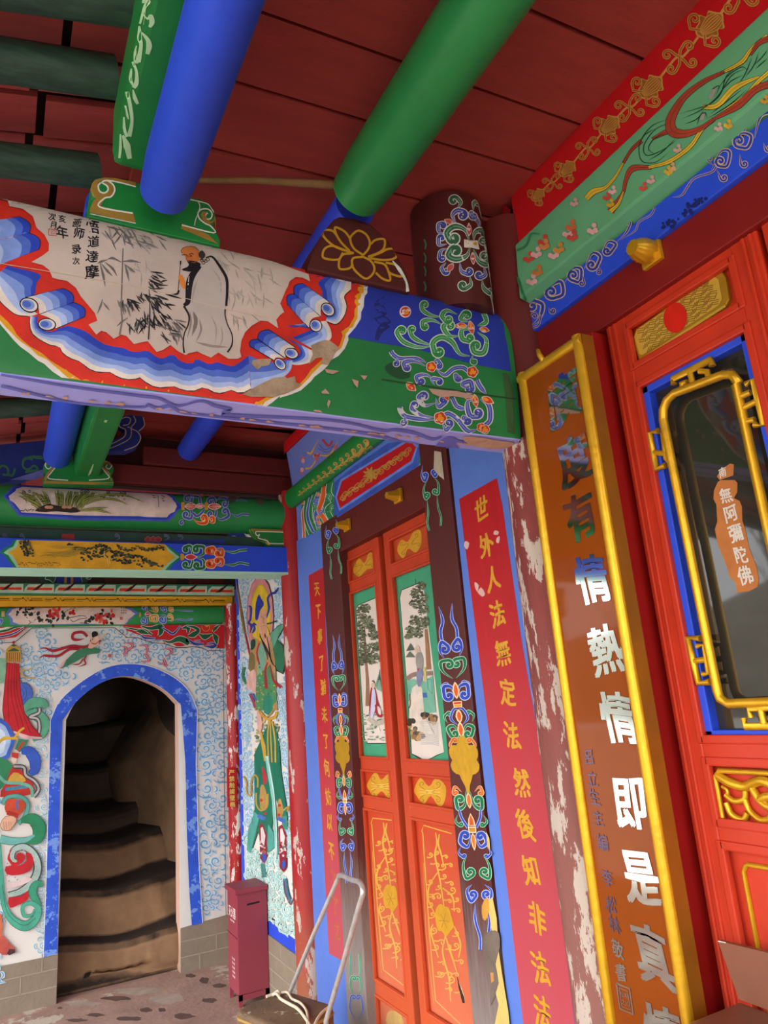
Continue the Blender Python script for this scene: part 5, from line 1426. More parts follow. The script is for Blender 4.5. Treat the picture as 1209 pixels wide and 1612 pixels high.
k = Brush(yel, plane=(1, CY + 0.01), h=0.0008, step=0.00001).zoom(0, 890, 6.045)
for j in range(-3, 8):
    x = 250 + 312 * j * (1 - .012 * max(0, j)); y = 318 + x * .008
    if x > 2150: break
    k.line([(x - 130, y), (x - 50, y), (x - 30, y - 14), (x, y + 20), (x + 15, y - 12), (x + 34, y + 18), (x + 50, y), (x + 150, y)], 7, '2c2008', 0)
    k.line([(x - 130, y + 16), (x - 70, y + 16)], 4, '2c2008', 0); k.line([(x + 50, y + 16), (x + 160, y + 16)], 4, '2c2008', 0)
    k.poly([(x - 40, y - 14), (x - 25, y - 14), (x - 35, y + 4)], '2c2008'); k.poly([(x + 38, y + 16), (x + 52, y + 18), (x + 48, y + 2)], '2c2008')
k.line([(-400, 290), (900, 296), (2160, 318)], 5, 'f0c84a', 2)
pb = MB()
zp0, zp1 = zb(180, 983.5, CY + .02), zb(180, 954, CY + .02)
xp1 = at(353, 970, 1, CY + .02).x
rs = []
for i in range(9):
    x = -2.0 + (xp1 + 2.0) * i / 8
    rs.append([(x, CY + 0.06 - 0.04 * math.cos(a) if abs(a) < 1.5708 else 5.21, (zp0 + zp1) / 2 + (zp1 - zp0) / 2 * (math.sin(a) if abs(a) < 1.5708 else math.copysign(1, a))) for a in [-2.2] + [-1.5708 + 3.1416 * j / 10 for j in range(11)] + [2.2]])
pb.rings(rs, GREEN2)
k = brush_on(pb, 0, 890, 6.045, 11, h=.001, far=5.3); k.step = .0002
RO = 1148.55
def TF(*p): return [(RO + x, y) for x, y in p]
k.poly([(50, 465), (90, 410), (130, 395), (160, 385)] + TF((60, 390), (110, 410), (170, 450), (110, 500), (60, 560)) + [(170, 565), (100, 560), (90, 500)], '5c78c8')
k.poly([(75, 465), (110, 425), (160, 395)] + TF((40, 395), (85, 425), (140, 460), (95, 500), (40, 560)) + [(185, 562), (125, 540), (110, 495)], 'd2c0b4')
k.step = .00002
for q in ([(250, 490), (300, 545), (350, 510), (420, 545)], [(300, 540), (270, 560)], [(660, 500), (760, 480), (820, 485)], [(670, 515), (700, 535), (760, 510), (830, 500)], [(760, 545), (850, 555)], [(560, 520), (640, 430), (720, 405)], [(340, 440), (300, 470)]): k.line(q, 6, '2c2422', 4)
for x, y, n, sp in ((240, 440, 16, 80), (420, 490, 9, 60), (600, 480, 9, 55), (850, 500, 8, 50), (1040, 510, 7, 50), (960, 450, 3, 20), (490, 540, 3, 20)):
    for j in range(n): k.disc(x + R_.uniform(-sp, sp), y + R_.uniform(-40, 40), R_.uniform(12, 24), R_.choice(['262a24', '3a4238', '1e2220']), R_.uniform(9, 16), R_.random() * 3, 9)
for x, y, n, sp in ((510, 450, 14, 62), (960, 505, 14, 62), (690, 430, 3, 22), (1075, 450, 4, 26)):
    for j in range(n): k.disc(x + R_.uniform(-sp, sp), y + R_.uniform(-38, 38), R_.uniform(14, 24), R_.choice(['b8261e', 'c8382c', 'd85a48', 'a41c18']), R_.uniform(12, 18), R_.random() * 3, 9)
[k.line([(1150 + 20 * (j % 3), 405 + 22 * (j // 3)), (1160 + 20 * (j % 3), 414 + 22 * (j // 3))], 5, INK, 1) for j in range(9)]; k.poly([(1140, 490), (1168, 490), (1168, 518), (1140, 518)], 'b86054')
k.poly(TF((175, 450), (190, 450), (195, 470), (190, 490), (175, 490)), 'c8963c')
def far_scroll2(items):
    for P, w, r, d, c in items:
        k.scroll(TF(*P), w, {'b': '4058b8', 'o': 'c8922c'}[c], {'b': 'c0d0ea', 'o': 'e8dcc0'}[c], r, d, 1)
far_scroll2([([(190, 510), (240, 500), (245, 545), (215, 545)], 14, 22, 1, 'b'), ([(200, 420), (245, 430), (240, 400)], 14, 20, -1, 'b'), ([(270, 530), (340, 530), (345, 480), (300, 480)], 18, 26, -1, 'o'), ([(270, 430), (340, 440), (340, 400)], 18, 22, -1, 'o'), ([(370, 470), (420, 480), (420, 540), (385, 535)], 16, 22, 1, 'b'), ([(375, 430), (425, 440), (420, 405)], 16, 20, -1, 'b'), ([(440, 525), (490, 520), (485, 480)], 14, 20, -1, 'o'), ([(440, 430), (490, 440), (490, 412)], 14, 18, -1, 'o'), ([(500, 520), (560, 512), (620, 520), (690, 508)], 10, None, 1, 'b'), ([(500, 425), (600, 435), (690, 435)], 9, None, 1, 'b')])
k.petal(*TF((232, 465))[0], 0, 50, 40, 'c03440', 'e0c8c8')
k.scroll([(-40, 540), (0, 560), (20, 530)], 12, '4058b8', 'c0d0ea', 14, -1); k.poly([(15, 440), (45, 440), (45, 490), (15, 490)], 'c0a070')
# pierced red valance with leaf carving, right and left of the arch
va = MB()
VY = 5.165
def vloop(px): return [at(x, y, 1, VY) for x, y in px]
va.prism(vloop(T2((20, 566), (985, 566), (985, 788), (925, 785), (905, 770), (830, 780), (790, 762), (700, 755), (650, 740), (600, 765), (540, 768), (490, 740), (420, 738), (400, 700), (350, 705), (300, 700), (250, 695), (200, 660), (150, 650), (60, 615))), (0, 0.02, 0), RED, 0)
k = Brush(va, plane=(1, VY), h=0.0008, step=0.00001).zoom(190, 890, 6.045)
LE = 'cfd8c8'
for q, w in (([(190, 575), (280, 600), (380, 585), (380, 640), (360, 670)], [8, 26, 50, 40, 10]), ([(40, 590), (140, 610), (230, 625), (300, 660)], [6, 16, 34, 12]), ([(150, 625), (200, 630), (260, 650)], [10, 44, 16]), ([(400, 715), (470, 730), (560, 700), (640, 730), (620, 700)], [8, 22, 54, 60, 12]), ([(580, 600), (640, 590), (640, 640)], [8, 42, 16]), ([(640, 670), (690, 660), (740, 620), (700, 590), (630, 575)], [14, 50, 30, 24, 8]), ([(750, 655), (800, 680), (870, 655)], [10, 54, 10]), ([(880, 650), (905, 690), (915, 755)], [10, 52, 6]), ([(875, 635), (900, 600), (940, 568)], [8, 30, 8])):
    k.line(q, [v * 1.0 + 10 for v in w], LE, 5); k.line(q, w, '1e5a38', 5)
for q, w in (([(190, 660), (230, 690), (330, 695)], [6, 20, 8]), ([(390, 590), (440, 620), (500, 650), (570, 575)], [6, 14, 18, 8]), ([(640, 700), (700, 745), (790, 750)], [6, 26, 14]), ([(800, 770), (870, 775), (905, 760), (870, 740), (820, 745)], [8, 30, 20, 14, 6]), ([(700, 720), (760, 715)], [6, 10])):
    k.line(q, [v + 8 for v in w], 'b8c0d8', 5); k.line(q, w, '2c3c88', 5)
k.poly([(750, 570), (885, 570), (880, 610), (840, 635), (790, 625), (755, 600)], 'c8381c', 2); k.line([(770, 575), (780, 610), (810, 630), (840, 610), (845, 575)], 5, 'e09050', 4); k.poly([(790, 570), (850, 570), (820, 590)], 'd8a040')
va2 = MB()
va2.prism(vloop(T1((-90, 570), (270, 572), (150, 680), (120, 685), (60, 690), (-90, 720))), (0, 0.02, 0), RED, 0)
k = Brush(va2, plane=(1, VY), h=0.0008, step=0.00001).zoom(0, 890, 6.045)
for q, w, c in (([(-80, 640), (60, 620), (140, 590), (220, 580)], [22, 20, 18, 8], '1e5a38'), ([(-80, 690), (60, 670), (150, 640), (230, 590)], [14, 16, 14, 8], '2c3c88'), ([(-80, 620), (40, 600), (100, 580)], [8, 8, 6], LE)):
    k.line(q, [v + 8 for v in w], LE, 5); k.line(q, w, c, 5)
# what stands above the header: dark gable boards, a carved blue block and its green wings
ga = MB()
ga.box(-2.0, 1.58, 5.30, 5.34, 2.40, 3.25, mat('sooty_gable_boards', '3a2a26', .8, .3, 5))
for j in range(5): ga.box(-2.0, 0.26, 5.285, 5.30, 2.42 + .07 * j, 2.485 + .07 * j, mat('grey_gable_brick', '4a4642', .9, .2, 10))
ga.box(0.62, 1.12, 5.27, 5.29, 2.42, 2.66, mat('brown_gable_plank', '4a2a22', .7, .2, 8)); ga.box(1.2, 1.46, 5.25, 5.28, 2.42, 2.75, MAROON)
tag(ga.build('wall_gable'), kind='structure')
bk = MB()
x0, x1 = at(88, 910, 1, 5.16).x, at(130, 910, 1, 5.16).x
bk.box(x0, x1, 5.16, 5.25, zc1 + .002, 2.62, mat('block_navy', '1c2c86', .6, .15), 0.003)
for a in (.36, .60): bk.box(x0 + (x1 - x0) * a - .008, x0 + (x1 - x0) * a + .008, 5.155, 5.165, zc1 + .002, 2.62, GOLDB)
bkw = []
for sg, q in ((-1, [(380, 175), (372, 60), (440, 60), (520, 65), (535, 110), (525, 175)]), (1, [(775, 175), (780, 110), (820, 70), (900, 62), (880, 100), (840, 120), (830, 175)])):
    w_ = MB(); w_.prism(px_loop(q, 0, 890, 6.045, 1, 5.155), (0, .03, 0), mat('wing_green', '244a38', .6, .2), 0)
    kk = Brush(w_, plane=(1, 5.155), h=.0008, step=.00001).zoom(0, 890, 6.045)
    if sg < 0: kk.scroll([(380, 80), (440, 90), (430, 130), (470, 140), (510, 170)], 6, 'a8c8b0', None, None); kk.scroll([(500, 175), (530, 120), (500, 80), (450, 75)], 6, '9cb8a8', None, None)
    else: kk.scroll([(785, 170), (775, 110), (810, 75), (890, 70)], 6, '9cb8a8', None, None); kk.scroll([(890, 80), (860, 130), (830, 130)], 6, '9cb8a8', None, 16, 1)
    bkw.append(w_)
# blue boards seen between the two frames, high on the left
hb = MB()
hb.prism(px_loop([(-150, 320), (20, 300), (500, 255), (500, 470), (340, 510), (90, 590), (-150, 650)], 0, 640, 5.0375, 1, 4.02), (0, 0.10, 0), mat('hip_navy', '1e3488', .6, .15), 0)
k = Brush(hb, plane=(1, 4.02), h=.0008, step=.00001).zoom(0, 640, 5.0375)
for q in ([(20, 540), (60, 540), (60, 490), (20, 470), (-20, 500)], [(60, 540), (100, 545), (120, 490)], [(260, 420), (200, 410), (180, 470), (220, 500), (270, 470), (300, 500), (260, 510), (200, 520)], [(250, 400), (330, 410), (440, 385)], [(180, 430), (240, 400), (330, 400)]): k.line(q, 18, '3f7a5c', 5)
k.poly([(80, 582), (345, 498), (345, 550), (280, 582)], '7a80d8')
hc = MB()
hc.prism(px_loop([(800, 326), (880, 280), (980, 230), (990, 180), (945, 150), (950, 110), (880, 95), (1030, 66), (1130, 78), (1150, 140), (1108, 195), (1122, 250), (1085, 318), (1000, 352), (830, 352)], 0, 640, 5.0375, 1, 3.5), (0, 0.06, 0), mat('hip_navy', '1e3488', .6, .15), 0)
k = Brush(hc, plane=(1, 3.5), h=.0008, step=.00001).zoom(0, 640, 5.0375)
for q in ([(805, 326), (900, 290), (985, 240), (995, 185), (950, 160), (950, 110), (1000, 85), (1035, 100), (1020, 140), (975, 150)], [(825, 350), (950, 300), (1030, 250), (1040, 180), (1010, 160)], [(985, 350), (1080, 310), (1115, 250), (1090, 200), (1040, 170), (1075, 120), (1060, 75)], [(1100, 195), (1145, 150), (1135, 85)]): k.line(q, 7, 'c8b8a0', 5)
# ------------------------------------------------------------------ facade, second bay: paint
def proj(p):
    v = Vector(p) - EYE
    d = v.dot(AZ)
    return Vector((604.5 + FPX * v.dot(AX) / d, 806 + FPX * v.dot(AY) / d))
def local(b, px, py):
    """frame centred on a photo point of the wall plane, 1 unit = 0.1 m to the right / down along the wall"""
    ax, X = b.plane
    p = at(px, py, 0, X)
    o = proj(p)
    b.frame(o, (proj(p + Vector((0, -0.05, 0))) - o) * 2, (proj(p + Vector((0, 0, -0.05))) - o) * 2)
    return b
M1, M2, U_, D5, D6 = cr(460, 800, 3.0225), cr(460, 1200, 3.0225), cr(460, 680, 5.0375), cr(550, 1210, 4.0105), cr(550, 900, 5.2)
CRIM = mat('couplet_red', 'b0161f', .45, .10, 10, stretch=(3, 3, .6), fade=('b65561', 0.35, 1.75, 0.95), chip='d0a49c', chip_t=0.715, chip_s=9)
GCH = mat('gold_lettering', 'cf9a2a', .5, .12, 20, metal=.15)
k = Brush(couplet_r, plane=(0, PX), h=0.0008, step=0.00001)
rl = [(722.9, 785.6), (724.7, 800), (776, 1203.6), (824, 1612), (838, 1720)]
rr_ = [(782.4, 752.5), (791.8, 800), (820, 1000), (857, 1217), (905, 1612), (921, 1720)]
k.poly(rl + rr_[::-1], CRIM)
for s, (x, y) in zip('世外人法無定法然後知非法法', ((757.6, 802), (765, 858), (776, 911), (782.6, 967), (791, 1026.6), (799, 1089.5), (805.7, 1157), (820.6, 1231), (827, 1299), (835.5, 1370), (845.4, 1446.5), (850.4, 1524), (853.7, 1594))):
    local(k, x, y).text(s, (0, 0), .88, GCH, wid=.80, bold=.030, wob=.05, shear=-.06)
LIME = mat('bare_lime_spot', 'd2aaa4', .8, .1)
for q in (((885, 640), (905, 650), (895, 680), (880, 665)), ((1025, 590), (1045, 595), (1040, 610), (1020, 608)), ((1035, 625), (1050, 618), (1045, 650), (1033, 645)), ((930, 835), (950, 850), (945, 880), (960, 860), (980, 890), (965, 905), (935, 870))):
    k.zoom(440, 640, 3.0225).poly(q, LIME, 2)
k = Brush(couplet_l, plane=(0, PX), h=0.0008, step=0.00001)
k.poly([(485.8, 905.9), (511, 892), (513, 1000), (525, 1200), (541, 1420), (549, 1518), (518, 1501), (502, 1200), (491, 1000)], CRIM)
for s, (x, y) in zip('天下事了猶未了何妨以不了了之', ((499, 927), (501, 962), (503.7, 1002), (506, 1043), (509, 1081), (511, 1124), (513, 1167), (514.6, 1208.6), (517, 1254.6), (519, 1294), (522, 1339), (525, 1384), (528, 1426), (531, 1466))):
    local(k, x, y).text(s, (0, 0), .82, GCH if y < 1370 else mat('worn_gold_lettering', 'b5643c', .6, .2, 20), wid=.70, bold=.026, wob=.05)

# jamb ornament: a lotus scroll drawn about its own axis (half-width 75 units)
JE = {'b': 'b4c4ea', 'g': 'aad8b8', 'o': 'ecc89a'}
JC = {'b': '2f46b0', 'g': '17714a', 'o': 'd06a2a'}
def jamb_ornament(k, M, top, ws):
    def q(L): return [M(x, y) for x, y in L]
    def cur(L, w, r, d, c, t=1.0):
        for sg in (1, -1):
            k.scroll(q([(sg * x, y) for x, y in L]), w * ws, JC[c], JE[c], (r * ws) if r else None, d * sg, t)
    if top:
        cur([(45, -20), (60, 40), (40, 80), (20, 55)], 13, 14, 1, 'b')
        cur([(30, 85), (55, 130), (48, 190), (25, 185)], 12, 15, 1, 'g')
        cur([(38, 200), (38, 280), (52, 340), (44, 395)], 8, None, 1, 'g')
        return
    cur([(32, 0), (22, 70), (38, 120), (36, 180)], 11, None, 1, 'b')
    cur([(36, 250), (52, 210), (40, 170), (15, 190)], 14, 22, -1, 'b')
    cur([(8, 350), (50, 310), (55, 265), (20, 260)], 13, 22, -1, 'g')
    cur([(56, 415), (66, 385), (48, 370)], 9, 10, -1, 'b')
    cur([(10, 430), (20, 390), (55, 385), (58, 430)], 15, 22, 1, 'b')
    cur([(58, 560), (70, 530), (52, 510)], 9, 10, -1, 'g')
    cur([(12, 570), (40, 540), (25, 500), (8, 490)], 9, None, 1, 'b')
    cur([(6, 620), (30, 575), (60, 585), (50, 620)], 13, 20, 1, 'g')
    cur([(40, 690), (60, 670), (45, 640)], 10, 12, -1, 'o')
    for a, b_, c in ((375, 440, 'd0561e'), (505, 555, 'd0561e'), (565, 625, 'd0561e')):
        k.poly(q([(0, a - 10), (17, (a + b_) / 2), (0, b_ + 8), (-17, (a + b_) / 2)]), JE['o'], 2); k.poly(q([(0, a), (10, (a + b_) / 2), (0, b_), (-10, (a + b_) / 2)]), c, 2)
    k.poly(q([(-22, 458), (22, 458), (20, 488), (-20, 488)]), JE['o']); k.poly(q([(-18, 462), (18, 462), (16, 472), (-16, 472)]), 'c8361e'); k.poly(q([(-17, 475), (17, 475), (15, 485), (-15, 485)]), 'd8902c')
    gq = [(0, 622), (18, 632), (26, 655), (30, 668), (52, 668), (68, 690), (66, 722), (58, 738), (68, 758), (64, 786), (46, 804), (32, 808), (24, 832), (12, 860), (6, 892), (0, 905)]
    k.poly(q(gq + [(-x, y) for x, y in gq[::-1]]), GOLD, 2)
    cur([(30, 890), (58, 865), (70, 890)], 10, 12, 1, 'o')
    cur([(8, 880), (22, 950), (55, 970), (62, 930)], 14, 20, -1, 'g')
    cur([(62, 1000), (74, 1030), (58, 1050)], 9, 10, 1, 'g')
    cur([(52, 960), (45, 1010), (20, 1060)], 9, None, 1, 'b')
    k.poly(q([(0, 890), (14, 930), (0, 970), (-14, 930)]), JE['o'], 2); k.poly(q([(0, 900), (9, 930), (0, 962), (-9, 930)]), 'd8702a', 2)
    k.poly(q([(0, 990), (14, 1020), (18, 1052), (-18, 1052), (-14, 1020)]), JE['o']); k.poly(q([(0, 998), (9, 1022), (10, 1048), (-10, 1048), (-9, 1022)]), 'd05a24')
    k.poly(q([(-20, 1055), (20, 1055), (18, 1085), (-18, 1085)]), 'e8dcc4'); k.poly(q([(-16, 1060), (16, 1060), (14, 1080), (-14, 1080)]), 'c89434')
    k.poly(q([(0, 1085), (13, 1120), (0, 1170), (-13, 1120)]), JE['o'], 2); k.poly(q([(0, 1092), (8, 1120), (0, 1160), (-8, 1120)]), 'd8702a', 2)
    cur([(10, 1095), (30, 1150), (62, 1130), (55, 1095)], 15, 20, -1, 'b')
    cur([(62, 1150), (76, 1180), (60, 1200)], 9, 9, 1, 'b')
    cur([(40, 1190), (62, 1240), (55, 1300), (25, 1290)], 12, 22, 1, 'g')
    cur([(30, 1330), (58, 1360), (45, 1410), (20, 1390)], 13, 18, 1, 'b')
    cur([(26, 1420), (34, 1500), (20, 1580), (26, 1640)], 10, None, 1, 'b')
def axR(y): return 730 + (y - 460) * .1233 if y < 1190 else 820 + (y - 1190) * .113
k = Brush(jamb_r, plane=(0, JX), h=0.0008, step=0.00001).zoom(460, 800, 3.0225)
jamb_ornament(k, lambda x, y: (axR(y + 460) + x, y + 460 - x * .25 * max(0, 1 - y / 700)), False, 1.0)
k.zoom(460, 680, 5.0375)
jamb_ornament(k, lambda x, y: (1088 + x * 1.05 + y * .12, 270 + y * 1.25 - x * .45), True, 1.25)
def axL(t): return 210 + t * .0536 if t < 560 else 240 + (t - 560) * .051
def ML(x, y):
    t = y * .767 if y < 730 else 560 + (y - 730) * .686
    return (axL(t) + x * .50, 600 + t - x * .10 * max(0, 1 - y / 700))
k = Brush(jamb_l, plane=(0, JX), h=0.0008, step=0.00001).zoom(460, 800, 3.0225)
jamb_ornament(k, ML, False, .58)
jamb_ornament(k, lambda x, y: (188 + x * .5 + y * .06, 80 + y * .62 - x * .3), True, .62)
# a second, fainter spray low on the far jamb
for sg in (1, -1):
    k.zoom(440, 1400, 4.65)
    ax_ = lambda y: 553 + (y - 460) * .03
    k.scroll([(ax_(460) + sg * 30, 460), (ax_(520) + sg * 34, 530), (ax_(600) + sg * 38, 620)], 9, '2f8a66', 'a8c8b8')
    k.scroll([(ax_(760) + sg * 12, 770), (ax_(720) + sg * 40, 720), (ax_(660) + sg * 34, 650)], 10, '2f8a66', 'a8c8b8', 22, -sg)
    k.scroll([(ax_(960) + sg * 8, 960), (ax_(880) + sg * 46, 880), (ax_(800) + sg * 40, 790)], 10, '4458b0', 'b0b8d8', 22, -sg)
# yellowed bare streaks on the near jamb's foot
k = Brush(jamb_r, plane=(0, JX), h=0.002, step=0.00001).zoom(460, 1200, 3.0225)
STK = mat('old_yellow_ground', 'd0b468', .7, .15, 20); BWD = mat('bare_grey_wood', '6e6258', .9, .25, 14)
k.poly([(930, 660), (955, 640), (975, 740), (985, 900), (1000, 1000), (1030, 1180), (1040, 1280), (960, 1280), (985, 1150), (960, 1060), (965, 900), (945, 760)], STK)
k.poly([(915, 830), (950, 800), (985, 810), (990, 880), (970, 960), (985, 1050), (945, 1160), (945, 1050), (920, 930)], BWD, 2)
k.poly([(905, 680), (930, 640), (940, 700), (925, 750), (908, 740)], 'c08c3a', 2); k.poly([(925, 330), (940, 360), (945, 420), (930, 400)], STK)
k.poly([(945, 1000), (960, 1000), (962, 1040), (950, 1050)], 'c8864a')
k = Brush(jamb_r, plane=(0, JX), h=0.002, step=0.00001).zoom(460, 680, 5.0375)
k.poly([(1130, 150), (1185, 160), (1195, 260), (1209, 380), (1170, 350), (1125, 300)], mat('daub', 'b8aa94', .9, .2, 20), 0)

# frieze board, rail and ribboned plank of the second bay
k = Brush(frieze2, plane=(0, 1.447), h=0.0008, step=0.00001).zoom(460, 680, 5.0375)
k.poly([(50, 560), (330, 330), (335, 540), (340, 690), (60, 860)], '2a7a48')
k.poly([(30, 580), (75, 545), (82, 845), (55, 862)], '6a80d0')
for q, w, c in (([(75, 560), (110, 570), (85, 640), (90, 740), (95, 840)], 18, 'd86a2c'), ([(118, 545), (110, 660), (125, 740), (150, 810)], 34, '2a7a48'), ([(150, 520), (128, 620), (130, 700), (170, 790)], 26, '3c5cb8'), ([(175, 505), (150, 590), (150, 680), (190, 780)], 24, '2a7a48'), ([(215, 480), (190, 560), (230, 600), (190, 650), (215, 770)], 34, '3c5cb8'), ([(258, 430), (240, 540), (215, 620), (250, 680), (280, 735)], 34, 'd85a1c'), ([(300, 400), (290, 480), (330, 560), (280, 620), (320, 710)], 40, '2a7a48')):
    k.line(q, w + 8, 'cfd8d8', 5); k.line(q, w, c, 5)
for x, y, d, c in ((180, 560, 1, 'b'), (200, 650, -1, 'b'), (175, 600, 1, 'g'), (190, 770, -1, 'g'), (290, 520, 1, 'g'), (290, 610, -1, 'g'), (205, 510, 1, 'o'), (180, 690, -1, 'o'), (215, 735, 1, 'o')):
    k.scroll([(x - 18, y + 26), (x + 16, y + 16), (x + 16, y - 12)], 8, JC[c], JE[c], 17, -d)
RP = [(355, 520), (395, 390), (930, 70), (985, 120), (945, 230), (380, 605)]
k.poly([(335, 690), (335, 400), (480, 280), (760, 90), (960, 60), (1040, 170), (1000, 270)], '3a56b4')
k.poly([(343, 520), (383, 380), (930, 50), (1000, 110), (958, 245), (375, 628)], '6a86d8'); k.poly(RP, mat('frieze_red', 'b8121c', .5, .1))
DGL = mat('relief_gold_line', 'b08a3c', .5, .2, 30)
for j in range(11):
    t = j / 10
    x, y = 395 + 500 * t, 520 - 350 * t
    for d in (1, -1):
        k.line(curl_pts([Vector((x - 14, y + 10)), Vector((x + 6, y + d * 26)), Vector((x + 22, y + d * 30 - 12))], 20, -d, 1.1), 7, DGL, 0)
k.line([(400, 540), (470, 470), (560, 420), (640, 330), (740, 260), (830, 210), (900, 150)], 9, DGL, 5)
for a in range(9): k.petal(622, 335, a * .7, 64, 22, DGL)
k.poly([(1000, 240), (1030, 150), (1075, 150), (1075, 210), (1010, 250)], '2a7a48'); k.poly([(1080, 150), (1115, 150), (1105, 190), (1080, 205)], 'd88a3c')
k = brush_on(gr, 460, 680, 5.0375, None, h=.0012, far=3.2)
k.side = True
for j in range(13):
    t = j / 12
    x, y = 60 + 520 * t ** 1.15, 490 - 370 * t ** 1.1
    s_ = .55 + t * .8
    k.line(curl_pts([Vector((x - 30 * s_, y + 24 * s_)), Vector((x, y + 6)), Vector((x + 16 * s_, y - 22 * s_))], 17 * s_, -1, 1.1), 8 * s_, DGL, 0)
    k.line(curl_pts([Vector((x - 8, y + 14)), Vector((x + 16 * s_, y + 8 * s_)), Vector((x + 26 * s_, y - 4))], 11 * s_, 1, 1.0), 6 * s_, DGL, 0)
k.petal(585, 120, -1.2, 60, 34, DGL); k.line([(480, 140), (490, 180), (540, 175), (560, 120)], 14, DGL, 5)
k = brush_on(apsara2, 460, 680, 5.0375, None, h=.0012, far=3.2)
for q, w, c in (([(120, 160), (150, 170), (190, 100), (210, 60)], [14, 16, 6, 4], 'c89a34'), ([(105, 290), (150, 280), (190, 220), (170, 190), (215, 170)], [18, 12, 8, 10, 6], 'c89a34'), ([(190, 220), (180, 180), (210, 190), (215, 170)], 10, 'a83838'), ([(220, 185), (300, 180), (360, 80)], [8, 16, 6], 'c89a34'), ([(240, 60), (290, 110), (320, 70)], 16, 'a83838'), ([(215, 100), (260, 140), (330, 110)], 4, '3a4478'), ([(205, 130), (280, 160), (340, 100)], 3, '3a4478')):
    k.line(q, w, c, 6)
for x, y, c in ((85, 210, 'c05a64'), (75, 320, 'c05a64'), (195, 210, 'c05a64'), (345, 120, 'c05a64'), (80, 300, 'd8a0a0'), (88, 230, 'd8a0a0')): k.disc(x, y, 14, c, 18)
stud2 = []
for (x, y) in ((629, 781), (548.5, 827)):
    p = at(x, y, 0, 1.447)
    stud2.append(nail_hex(1.447, p.y, p.z, 0.030, 0.062, GOLD))

# door leaves of the second bay, with painted panels
OPAN = mat('panel_vermilion', 'bc3c18', .5, .12, 12, fade=('d07a58', 0.25, 1.15, 0.95), chip='e0b8a0', chip_t=0.73, chip_s=10)
GRP = mat('green_picture_border', '3f9a74', .55, .1, 8)
PIC = mat('white_picture_ground', 'd8ccc2', .7, .06, 6)
PXp = DX + 0.020
leaf_frames = []
leaf_panels = []
PINE = ['474d3a', '565d48', '3a402f', '6c7259', '626a50', '7c8068']
def pine(k, M, pts, n, sc, seed):
    r = random.Random(seed)
    for (x, y, rx, ry) in pts:
        for j in range(n):
            a = r.random() * 6.28; q = math.sqrt(r.random())
            cx_, cy_ = x + rx * q * math.cos(a), y + ry * q * math.sin(a)
            k.line(M((cx_ - 12 * sc, cy_ + r.uniform(-4, 8)), (cx_, cy_ - 7 * sc), (cx_ + 12 * sc, cy_ + r.uniform(-4, 8))), 2.1 * sc, r.choice(PINE), 2, 3)
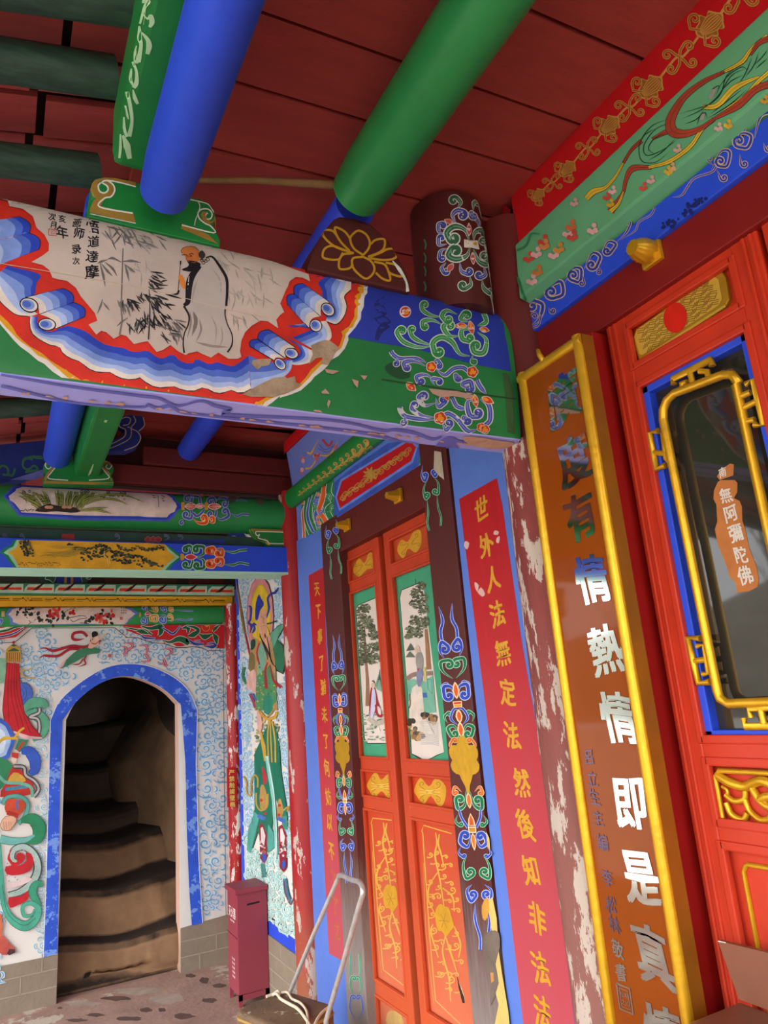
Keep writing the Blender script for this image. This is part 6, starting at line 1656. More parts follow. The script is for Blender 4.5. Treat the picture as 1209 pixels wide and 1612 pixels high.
for li, (ya, yb) in enumerate((L1, L2)):
    leaf_frames.append(leaf(ya, yb, 0.05, ztop, DX, b1, .052, ORANGE))
    a, b_ = ya - 0.05, yb + 0.05
    ps = []
    for bi, (zl, zh) in enumerate(b1):
        pmb = panel(a, b_, zl - 0.004, zh + 0.004, PXp, (OPAN, OPAN, OPAN, GRP, mat('panel_orange_brown', 'b8481e', .5, .1))[bi] if bi != 3 else GRP)
        k = Brush(pmb, plane=(0, PXp), h=0.0006, step=0.000006)
        if bi == 4:
            q = M1((290, 290), (318, 238), (345, 262), (368, 205), (388, 236), (388, 282), (355, 292), (322, 326), (300, 315)) if li == 0 else M1((500, 200), (520, 150), (550, 160), (580, 108), (612, 108), (614, 170), (588, 212), (552, 192), (530, 240))
            k.poly(q, GCH, 3)
            cx_ = sum(p[0] for p in q) / 9; cy_ = sum(p[1] for p in q) / 9
            for d in (-1, 1):
                for s_ in (-1, 1): k.line(curl_pts([Vector((cx_ + d * 2, cy_)), Vector((cx_ + d * 7, cy_ - d * 4 + s_ * 4)), Vector((cx_ + d * 12, cy_ - d * 7 + s_ * 5))], 3.2, d * s_, 1), 1.1, 'a8781c', 0)
        elif bi == 3 and li == 0:
            k.poly(D6((53, 300), (72, 272), (230, 205), (340, 1408), (150, 1408), (122, 1368)), INK); k.poly(D6((57, 302), (76, 276), (232, 210), (340, 1402), (152, 1402), (127, 1364)), PIC)
            k.line(D6((125, 450), (135, 700), (150, 900), (150, 1100)), [2, 4, 5.5, 7], '8a6a50', 4)
            pine(k, D6, ((110, 330, 50, 50), (130, 300, 40, 30), (100, 420, 40, 50), (150, 400, 45, 40), (180, 460, 35, 30), (100, 520, 35, 50), (200, 520, 40, 40), (110, 620, 30, 60), (190, 640, 60, 50), (230, 620, 30, 40), (220, 720, 45, 40), (170, 720, 30, 40), (110, 720, 20, 50)), 44, 1.0, 21)
            k.poly(D6((265, 780), (300, 1000), (230, 960), (215, 930)), '7fa08c')
            for j in range(8): k.line(D6((230 + 3 * j, 940 - 20 * j), (262 + 2 * j, 830 + 20 * j), (290, 960)), .7, '3c4a40', 3)
            for j in range(80): k.disc(*D6((R_.uniform(110, 330), R_.uniform(1130, 1390)))[0], R_.uniform(1.5, 3.4), R_.choice(['5f8068', '7f9c80', '4a6a54', '98a88c', 'b8b4a0']), 1, 0, 7)
            k.poly(D6((185, 940), (215, 950), (240, 1060), (280, 1180), (250, 1190), (215, 1150), (175, 1190), (170, 1060)), '9c2c34', 2); k.poly(D6((195, 960), (215, 965), (225, 1080), (200, 1190), (178, 1190), (185, 1060)), 'b8bcd8', 2); k.poly(D6((215, 1090), (250, 1100), (270, 1180), (235, 1185)), '9c2c34', 2)
            k.poly(D6((235, 1100), (262, 1120), (265, 1170), (245, 1160)), 'd0ccc4', 2); k.disc(*D6((200, 930))[0], 3.2, 'd8b8a0', 5); k.line(D6((192, 900), (200, 890), (212, 910)), 1.2, '4a3a34', 3)
            k.line(D6((160, 1200), (230, 1240), (310, 1210)), 7, 'b0a898', 4)
            k.line(D6((240, 1260), (255, 1310)), 1.6, 'e8e4dc', 2)
        elif bi == 3:
            k.poly(D6((412, 212), (426, 148), (600, 76), (775, 1480), (660, 1535), (580, 1535), (505, 1490), (495, 1250)), INK); k.poly(D6((416, 214), (430, 153), (602, 83), (775, 1478), (715, 1500), (660, 1530), (610, 1540), (580, 1520), (540, 1500), (512, 1488), (500, 1250)), PIC)
            k.line(D6((540, 60), (545, 95)), .9, INK, 2)
            pine(k, D6, ((590, 130, 40, 40), (540, 180, 40, 40), (600, 220, 45, 50), (540, 270, 45, 40), (610, 320, 40, 50), (530, 400, 40, 40), (590, 420, 50, 40), (500, 490, 40, 40), (570, 500, 40, 45), (630, 420, 20, 50), (490, 530, 30, 20)), 46, 1.0, 22)
            k.line(D6((632, 470), (645, 640), (655, 800)), [4, 6, 7], '94684a', 4)
            k.poly(D6((470, 650), (505, 585), (540, 640)), '4c584a'); k.poly(D6((465, 700), (500, 650), (545, 700)), '5c6858')
            k.line(D6((475, 880), (540, 840), (690, 830)), 7, '8a7068', 4)
            k.poly(D6((475, 890), (530, 880), (600, 900), (690, 850), (715, 1150), (620, 1160), (560, 1000), (490, 1060)), '6fa890', 0)
            k.poly(D6((520, 950), (600, 950), (620, 1180), (700, 1330), (560, 1300), (495, 1200)), 'd2c6b8', 2)
            k.disc(*D6((562, 640))[0], 4, 'd0b8a4', 7); k.poly(D6((550, 680), (590, 660), (610, 720), (600, 820), (560, 800)), '96928c', 2)
            k.poly(D6((560, 800), (600, 790), (605, 880), (585, 940), (560, 920)), '7a80a0', 2); k.poly(D6((560, 790), (580, 790), (572, 820)), 'a83c38'); k.line(D6((620, 780), (630, 900)), 4, 'b0b070', 3)
            k.poly(D6((605, 990), (640, 990), (645, 1030), (610, 1030)), '3c64a8'); k.line(D6((645, 880), (680, 880), (685, 1000), (650, 960), (645, 880)), 1, '3c7a80', 0)
            for x, y in ((520, 1240), (530, 1300), (550, 1350), (590, 1340), (630, 1180), (680, 1200), (700, 1215)):
                for j in range(7): k.disc(*D6((x + R_.uniform(-22, 22), y + R_.uniform(-24, 24)))[0], R_.uniform(2.5, 5), R_.choice(['8a6a44', '3a342c', 'b08c5c', '5c5448']), 4, 1, 8)
            for j in range(14): k.line(D6((580 + j, 1230 + 14 * j), (660, 1226 + 14 * j), (735, 1240 + 14 * j)), .8, 'aeb0b0', 3)
            k.line(D6((500, 1000), (505, 1080), (495, 1120)), 2, '5c5448', 3)
        elif bi == 2:
            q = D5((112, 100), (165, 22), (202, 70), (250, 30), (282, 90), (276, 150), (246, 186), (205, 142), (160, 182), (128, 140)) if li == 0 else D5((410, 130), (450, 58), (503, 112), (547, 60), (608, 110), (604, 200), (567, 242), (515, 172), (472, 222), (425, 172))
            k.poly(q, GCH, 3)
            cx_ = sum(p[0] for p in q) / 10; cy_ = sum(p[1] for p in q) / 10
            for d in (-1, 1):
                for s_ in (-1, 1): k.line(curl_pts([Vector((cx_ + d * 3, cy_)), Vector((cx_ + d * 10, cy_ + s_ * 5)), Vector((cx_ + d * 15, cy_ + s_ * 9))], 4.5, d * s_, 1), 1.2, 'a8781c', 0)
            for d in (-1, 0, 1): k.line([(cx_ - 16, cy_ + d * 5), (cx_, cy_ + d * 2), (cx_ + 16, cy_ + d * 6)], .8, 'e8c868', 3)
        elif bi == 1:
            if li == 0: F_ = lambda *p: D5(*p)
            else: F_ = lambda *p: D5(*[(598 + (x - 262) * 1.12, 960 + (y - 820) * 1.14 + (x - 262) * .20) for x, y in p])
            GV = mat('thin_gold_line', 'd0a040', .5, .15, 25, fade=('d8a070', 0.25, .75, .8))
            k.line(F_((215, 1270), (180, 900), (142, 350), (136, 350), (148, 312), (305, 330)), 1.7, GV, 0); k.line(F_((215, 1270), (385, 1400)), 1.7, GV, 2)
            k.line(F_((205, 1290), (160, 900), (148, 520)), .8, GV, 2)
            for q in ([(215, 340), (222, 400), (212, 470), (240, 600), (262, 740)], [(236, 345), (230, 400), (245, 450), (262, 520)], [(225, 560), (180, 640), (175, 720), (215, 800)], [(255, 640), (310, 680), (320, 760)], [(262, 880), (300, 990), (335, 1090)], [(320, 840), (355, 930), (345, 1010)], [(200, 850), (190, 900), (230, 1030)], [(270, 900), (255, 1000), (290, 1130), (300, 1260)]):
                k.line(F_(*q), [1.8, 3.0, 1.6], GV, 5)
            for x, y, r, d in ((185, 470, 12, 1), (285, 490, 12, -1), (207, 500, 14, -1), (255, 522, 16, 1), (183, 620, 13, 1), (208, 665, 18, -1), (288, 590, 13, -1), (308, 645, 18, 1), (325, 730, 14, -1), (187, 745, 12, 1), (205, 885, 16, 1), (232, 920, 16, -1), (328, 950, 18, 1), (342, 1012, 14, -1), (216, 975, 14, 1), (270, 1090, 18, -1), (302, 1140, 18, 1), (232, 1120, 13, 1), (342, 1190, 13, -1), (245, 1040, 12, -1), (262, 575, 12, 1), (232, 640, 11, 1), (335, 690, 10, 1), (195, 800, 14, 1), (330, 880, 13, 1), (290, 960, 12, 1), (250, 1120, 13, 1), (320, 1090, 12, -1), (222, 450, 10, 1), (262, 450, 10, -1), (285, 1180, 11, -1), (280, 690, 12, -1), (190, 690, 10, -1)):
                k.line(F_(*[tuple(p) for p in curl_pts([Vector((x - r * 1.6, y + r * 1.3)), Vector((x - r * .2, y + r * 1.2)), Vector((x + r * .7, y + r * .6))], r, -d, 1.1)]), 2.1, GV, 0)
            k.poly(F_((215, 770), (240, 730), (265, 740), (290, 745), (305, 790), (318, 840), (300, 870), (275, 905), (250, 880), (230, 880), (215, 830)), GCH, 3)
            for a_ in range(6): k.line(F_((262, 820), (262 + 30 * math.cos(a_), 820 + 44 * math.sin(a_))), .9, 'a87c24', 2)
            if li == 1: k.poly(D5((680, 1300), (700, 1370), (725, 1440), (730, 1480), (715, 1480), (690, 1380)), '3a2a20'); k.poly(D5((690, 1340), (715, 1400), (735, 1470), (718, 1420)), 'e0d4c0')
        else:
            if li == 0: k.poly(D5((240, 1540), (290, 1530), (330, 1560), (340, 1640), (240, 1640)), 'c8a464', 2)
        ps.append((pmb, bi))
    leaf_panels.append(ps)
# ------------------------------------------------------------------ facade, first bay: fascia, ribbons, scrolls
B4, B6, B7, B8, B9, E1, F8 = cr(780, 0, 2.818), cr(780, 500, 2.818), cr(780, 1000, 2.634), cr(880, 0, 3.675), cr(1000, 1080, 5.038), cr(980, 420, 5.279), cr(1060, 980, 8.06)
ANT = mat('raised_antique_gold', 'a06a26', .5, .15, 25, metal=.2)
ANL = mat('raised_gold_edge', 'cf9c50', .5, .12, 25, metal=.2)
k = Brush(red1, plane=(0, 1.425), h=.0008, step=.00001)
def gflower(x, y, s):
    c, s1 = math.cos(-.75), math.sin(-.75)
    def M(L): return [(x + (a * c - b_ * s1) * s, y + (a * s1 + b_ * c) * s) for a, b_ in L]
    for g_, m in ((1.0, ANL), (.88, ANT)):
        k.poly(M([(a * g_, b_ * g_) for a, b_ in ((-1, -.1), (-.7, -.5), (-.3, -.62), (0, -.95), (.25, -.55), (.6, -.75), (.85, -.4), (1.15, 0), (.85, .4), (.6, .75), (.25, .55), (0, .85), (-.3, .6), (-.7, .5))]), m, 3)
    for j in range(-3, 4): k.line(M([(-.7, j * .06), (.2, j * .17), (.9, j * .12)]), .055 * s, ANL, 3)
    for sg in (1, -1):
        k.line(curl_pts([Vector(p) for p in M([(-.6, sg * .2), (-1.0, sg * .7), (-.7, sg * 1.15)])], .38 * s, -sg, 1.1), .2 * s, ANL, 0)
        k.line(curl_pts([Vector(p) for p in M([(-.6, sg * .2), (-1.0, sg * .7), (-.7, sg * 1.15)])], .38 * s, -sg, 1.1), .1 * s, ANT, 0)
FL = [(1210, -60, 30), (1117, 41, 25), (1024, 139, 22), (959, 199, 18.5), (893, 267, 15), (847, 308, 12)]
for i, (x, y, s) in enumerate(FL):
    gflower(x, y, s)
    if i + 1 < len(FL):
        x2, y2, s2 = FL[i + 1]
        mx_, my_ = (x + x2) / 2, (y + y2) / 2
        sm_ = (s + s2) / 2
        k.line([(x - s * .7, y + s * .7), (mx_ + sm_ * .3, my_ - sm_ * .1), (mx_ - sm_ * .3, my_ + sm_ * .1), (x2 + s2 * .6, y2 - s2 * .6)], sm_ * .16, ANL, 5)
        for dx, dy, d in ((.3, -.9, 1), (-.6, -.4, -1), (.55, .55, -1), (-.25, .95, 1)):
            px_, py_ = mx_ + dx * sm_, my_ + dy * sm_
            L = curl_pts([Vector((mx_, my_)), Vector(((mx_ + px_) / 2 + dy * 3, (my_ + py_) / 2)), Vector((px_, py_))], .36 * sm_, d, 1.1)
            k.line(L, .2 * sm_, ANL, 0); k.line(L, .1 * sm_, ANT, 0)
k.poly([(790, 318), (804, 330), (808, 395), (796, 385)], '8c1418')
k = brush_on(sage1, 880, 0, 3.675, None, h=.0012, far=2.0)
BRR, YLR, GNK = 'a8432c', 'd8b434', '16402c'
for q, w, c in (([(160, 1150), (200, 1110), (270, 1085), (330, 1020), (375, 940), (420, 870), (480, 815)], [30, 34, 18, 12, 10, 14, 18], YLR), ([(375, 945), (420, 870), (480, 815)], [10, 16, 22], BRR), ([(300, 1225), (370, 1120), (390, 1040), (430, 975), (540, 970)], [40, 14, 20, 34, 16], BRR), ([(300, 1225), (345, 1180), (375, 1110)], [24, 16, 8], YLR), ([(520, 970), (640, 935), (760, 850), (830, 750), (900, 690)], [14, 22, 22, 18, 20], YLR),
               ([(540, 805), (620, 765), (680, 740)], [10, 26, 20], BRR), ([(900, 690), (820, 745), (730, 775), (660, 760), (650, 690), (720, 570), (830, 480), (960, 415)], [16, 26, 40, 60, 50, 34, 26, 14], BRR), ([(960, 415), (1060, 360), (1120, 280), (1209, 210)], [14, 24, 16, 26], YLR), ([(1110, 320), (1160, 250), (1230, 220)], [10, 26, 30], BRR), ([(835, 622), (920, 610), (1020, 510), (1160, 445)], [22, 28, 34, 10], YLR), ([(960, 640), (1080, 560), (1150, 480), (1240, 400)], [10, 24, 20, 24], YLR), ([(900, 690), (1040, 610), (1140, 520), (1240, 480)], [14, 40, 34, 40], BRR)):
    wk = [v + 5 for v in w]
    k.line(q, wk, INK, 6); k.line(q, w, c, 6)
    k.line(q, 1.8, INK, 6)
for q in ([(640, 690), (540, 730), (470, 830), (480, 930), (560, 940), (640, 880)], [(650, 710), (560, 750), (495, 840), (510, 900), (600, 870), (700, 800)], [(660, 760), (560, 800), (520, 860), (560, 895)], [(480, 815), (500, 780), (560, 745)], [(700, 660), (800, 630), (880, 600), (940, 540), (980, 430), (1100, 350)], [(710, 690), (820, 640), (920, 560), (1000, 440), (1080, 400)], [(730, 720), (800, 690), (840, 640)], [(920, 520), (980, 440), (1060, 390), (1095, 410)], [(940, 530), (1000, 470), (1060, 440)], [(880, 570), (890, 520), (930, 500), (910, 560)], [(1120, 330), (1080, 430), (1040, 490)], [(1130, 380), (1180, 330), (1209, 290)], [(1140, 400), (1209, 340)], [(800, 730), (820, 670), (850, 655), (860, 690)], [(680, 800), (600, 880), (520, 930)], [(1160, 300), (1130, 380), (1080, 450)], [(860, 690), (940, 640), (1000, 600), (1090, 520)], [(880, 660), (960, 600), (1060, 520)]):
    k.line(q, 5, GNK, 6, 3)
k.poly([(865, 575), (885, 520), (920, 510), (890, 575)], '9a9a8c'); k.poly([(815, 700), (830, 660), (850, 660), (840, 695)], '9a9a8c')
def blossoms(L):
    for x, y, c in L:
        for dx, dy in ((-14, 10), (8, -14), (14, 8), (0, 16)): k.disc(x + dx, y + dy, 11, c)
blossoms([(925, 735, 'd8a4a0'), (980, 715, 'c8a02c'), (490, 1080, 'c8483a'), (535, 1040, 'd8a4a0'), (280, 1135, 'c8483a'), (312, 1100, 'd8a4a0'), (300, 1175, 'c8a02c'), (655, 965, 'c8a070'), (690, 860, 'd0a494'), (1190, 570, 'd09a30'), (635, 985, 'c8a02c'), (92, 1170, 'd09a98')])
k.zoom(780, 0, 2.818)
blossoms([(150, 1140, 'c8483a'), (185, 1120, 'd8a4a0'), (215, 1065, 'c8483a'), (220, 1085, 'd08a4c'), (325, 1030, 'd8a4a0'), (338, 1000, 'c8683a'), (345, 1045, 'c8483a'), (262, 1125, 'd8a4a0'), (285, 1100, 'c8883a'), (165, 1240, 'd8a4a0'), (190, 1200, 'c8783a'), (435, 1015, 'd8a4a0')])
k.line([(100, 1110), (140, 1090), (160, 1040), (200, 1040)], 8, '3f8a5c', 4); k.line([(105, 1240), (120, 1290), (135, 1330)], 10, '2f7a4c', 4)
k = Brush(blue1, plane=(0, 1.430), h=.0008, step=.00001).zoom(780, 5, 2.818)
BL1, BL2 = mat('pale_gold_outline', 'c8a888', .55, .1), '2a3c9c'
def bsc(P, w, r=None, d=1):
    L = smooth(P, 6)
    if r: L = curl_pts([Vector(p[:2]) for p in L], r, d, 1.15)
    k.line(L, w, BL1, 0, 1); k.line(L, w * .55, BL2, 0, 1)
for P, w, r, d in (([(155, 1435), (195, 1400), (210, 1340), (175, 1320)], 24, 26, -1), ([(150, 1400), (165, 1380)], 12, 12, 1), ([(215, 1300), (240, 1260), (290, 1235), (300, 1290), (260, 1310)], 22, 30, 1), ([(235, 1350), (245, 1370)], 12, 12, -1), ([(310, 1240), (340, 1180), (380, 1180), (375, 1235), (340, 1230)], 20, 24, 1), ([(385, 1200), (395, 1240)], 12, 12, 1), ([(395, 1180), (430, 1110), (465, 1125), (450, 1170)], 20, 24, 1), ([(460, 1170), (468, 1190)], 10, 10, 1), ([(475, 1110), (500, 1060), (535, 1070), (510, 1110)], 18, 18, 1), ([(540, 1060), (580, 1020), (600, 980)], 12, 12, -1), ([(560, 1050), (620, 1010), (640, 970), (690, 940), (708, 908)], 9, None, 1),
                   ([(785, 862), (830, 850), (880, 780), (960, 750), (985, 720)], 10, None, 1), ([(960, 740), (1000, 660), (1040, 660), (1030, 720), (1000, 725)], 18, 24, 1), ([(985, 740), (1000, 780)], 14, 16, -1), ([(970, 725), (945, 700)], 10, 12, 1), ([(1060, 640), (1090, 580), (1135, 590), (1120, 640), (1080, 640)], 20, 28, 1), ([(1085, 670), (1090, 715)], 14, 16, -1), ([(1075, 590), (1090, 555)], 12, 12, 1), ([(1150, 600), (1180, 500), (1250, 480)], 22, 40, 1), ([(1190, 620), (1200, 650)], 14, 16, -1), ([(155, 1440), (190, 1430), (205, 1380)], 10, None, 1)):
    bsc(P, w, r, d)
for x, y in ((880, 900), (850, 930), (770, 990), (790, 970), (910, 880)):
    for j in range(8): k.disc(x + R_.uniform(-26, 26), y + R_.uniform(-14, 14), R_.uniform(5, 10), '1a2668')
# gilt lotus stud
pn = at(B4((715, 1120))[0][0], B4((715, 1120))[0][1], 0, 1.445)
stud1 = nail(1.445, pn.y + .012, pn.z + .004, 0.032, 0.075, GOLD, 12, base=0.031)

# ------------------------------------------------------------------ hanging couplet board
BX = 1.330
byL, byR = at(812, 590, 0, BX).y, at(1035, 1300, 0, BX).y
bzT = 2.476; bzB = 0.48
LACQ = mat('amber_lacquer', '86400f', .05, .10, 3, coat=.0, spec=.16)
bpan_ = MB(); bpan_.box(BX + .012, BX + .045, byR + .012, byL - .012, bzB + .012, bzT - .012, LACQ)
bfr = MB()
gw = .030
def halfround(mb, a, b_, w, m):
    a = Vector(a); b_ = Vector(b_); d = (b_ - a).normalized()
    o = Vector((0, 0, 1)) if abs(d.z) < .5 else Vector((0, 1, 0))
    rs_ = []
    for p in (a, b_):
        rs_.append([p + o * (w * .5 * math.cos(t)) + Vector((-1, 0, 0)) * (w * .42 * math.sin(t)) for t in [PI * j / 10 for j in range(11)]] + [p - o * w * .5 + Vector((.03, 0, 0)), p + o * w * .5 + Vector((.03, 0, 0))])
    mb.rings(rs_, m)
halfround(bfr, (BX + .012, byL - gw / 2, bzB), (BX + .012, byL - gw / 2, bzT), gw, GOLD)
halfround(bfr, (BX + .012, byR + gw / 2, bzB), (BX + .012, byR + gw / 2, bzT), gw, GOLD)
halfround(bfr, (BX + .012, byR, bzT - gw / 2), (BX + .012, byL, bzT - gw / 2), gw, GOLD)
halfround(bfr, (BX + .012, byR, bzB + gw / 2), (BX + .012, byL, bzB + gw / 2), gw, GOLD)
bsd = MB(); bsd.box(BX + .014, BX + .055, byR - .001, byR + .006, bzB, bzT, mat('brown_gilt_edge', '96601a', .4, .15, 12, metal=.35)); bsd.box(BX + .045, BX + .055, byR, byL, bzB, bzT, MATS['brown_gilt_edge'])
hk = MB(); ph = at(B6((215, 190))[0][0], B6((215, 190))[0][1], 0, BX + .01)
hk.tube([(BX + .01, ph.y, bzT - .012), (BX - .004, ph.y, bzT + .008), (BX - .002, ph.y + .006, bzT + .026), (BX + .008, ph.y + .012, bzT + .03)], [.009, .008, .006, .004], GOLD, 10)
FOIL = mat('mirror_foil', 'c9d2cf', .07, .04, 6, metal=1.0)
FOILP = mat('violet_foil', '6c5a70', .25, .1, 6, metal=.7)
board_chars = []
for s, x, y, h in (('廣', 886, 628, 1.52), ('度', 903, 724, 1.42), ('有', 913, 812, 1.32), ('情', 932.6, 913, 1.30), ('熱', 953, 1024, 1.25), ('情', 973.6, 1131, 1.25), ('即', 990.7, 1262, 1.25), ('是', 1008, 1380, 1.22), ('真', 1027, 1505, 1.25), ('情', 1046, 1632, 1.25)):
    m_ = MB(); k = Brush(m_, plane=(0, BX + .012), h=.002)
    local(k, x, y).text(s, (0, 0), h, FOIL, wid=h * .86, bold=.034, wob=.035, shear=-.05)
    # give the foil letter its thickness
    n0 = len(m_.v)
    board_chars.append(('character', m_))
for s, x, y, c in (('呂', 927, 1191, 1), ('立', 933, 1226, 1), ('生', 936, 1255, 1), ('主', 942, 1288, 1), ('編', 949, 1325, 1), ('李', 957, 1382, 1), ('松', 962.5, 1424, 1), ('林', 968, 1455, 1), ('敬', 973, 1494, 0), ('書', 978, 1530, 0)):
    m_ = MB(); k = Brush(m_, plane=(0, BX + .012), h=.002)
    local(k, x, y).text(s, (0, 0), .40, FOILP if c else FOIL, wid=.36, bold=.02, wob=.04)
    board_chars.append(('small_character', m_))
m_ = MB(); k = Brush(m_, plane=(0, BX + .012), h=.002); local(k, 984.5, 1572)
k.line([(-.2, -.26), (.2, -.26), (.2, .26), (-.2, .26), (-.2, -.26)], .045, FOIL, 0); k.line([(-.13, -.19), (.13, -.19), (.13, .19), (-.13, .19), (-.13, -.19)], .02, FOIL, 0)
k.text('松林', (0, -.08), .13, FOIL, bold=0, wob=0); k.text('之印', (0, .08), .13, FOIL, bold=0, wob=0)
board_chars.append(('seal', m_))

# ------------------------------------------------------------------ glazed door leaf of the first bay
rl0 = yy(1066, 1164, RX)
ri0 = yy(1104, 1164, RX); ri1 = yy(1176, 513, RX)
rl1 = ri1 - (rl0 - ri0)
bands1 = [(0.30, zz(1129, 1329, RX)), (zz(1125, 1294, RX), zz(1103, 1198, RX)), (zz(1150, 1164, RX), zz(1085, 563, RX)), (zz(1076.6, 531.8, RX), zz(1055.8, 470.2, RX))]
rst = rl0 - ri0
rleaf = leaf(rl0, rl1, 0.05, zd1, RX, bands1, rst, ORANGE2, mould=.010)
ow = min(ri0, ri1) if False else None
oy0, oy1 = rl0 - rst, rl1 + rst        # clear opening
wz0, wz1 = bands1[2]
bfm = MB()
bw = .028
for (a, b_, c, d) in ((oy1, oy0, wz0, wz0 + bw * .7), (oy1, oy0, wz1 - bw, wz1), (oy0 - bw, oy0, wz0, wz1), (oy1, oy1 + bw, wz0, wz1)):
    bfm.box(RX + .008, RX + .040, a, b_, c, d, BLUE, .003)
def glass_mat():
    m = mat('dusty_window_glass', '3a372f', .035, .2, 3, spec=.9)
    b = m.node_tree.nodes['Principled BSDF']
    b.inputs['Transmission Weight'].default_value = .35
    b.inputs['IOR'].default_value = 1.5
    return m
gls = MB(); gls.box(RX + .034, RX + .038, oy1 + .004, oy0 - .004, wz0 + .004, wz1 - .004, glass_mat())
trac = MB()
TX = RX + .003
def tr(pts, r, fn, n=0):
    P = [at(x, y, 0, TX) for x, y in fn(*pts)]
    if n: P = smooth(P, n)
    trac.tube(P, r, GOLD, 10)
ring = [(1129.5, 1089), (1136, 1101), (1147, 1108)]
loop = [at(x, y, 0, TX) for x, y in ((1044, 660), (1086, 870), (1129.5, 1089), (1134, 1100), (1147, 1108))]
yr = at(1166, 640, 0, TX).y
zbm = loop[-1].z; zl1 = loop[0].z
loop += [Vector((TX, yr + .03, zbm)), Vector((TX, yr + .008, zbm + .006)), Vector((TX, yr, zbm + .03)), Vector((TX, yr, zl1))]
loop += [at(x, y, 0, TX) for x, y in ((1163, 603), (1152, 590), (1138, 590), (1062, 619), (1050, 630), (1044, 645), (1044, 660))]
trac.tube(loop, .011, GOLD, 12)
tr(((722, 503), (685, 512), (700, 600), (716, 674), (754, 655)), .0085, B6); tr(((704, 598), (770, 606)), .0075, B6); tr(((768, 520), (742, 512), (756, 625), (772, 640)), .0065, B6)
tr(((792, 295), (788, 272), (958, 186), (962, 214)), .009, B6); tr(((832, 318), (826, 292), (850, 285)), .0075, B6); tr(((862, 240), (878, 300)), .0075, B6); tr(((905, 238), (940, 240), (945, 268)), .0075, B6)
tr(((1112, 296), (1146, 276), (1192, 478), (1150, 474)), .0085, B6); tr(((1085, 352), (1132, 330)), .0075, B6); tr(((1096, 402), (1158, 372)), .0075, B6); tr(((1104, 462), (1150, 452)), .007, B6)
tr(((345, 200), (188, 192), (250, 480), (325, 772), (470, 752)), .0085, F8); tr(((255, 490), (410, 470)), .0075, F8); tr(((300, 300), (395, 285), (452, 645), (375, 652)), .007, F8)
tr(((892, 1210), (920, 1322), (1330, 1312), (1320, 1200)), .0085, F8); tr(((985, 1205), (962, 1090), (1260, 1080), (1260, 1190)), .0075, F8); tr(((1105, 1085), (1160, 1320)), .0075, F8)
# sticker with the invocation on the pane
stk = MB()
GXp = RX + .034
k = Brush(stk, plane=(0, GXp), h=.0006, step=.00005).zoom(1090, 720, 6.714)
STC = mat('orange_decal', 'b06a30', .6, .15, 25)
k.poly([(320, 120), (400, 65), (440, 75), (435, 190), (290, 240), (260, 200)], STC)
k.poly([(270, 260), (300, 240), (450, 240), (478, 270), (475, 370), (440, 430), (500, 460), (525, 520), (530, 670), (560, 760), (600, 950), (680, 1160), (705, 1290), (690, 1370), (600, 1415), (475, 1430), (455, 1320), (400, 1270), (370, 1170), (320, 1040), (270, 920), (240, 760), (265, 680), (255, 500), (225, 440), (230, 350)], STC)
SIL = mat('silver_decal', 'cfc8bc', .5, .05)
for s, x, y, h in (('南', 318, 160, 110), ('無', 355, 400, 170), ('阿', 405, 590, 190), ('彌', 460, 800, 200), ('陀', 510, 1030, 190), ('佛', 560, 1250, 210)):
    p_ = (1090 + x / 6.714, 720 + y / 6.714)
    local(k, *p_).text(s, (0, 0), h / 6.714 / k.w.length, SIL, wid=h / 6.714 / k.w.length * .82, bold=.024, wob=.04)
# gold fret plate
fp = MB()
def ploop(pts, fn, X): return [at(x, y, 0, X) for x, y in fn(*pts)]
FX = RX + .012
FRET = mat('fret_gold', 'b98a24', .4, .15, 20, metal=.4)
fp.prism(ploop([(85, 590), (108, 520), (785, 32), (822, 36), (858, 90), (886, 270), (850, 342), (175, 780), (132, 772), (95, 650)], E1, FX), (.016, 0, 0), FRET, .004)
k = Brush(fp, plane=(0, FX), h=.001, step=.00001).zoom(980, 420, 5.279)
DKG = mat('fret_shadow_gold', '8a6420', .6, .1); LTG = mat('fret_bright_gold', 'e0b848', .4, .1, 20, metal=.4)
k.poly([(100, 585), (125, 520), (770, 85), (800, 105), (828, 270), (800, 320), (165, 735), (140, 725)], LTG)
u = Vector((.80, -.56)); v_ = Vector((.16, .99))
cen = Vector((445, 425))
for i in range(-6, 7):
    for j in range(-2, 3):
        c0 = Vector((465, 415)) + u * (i * 62 + (j % 2) * 31) + v_ * (j * 46)
        inside = lambda p: abs((p - Vector((465, 415))).dot(Vector((.56, .80)).normalized())) < 118 and abs((p - Vector((465, 415))).dot(u)) < 385
        for t in (-20, 0, 20):
            if (i + j) % 2: a, b_ = c0 + u * t + Vector((9, -24)), c0 + u * t + Vector((-9, 24))
            else: a, b_ = c0 + Vector((-28, t * .85 + 3)), c0 + Vector((28, t * .85 - 7))
            if inside(a) and inside(b_): k.line([a, b_], 7, DKG, 1)
k.disc(445, 425, 98, 'c8200c', 126, .1, 28)
k.line([(165, 770), (860, 325)], 20, LTG, 1)
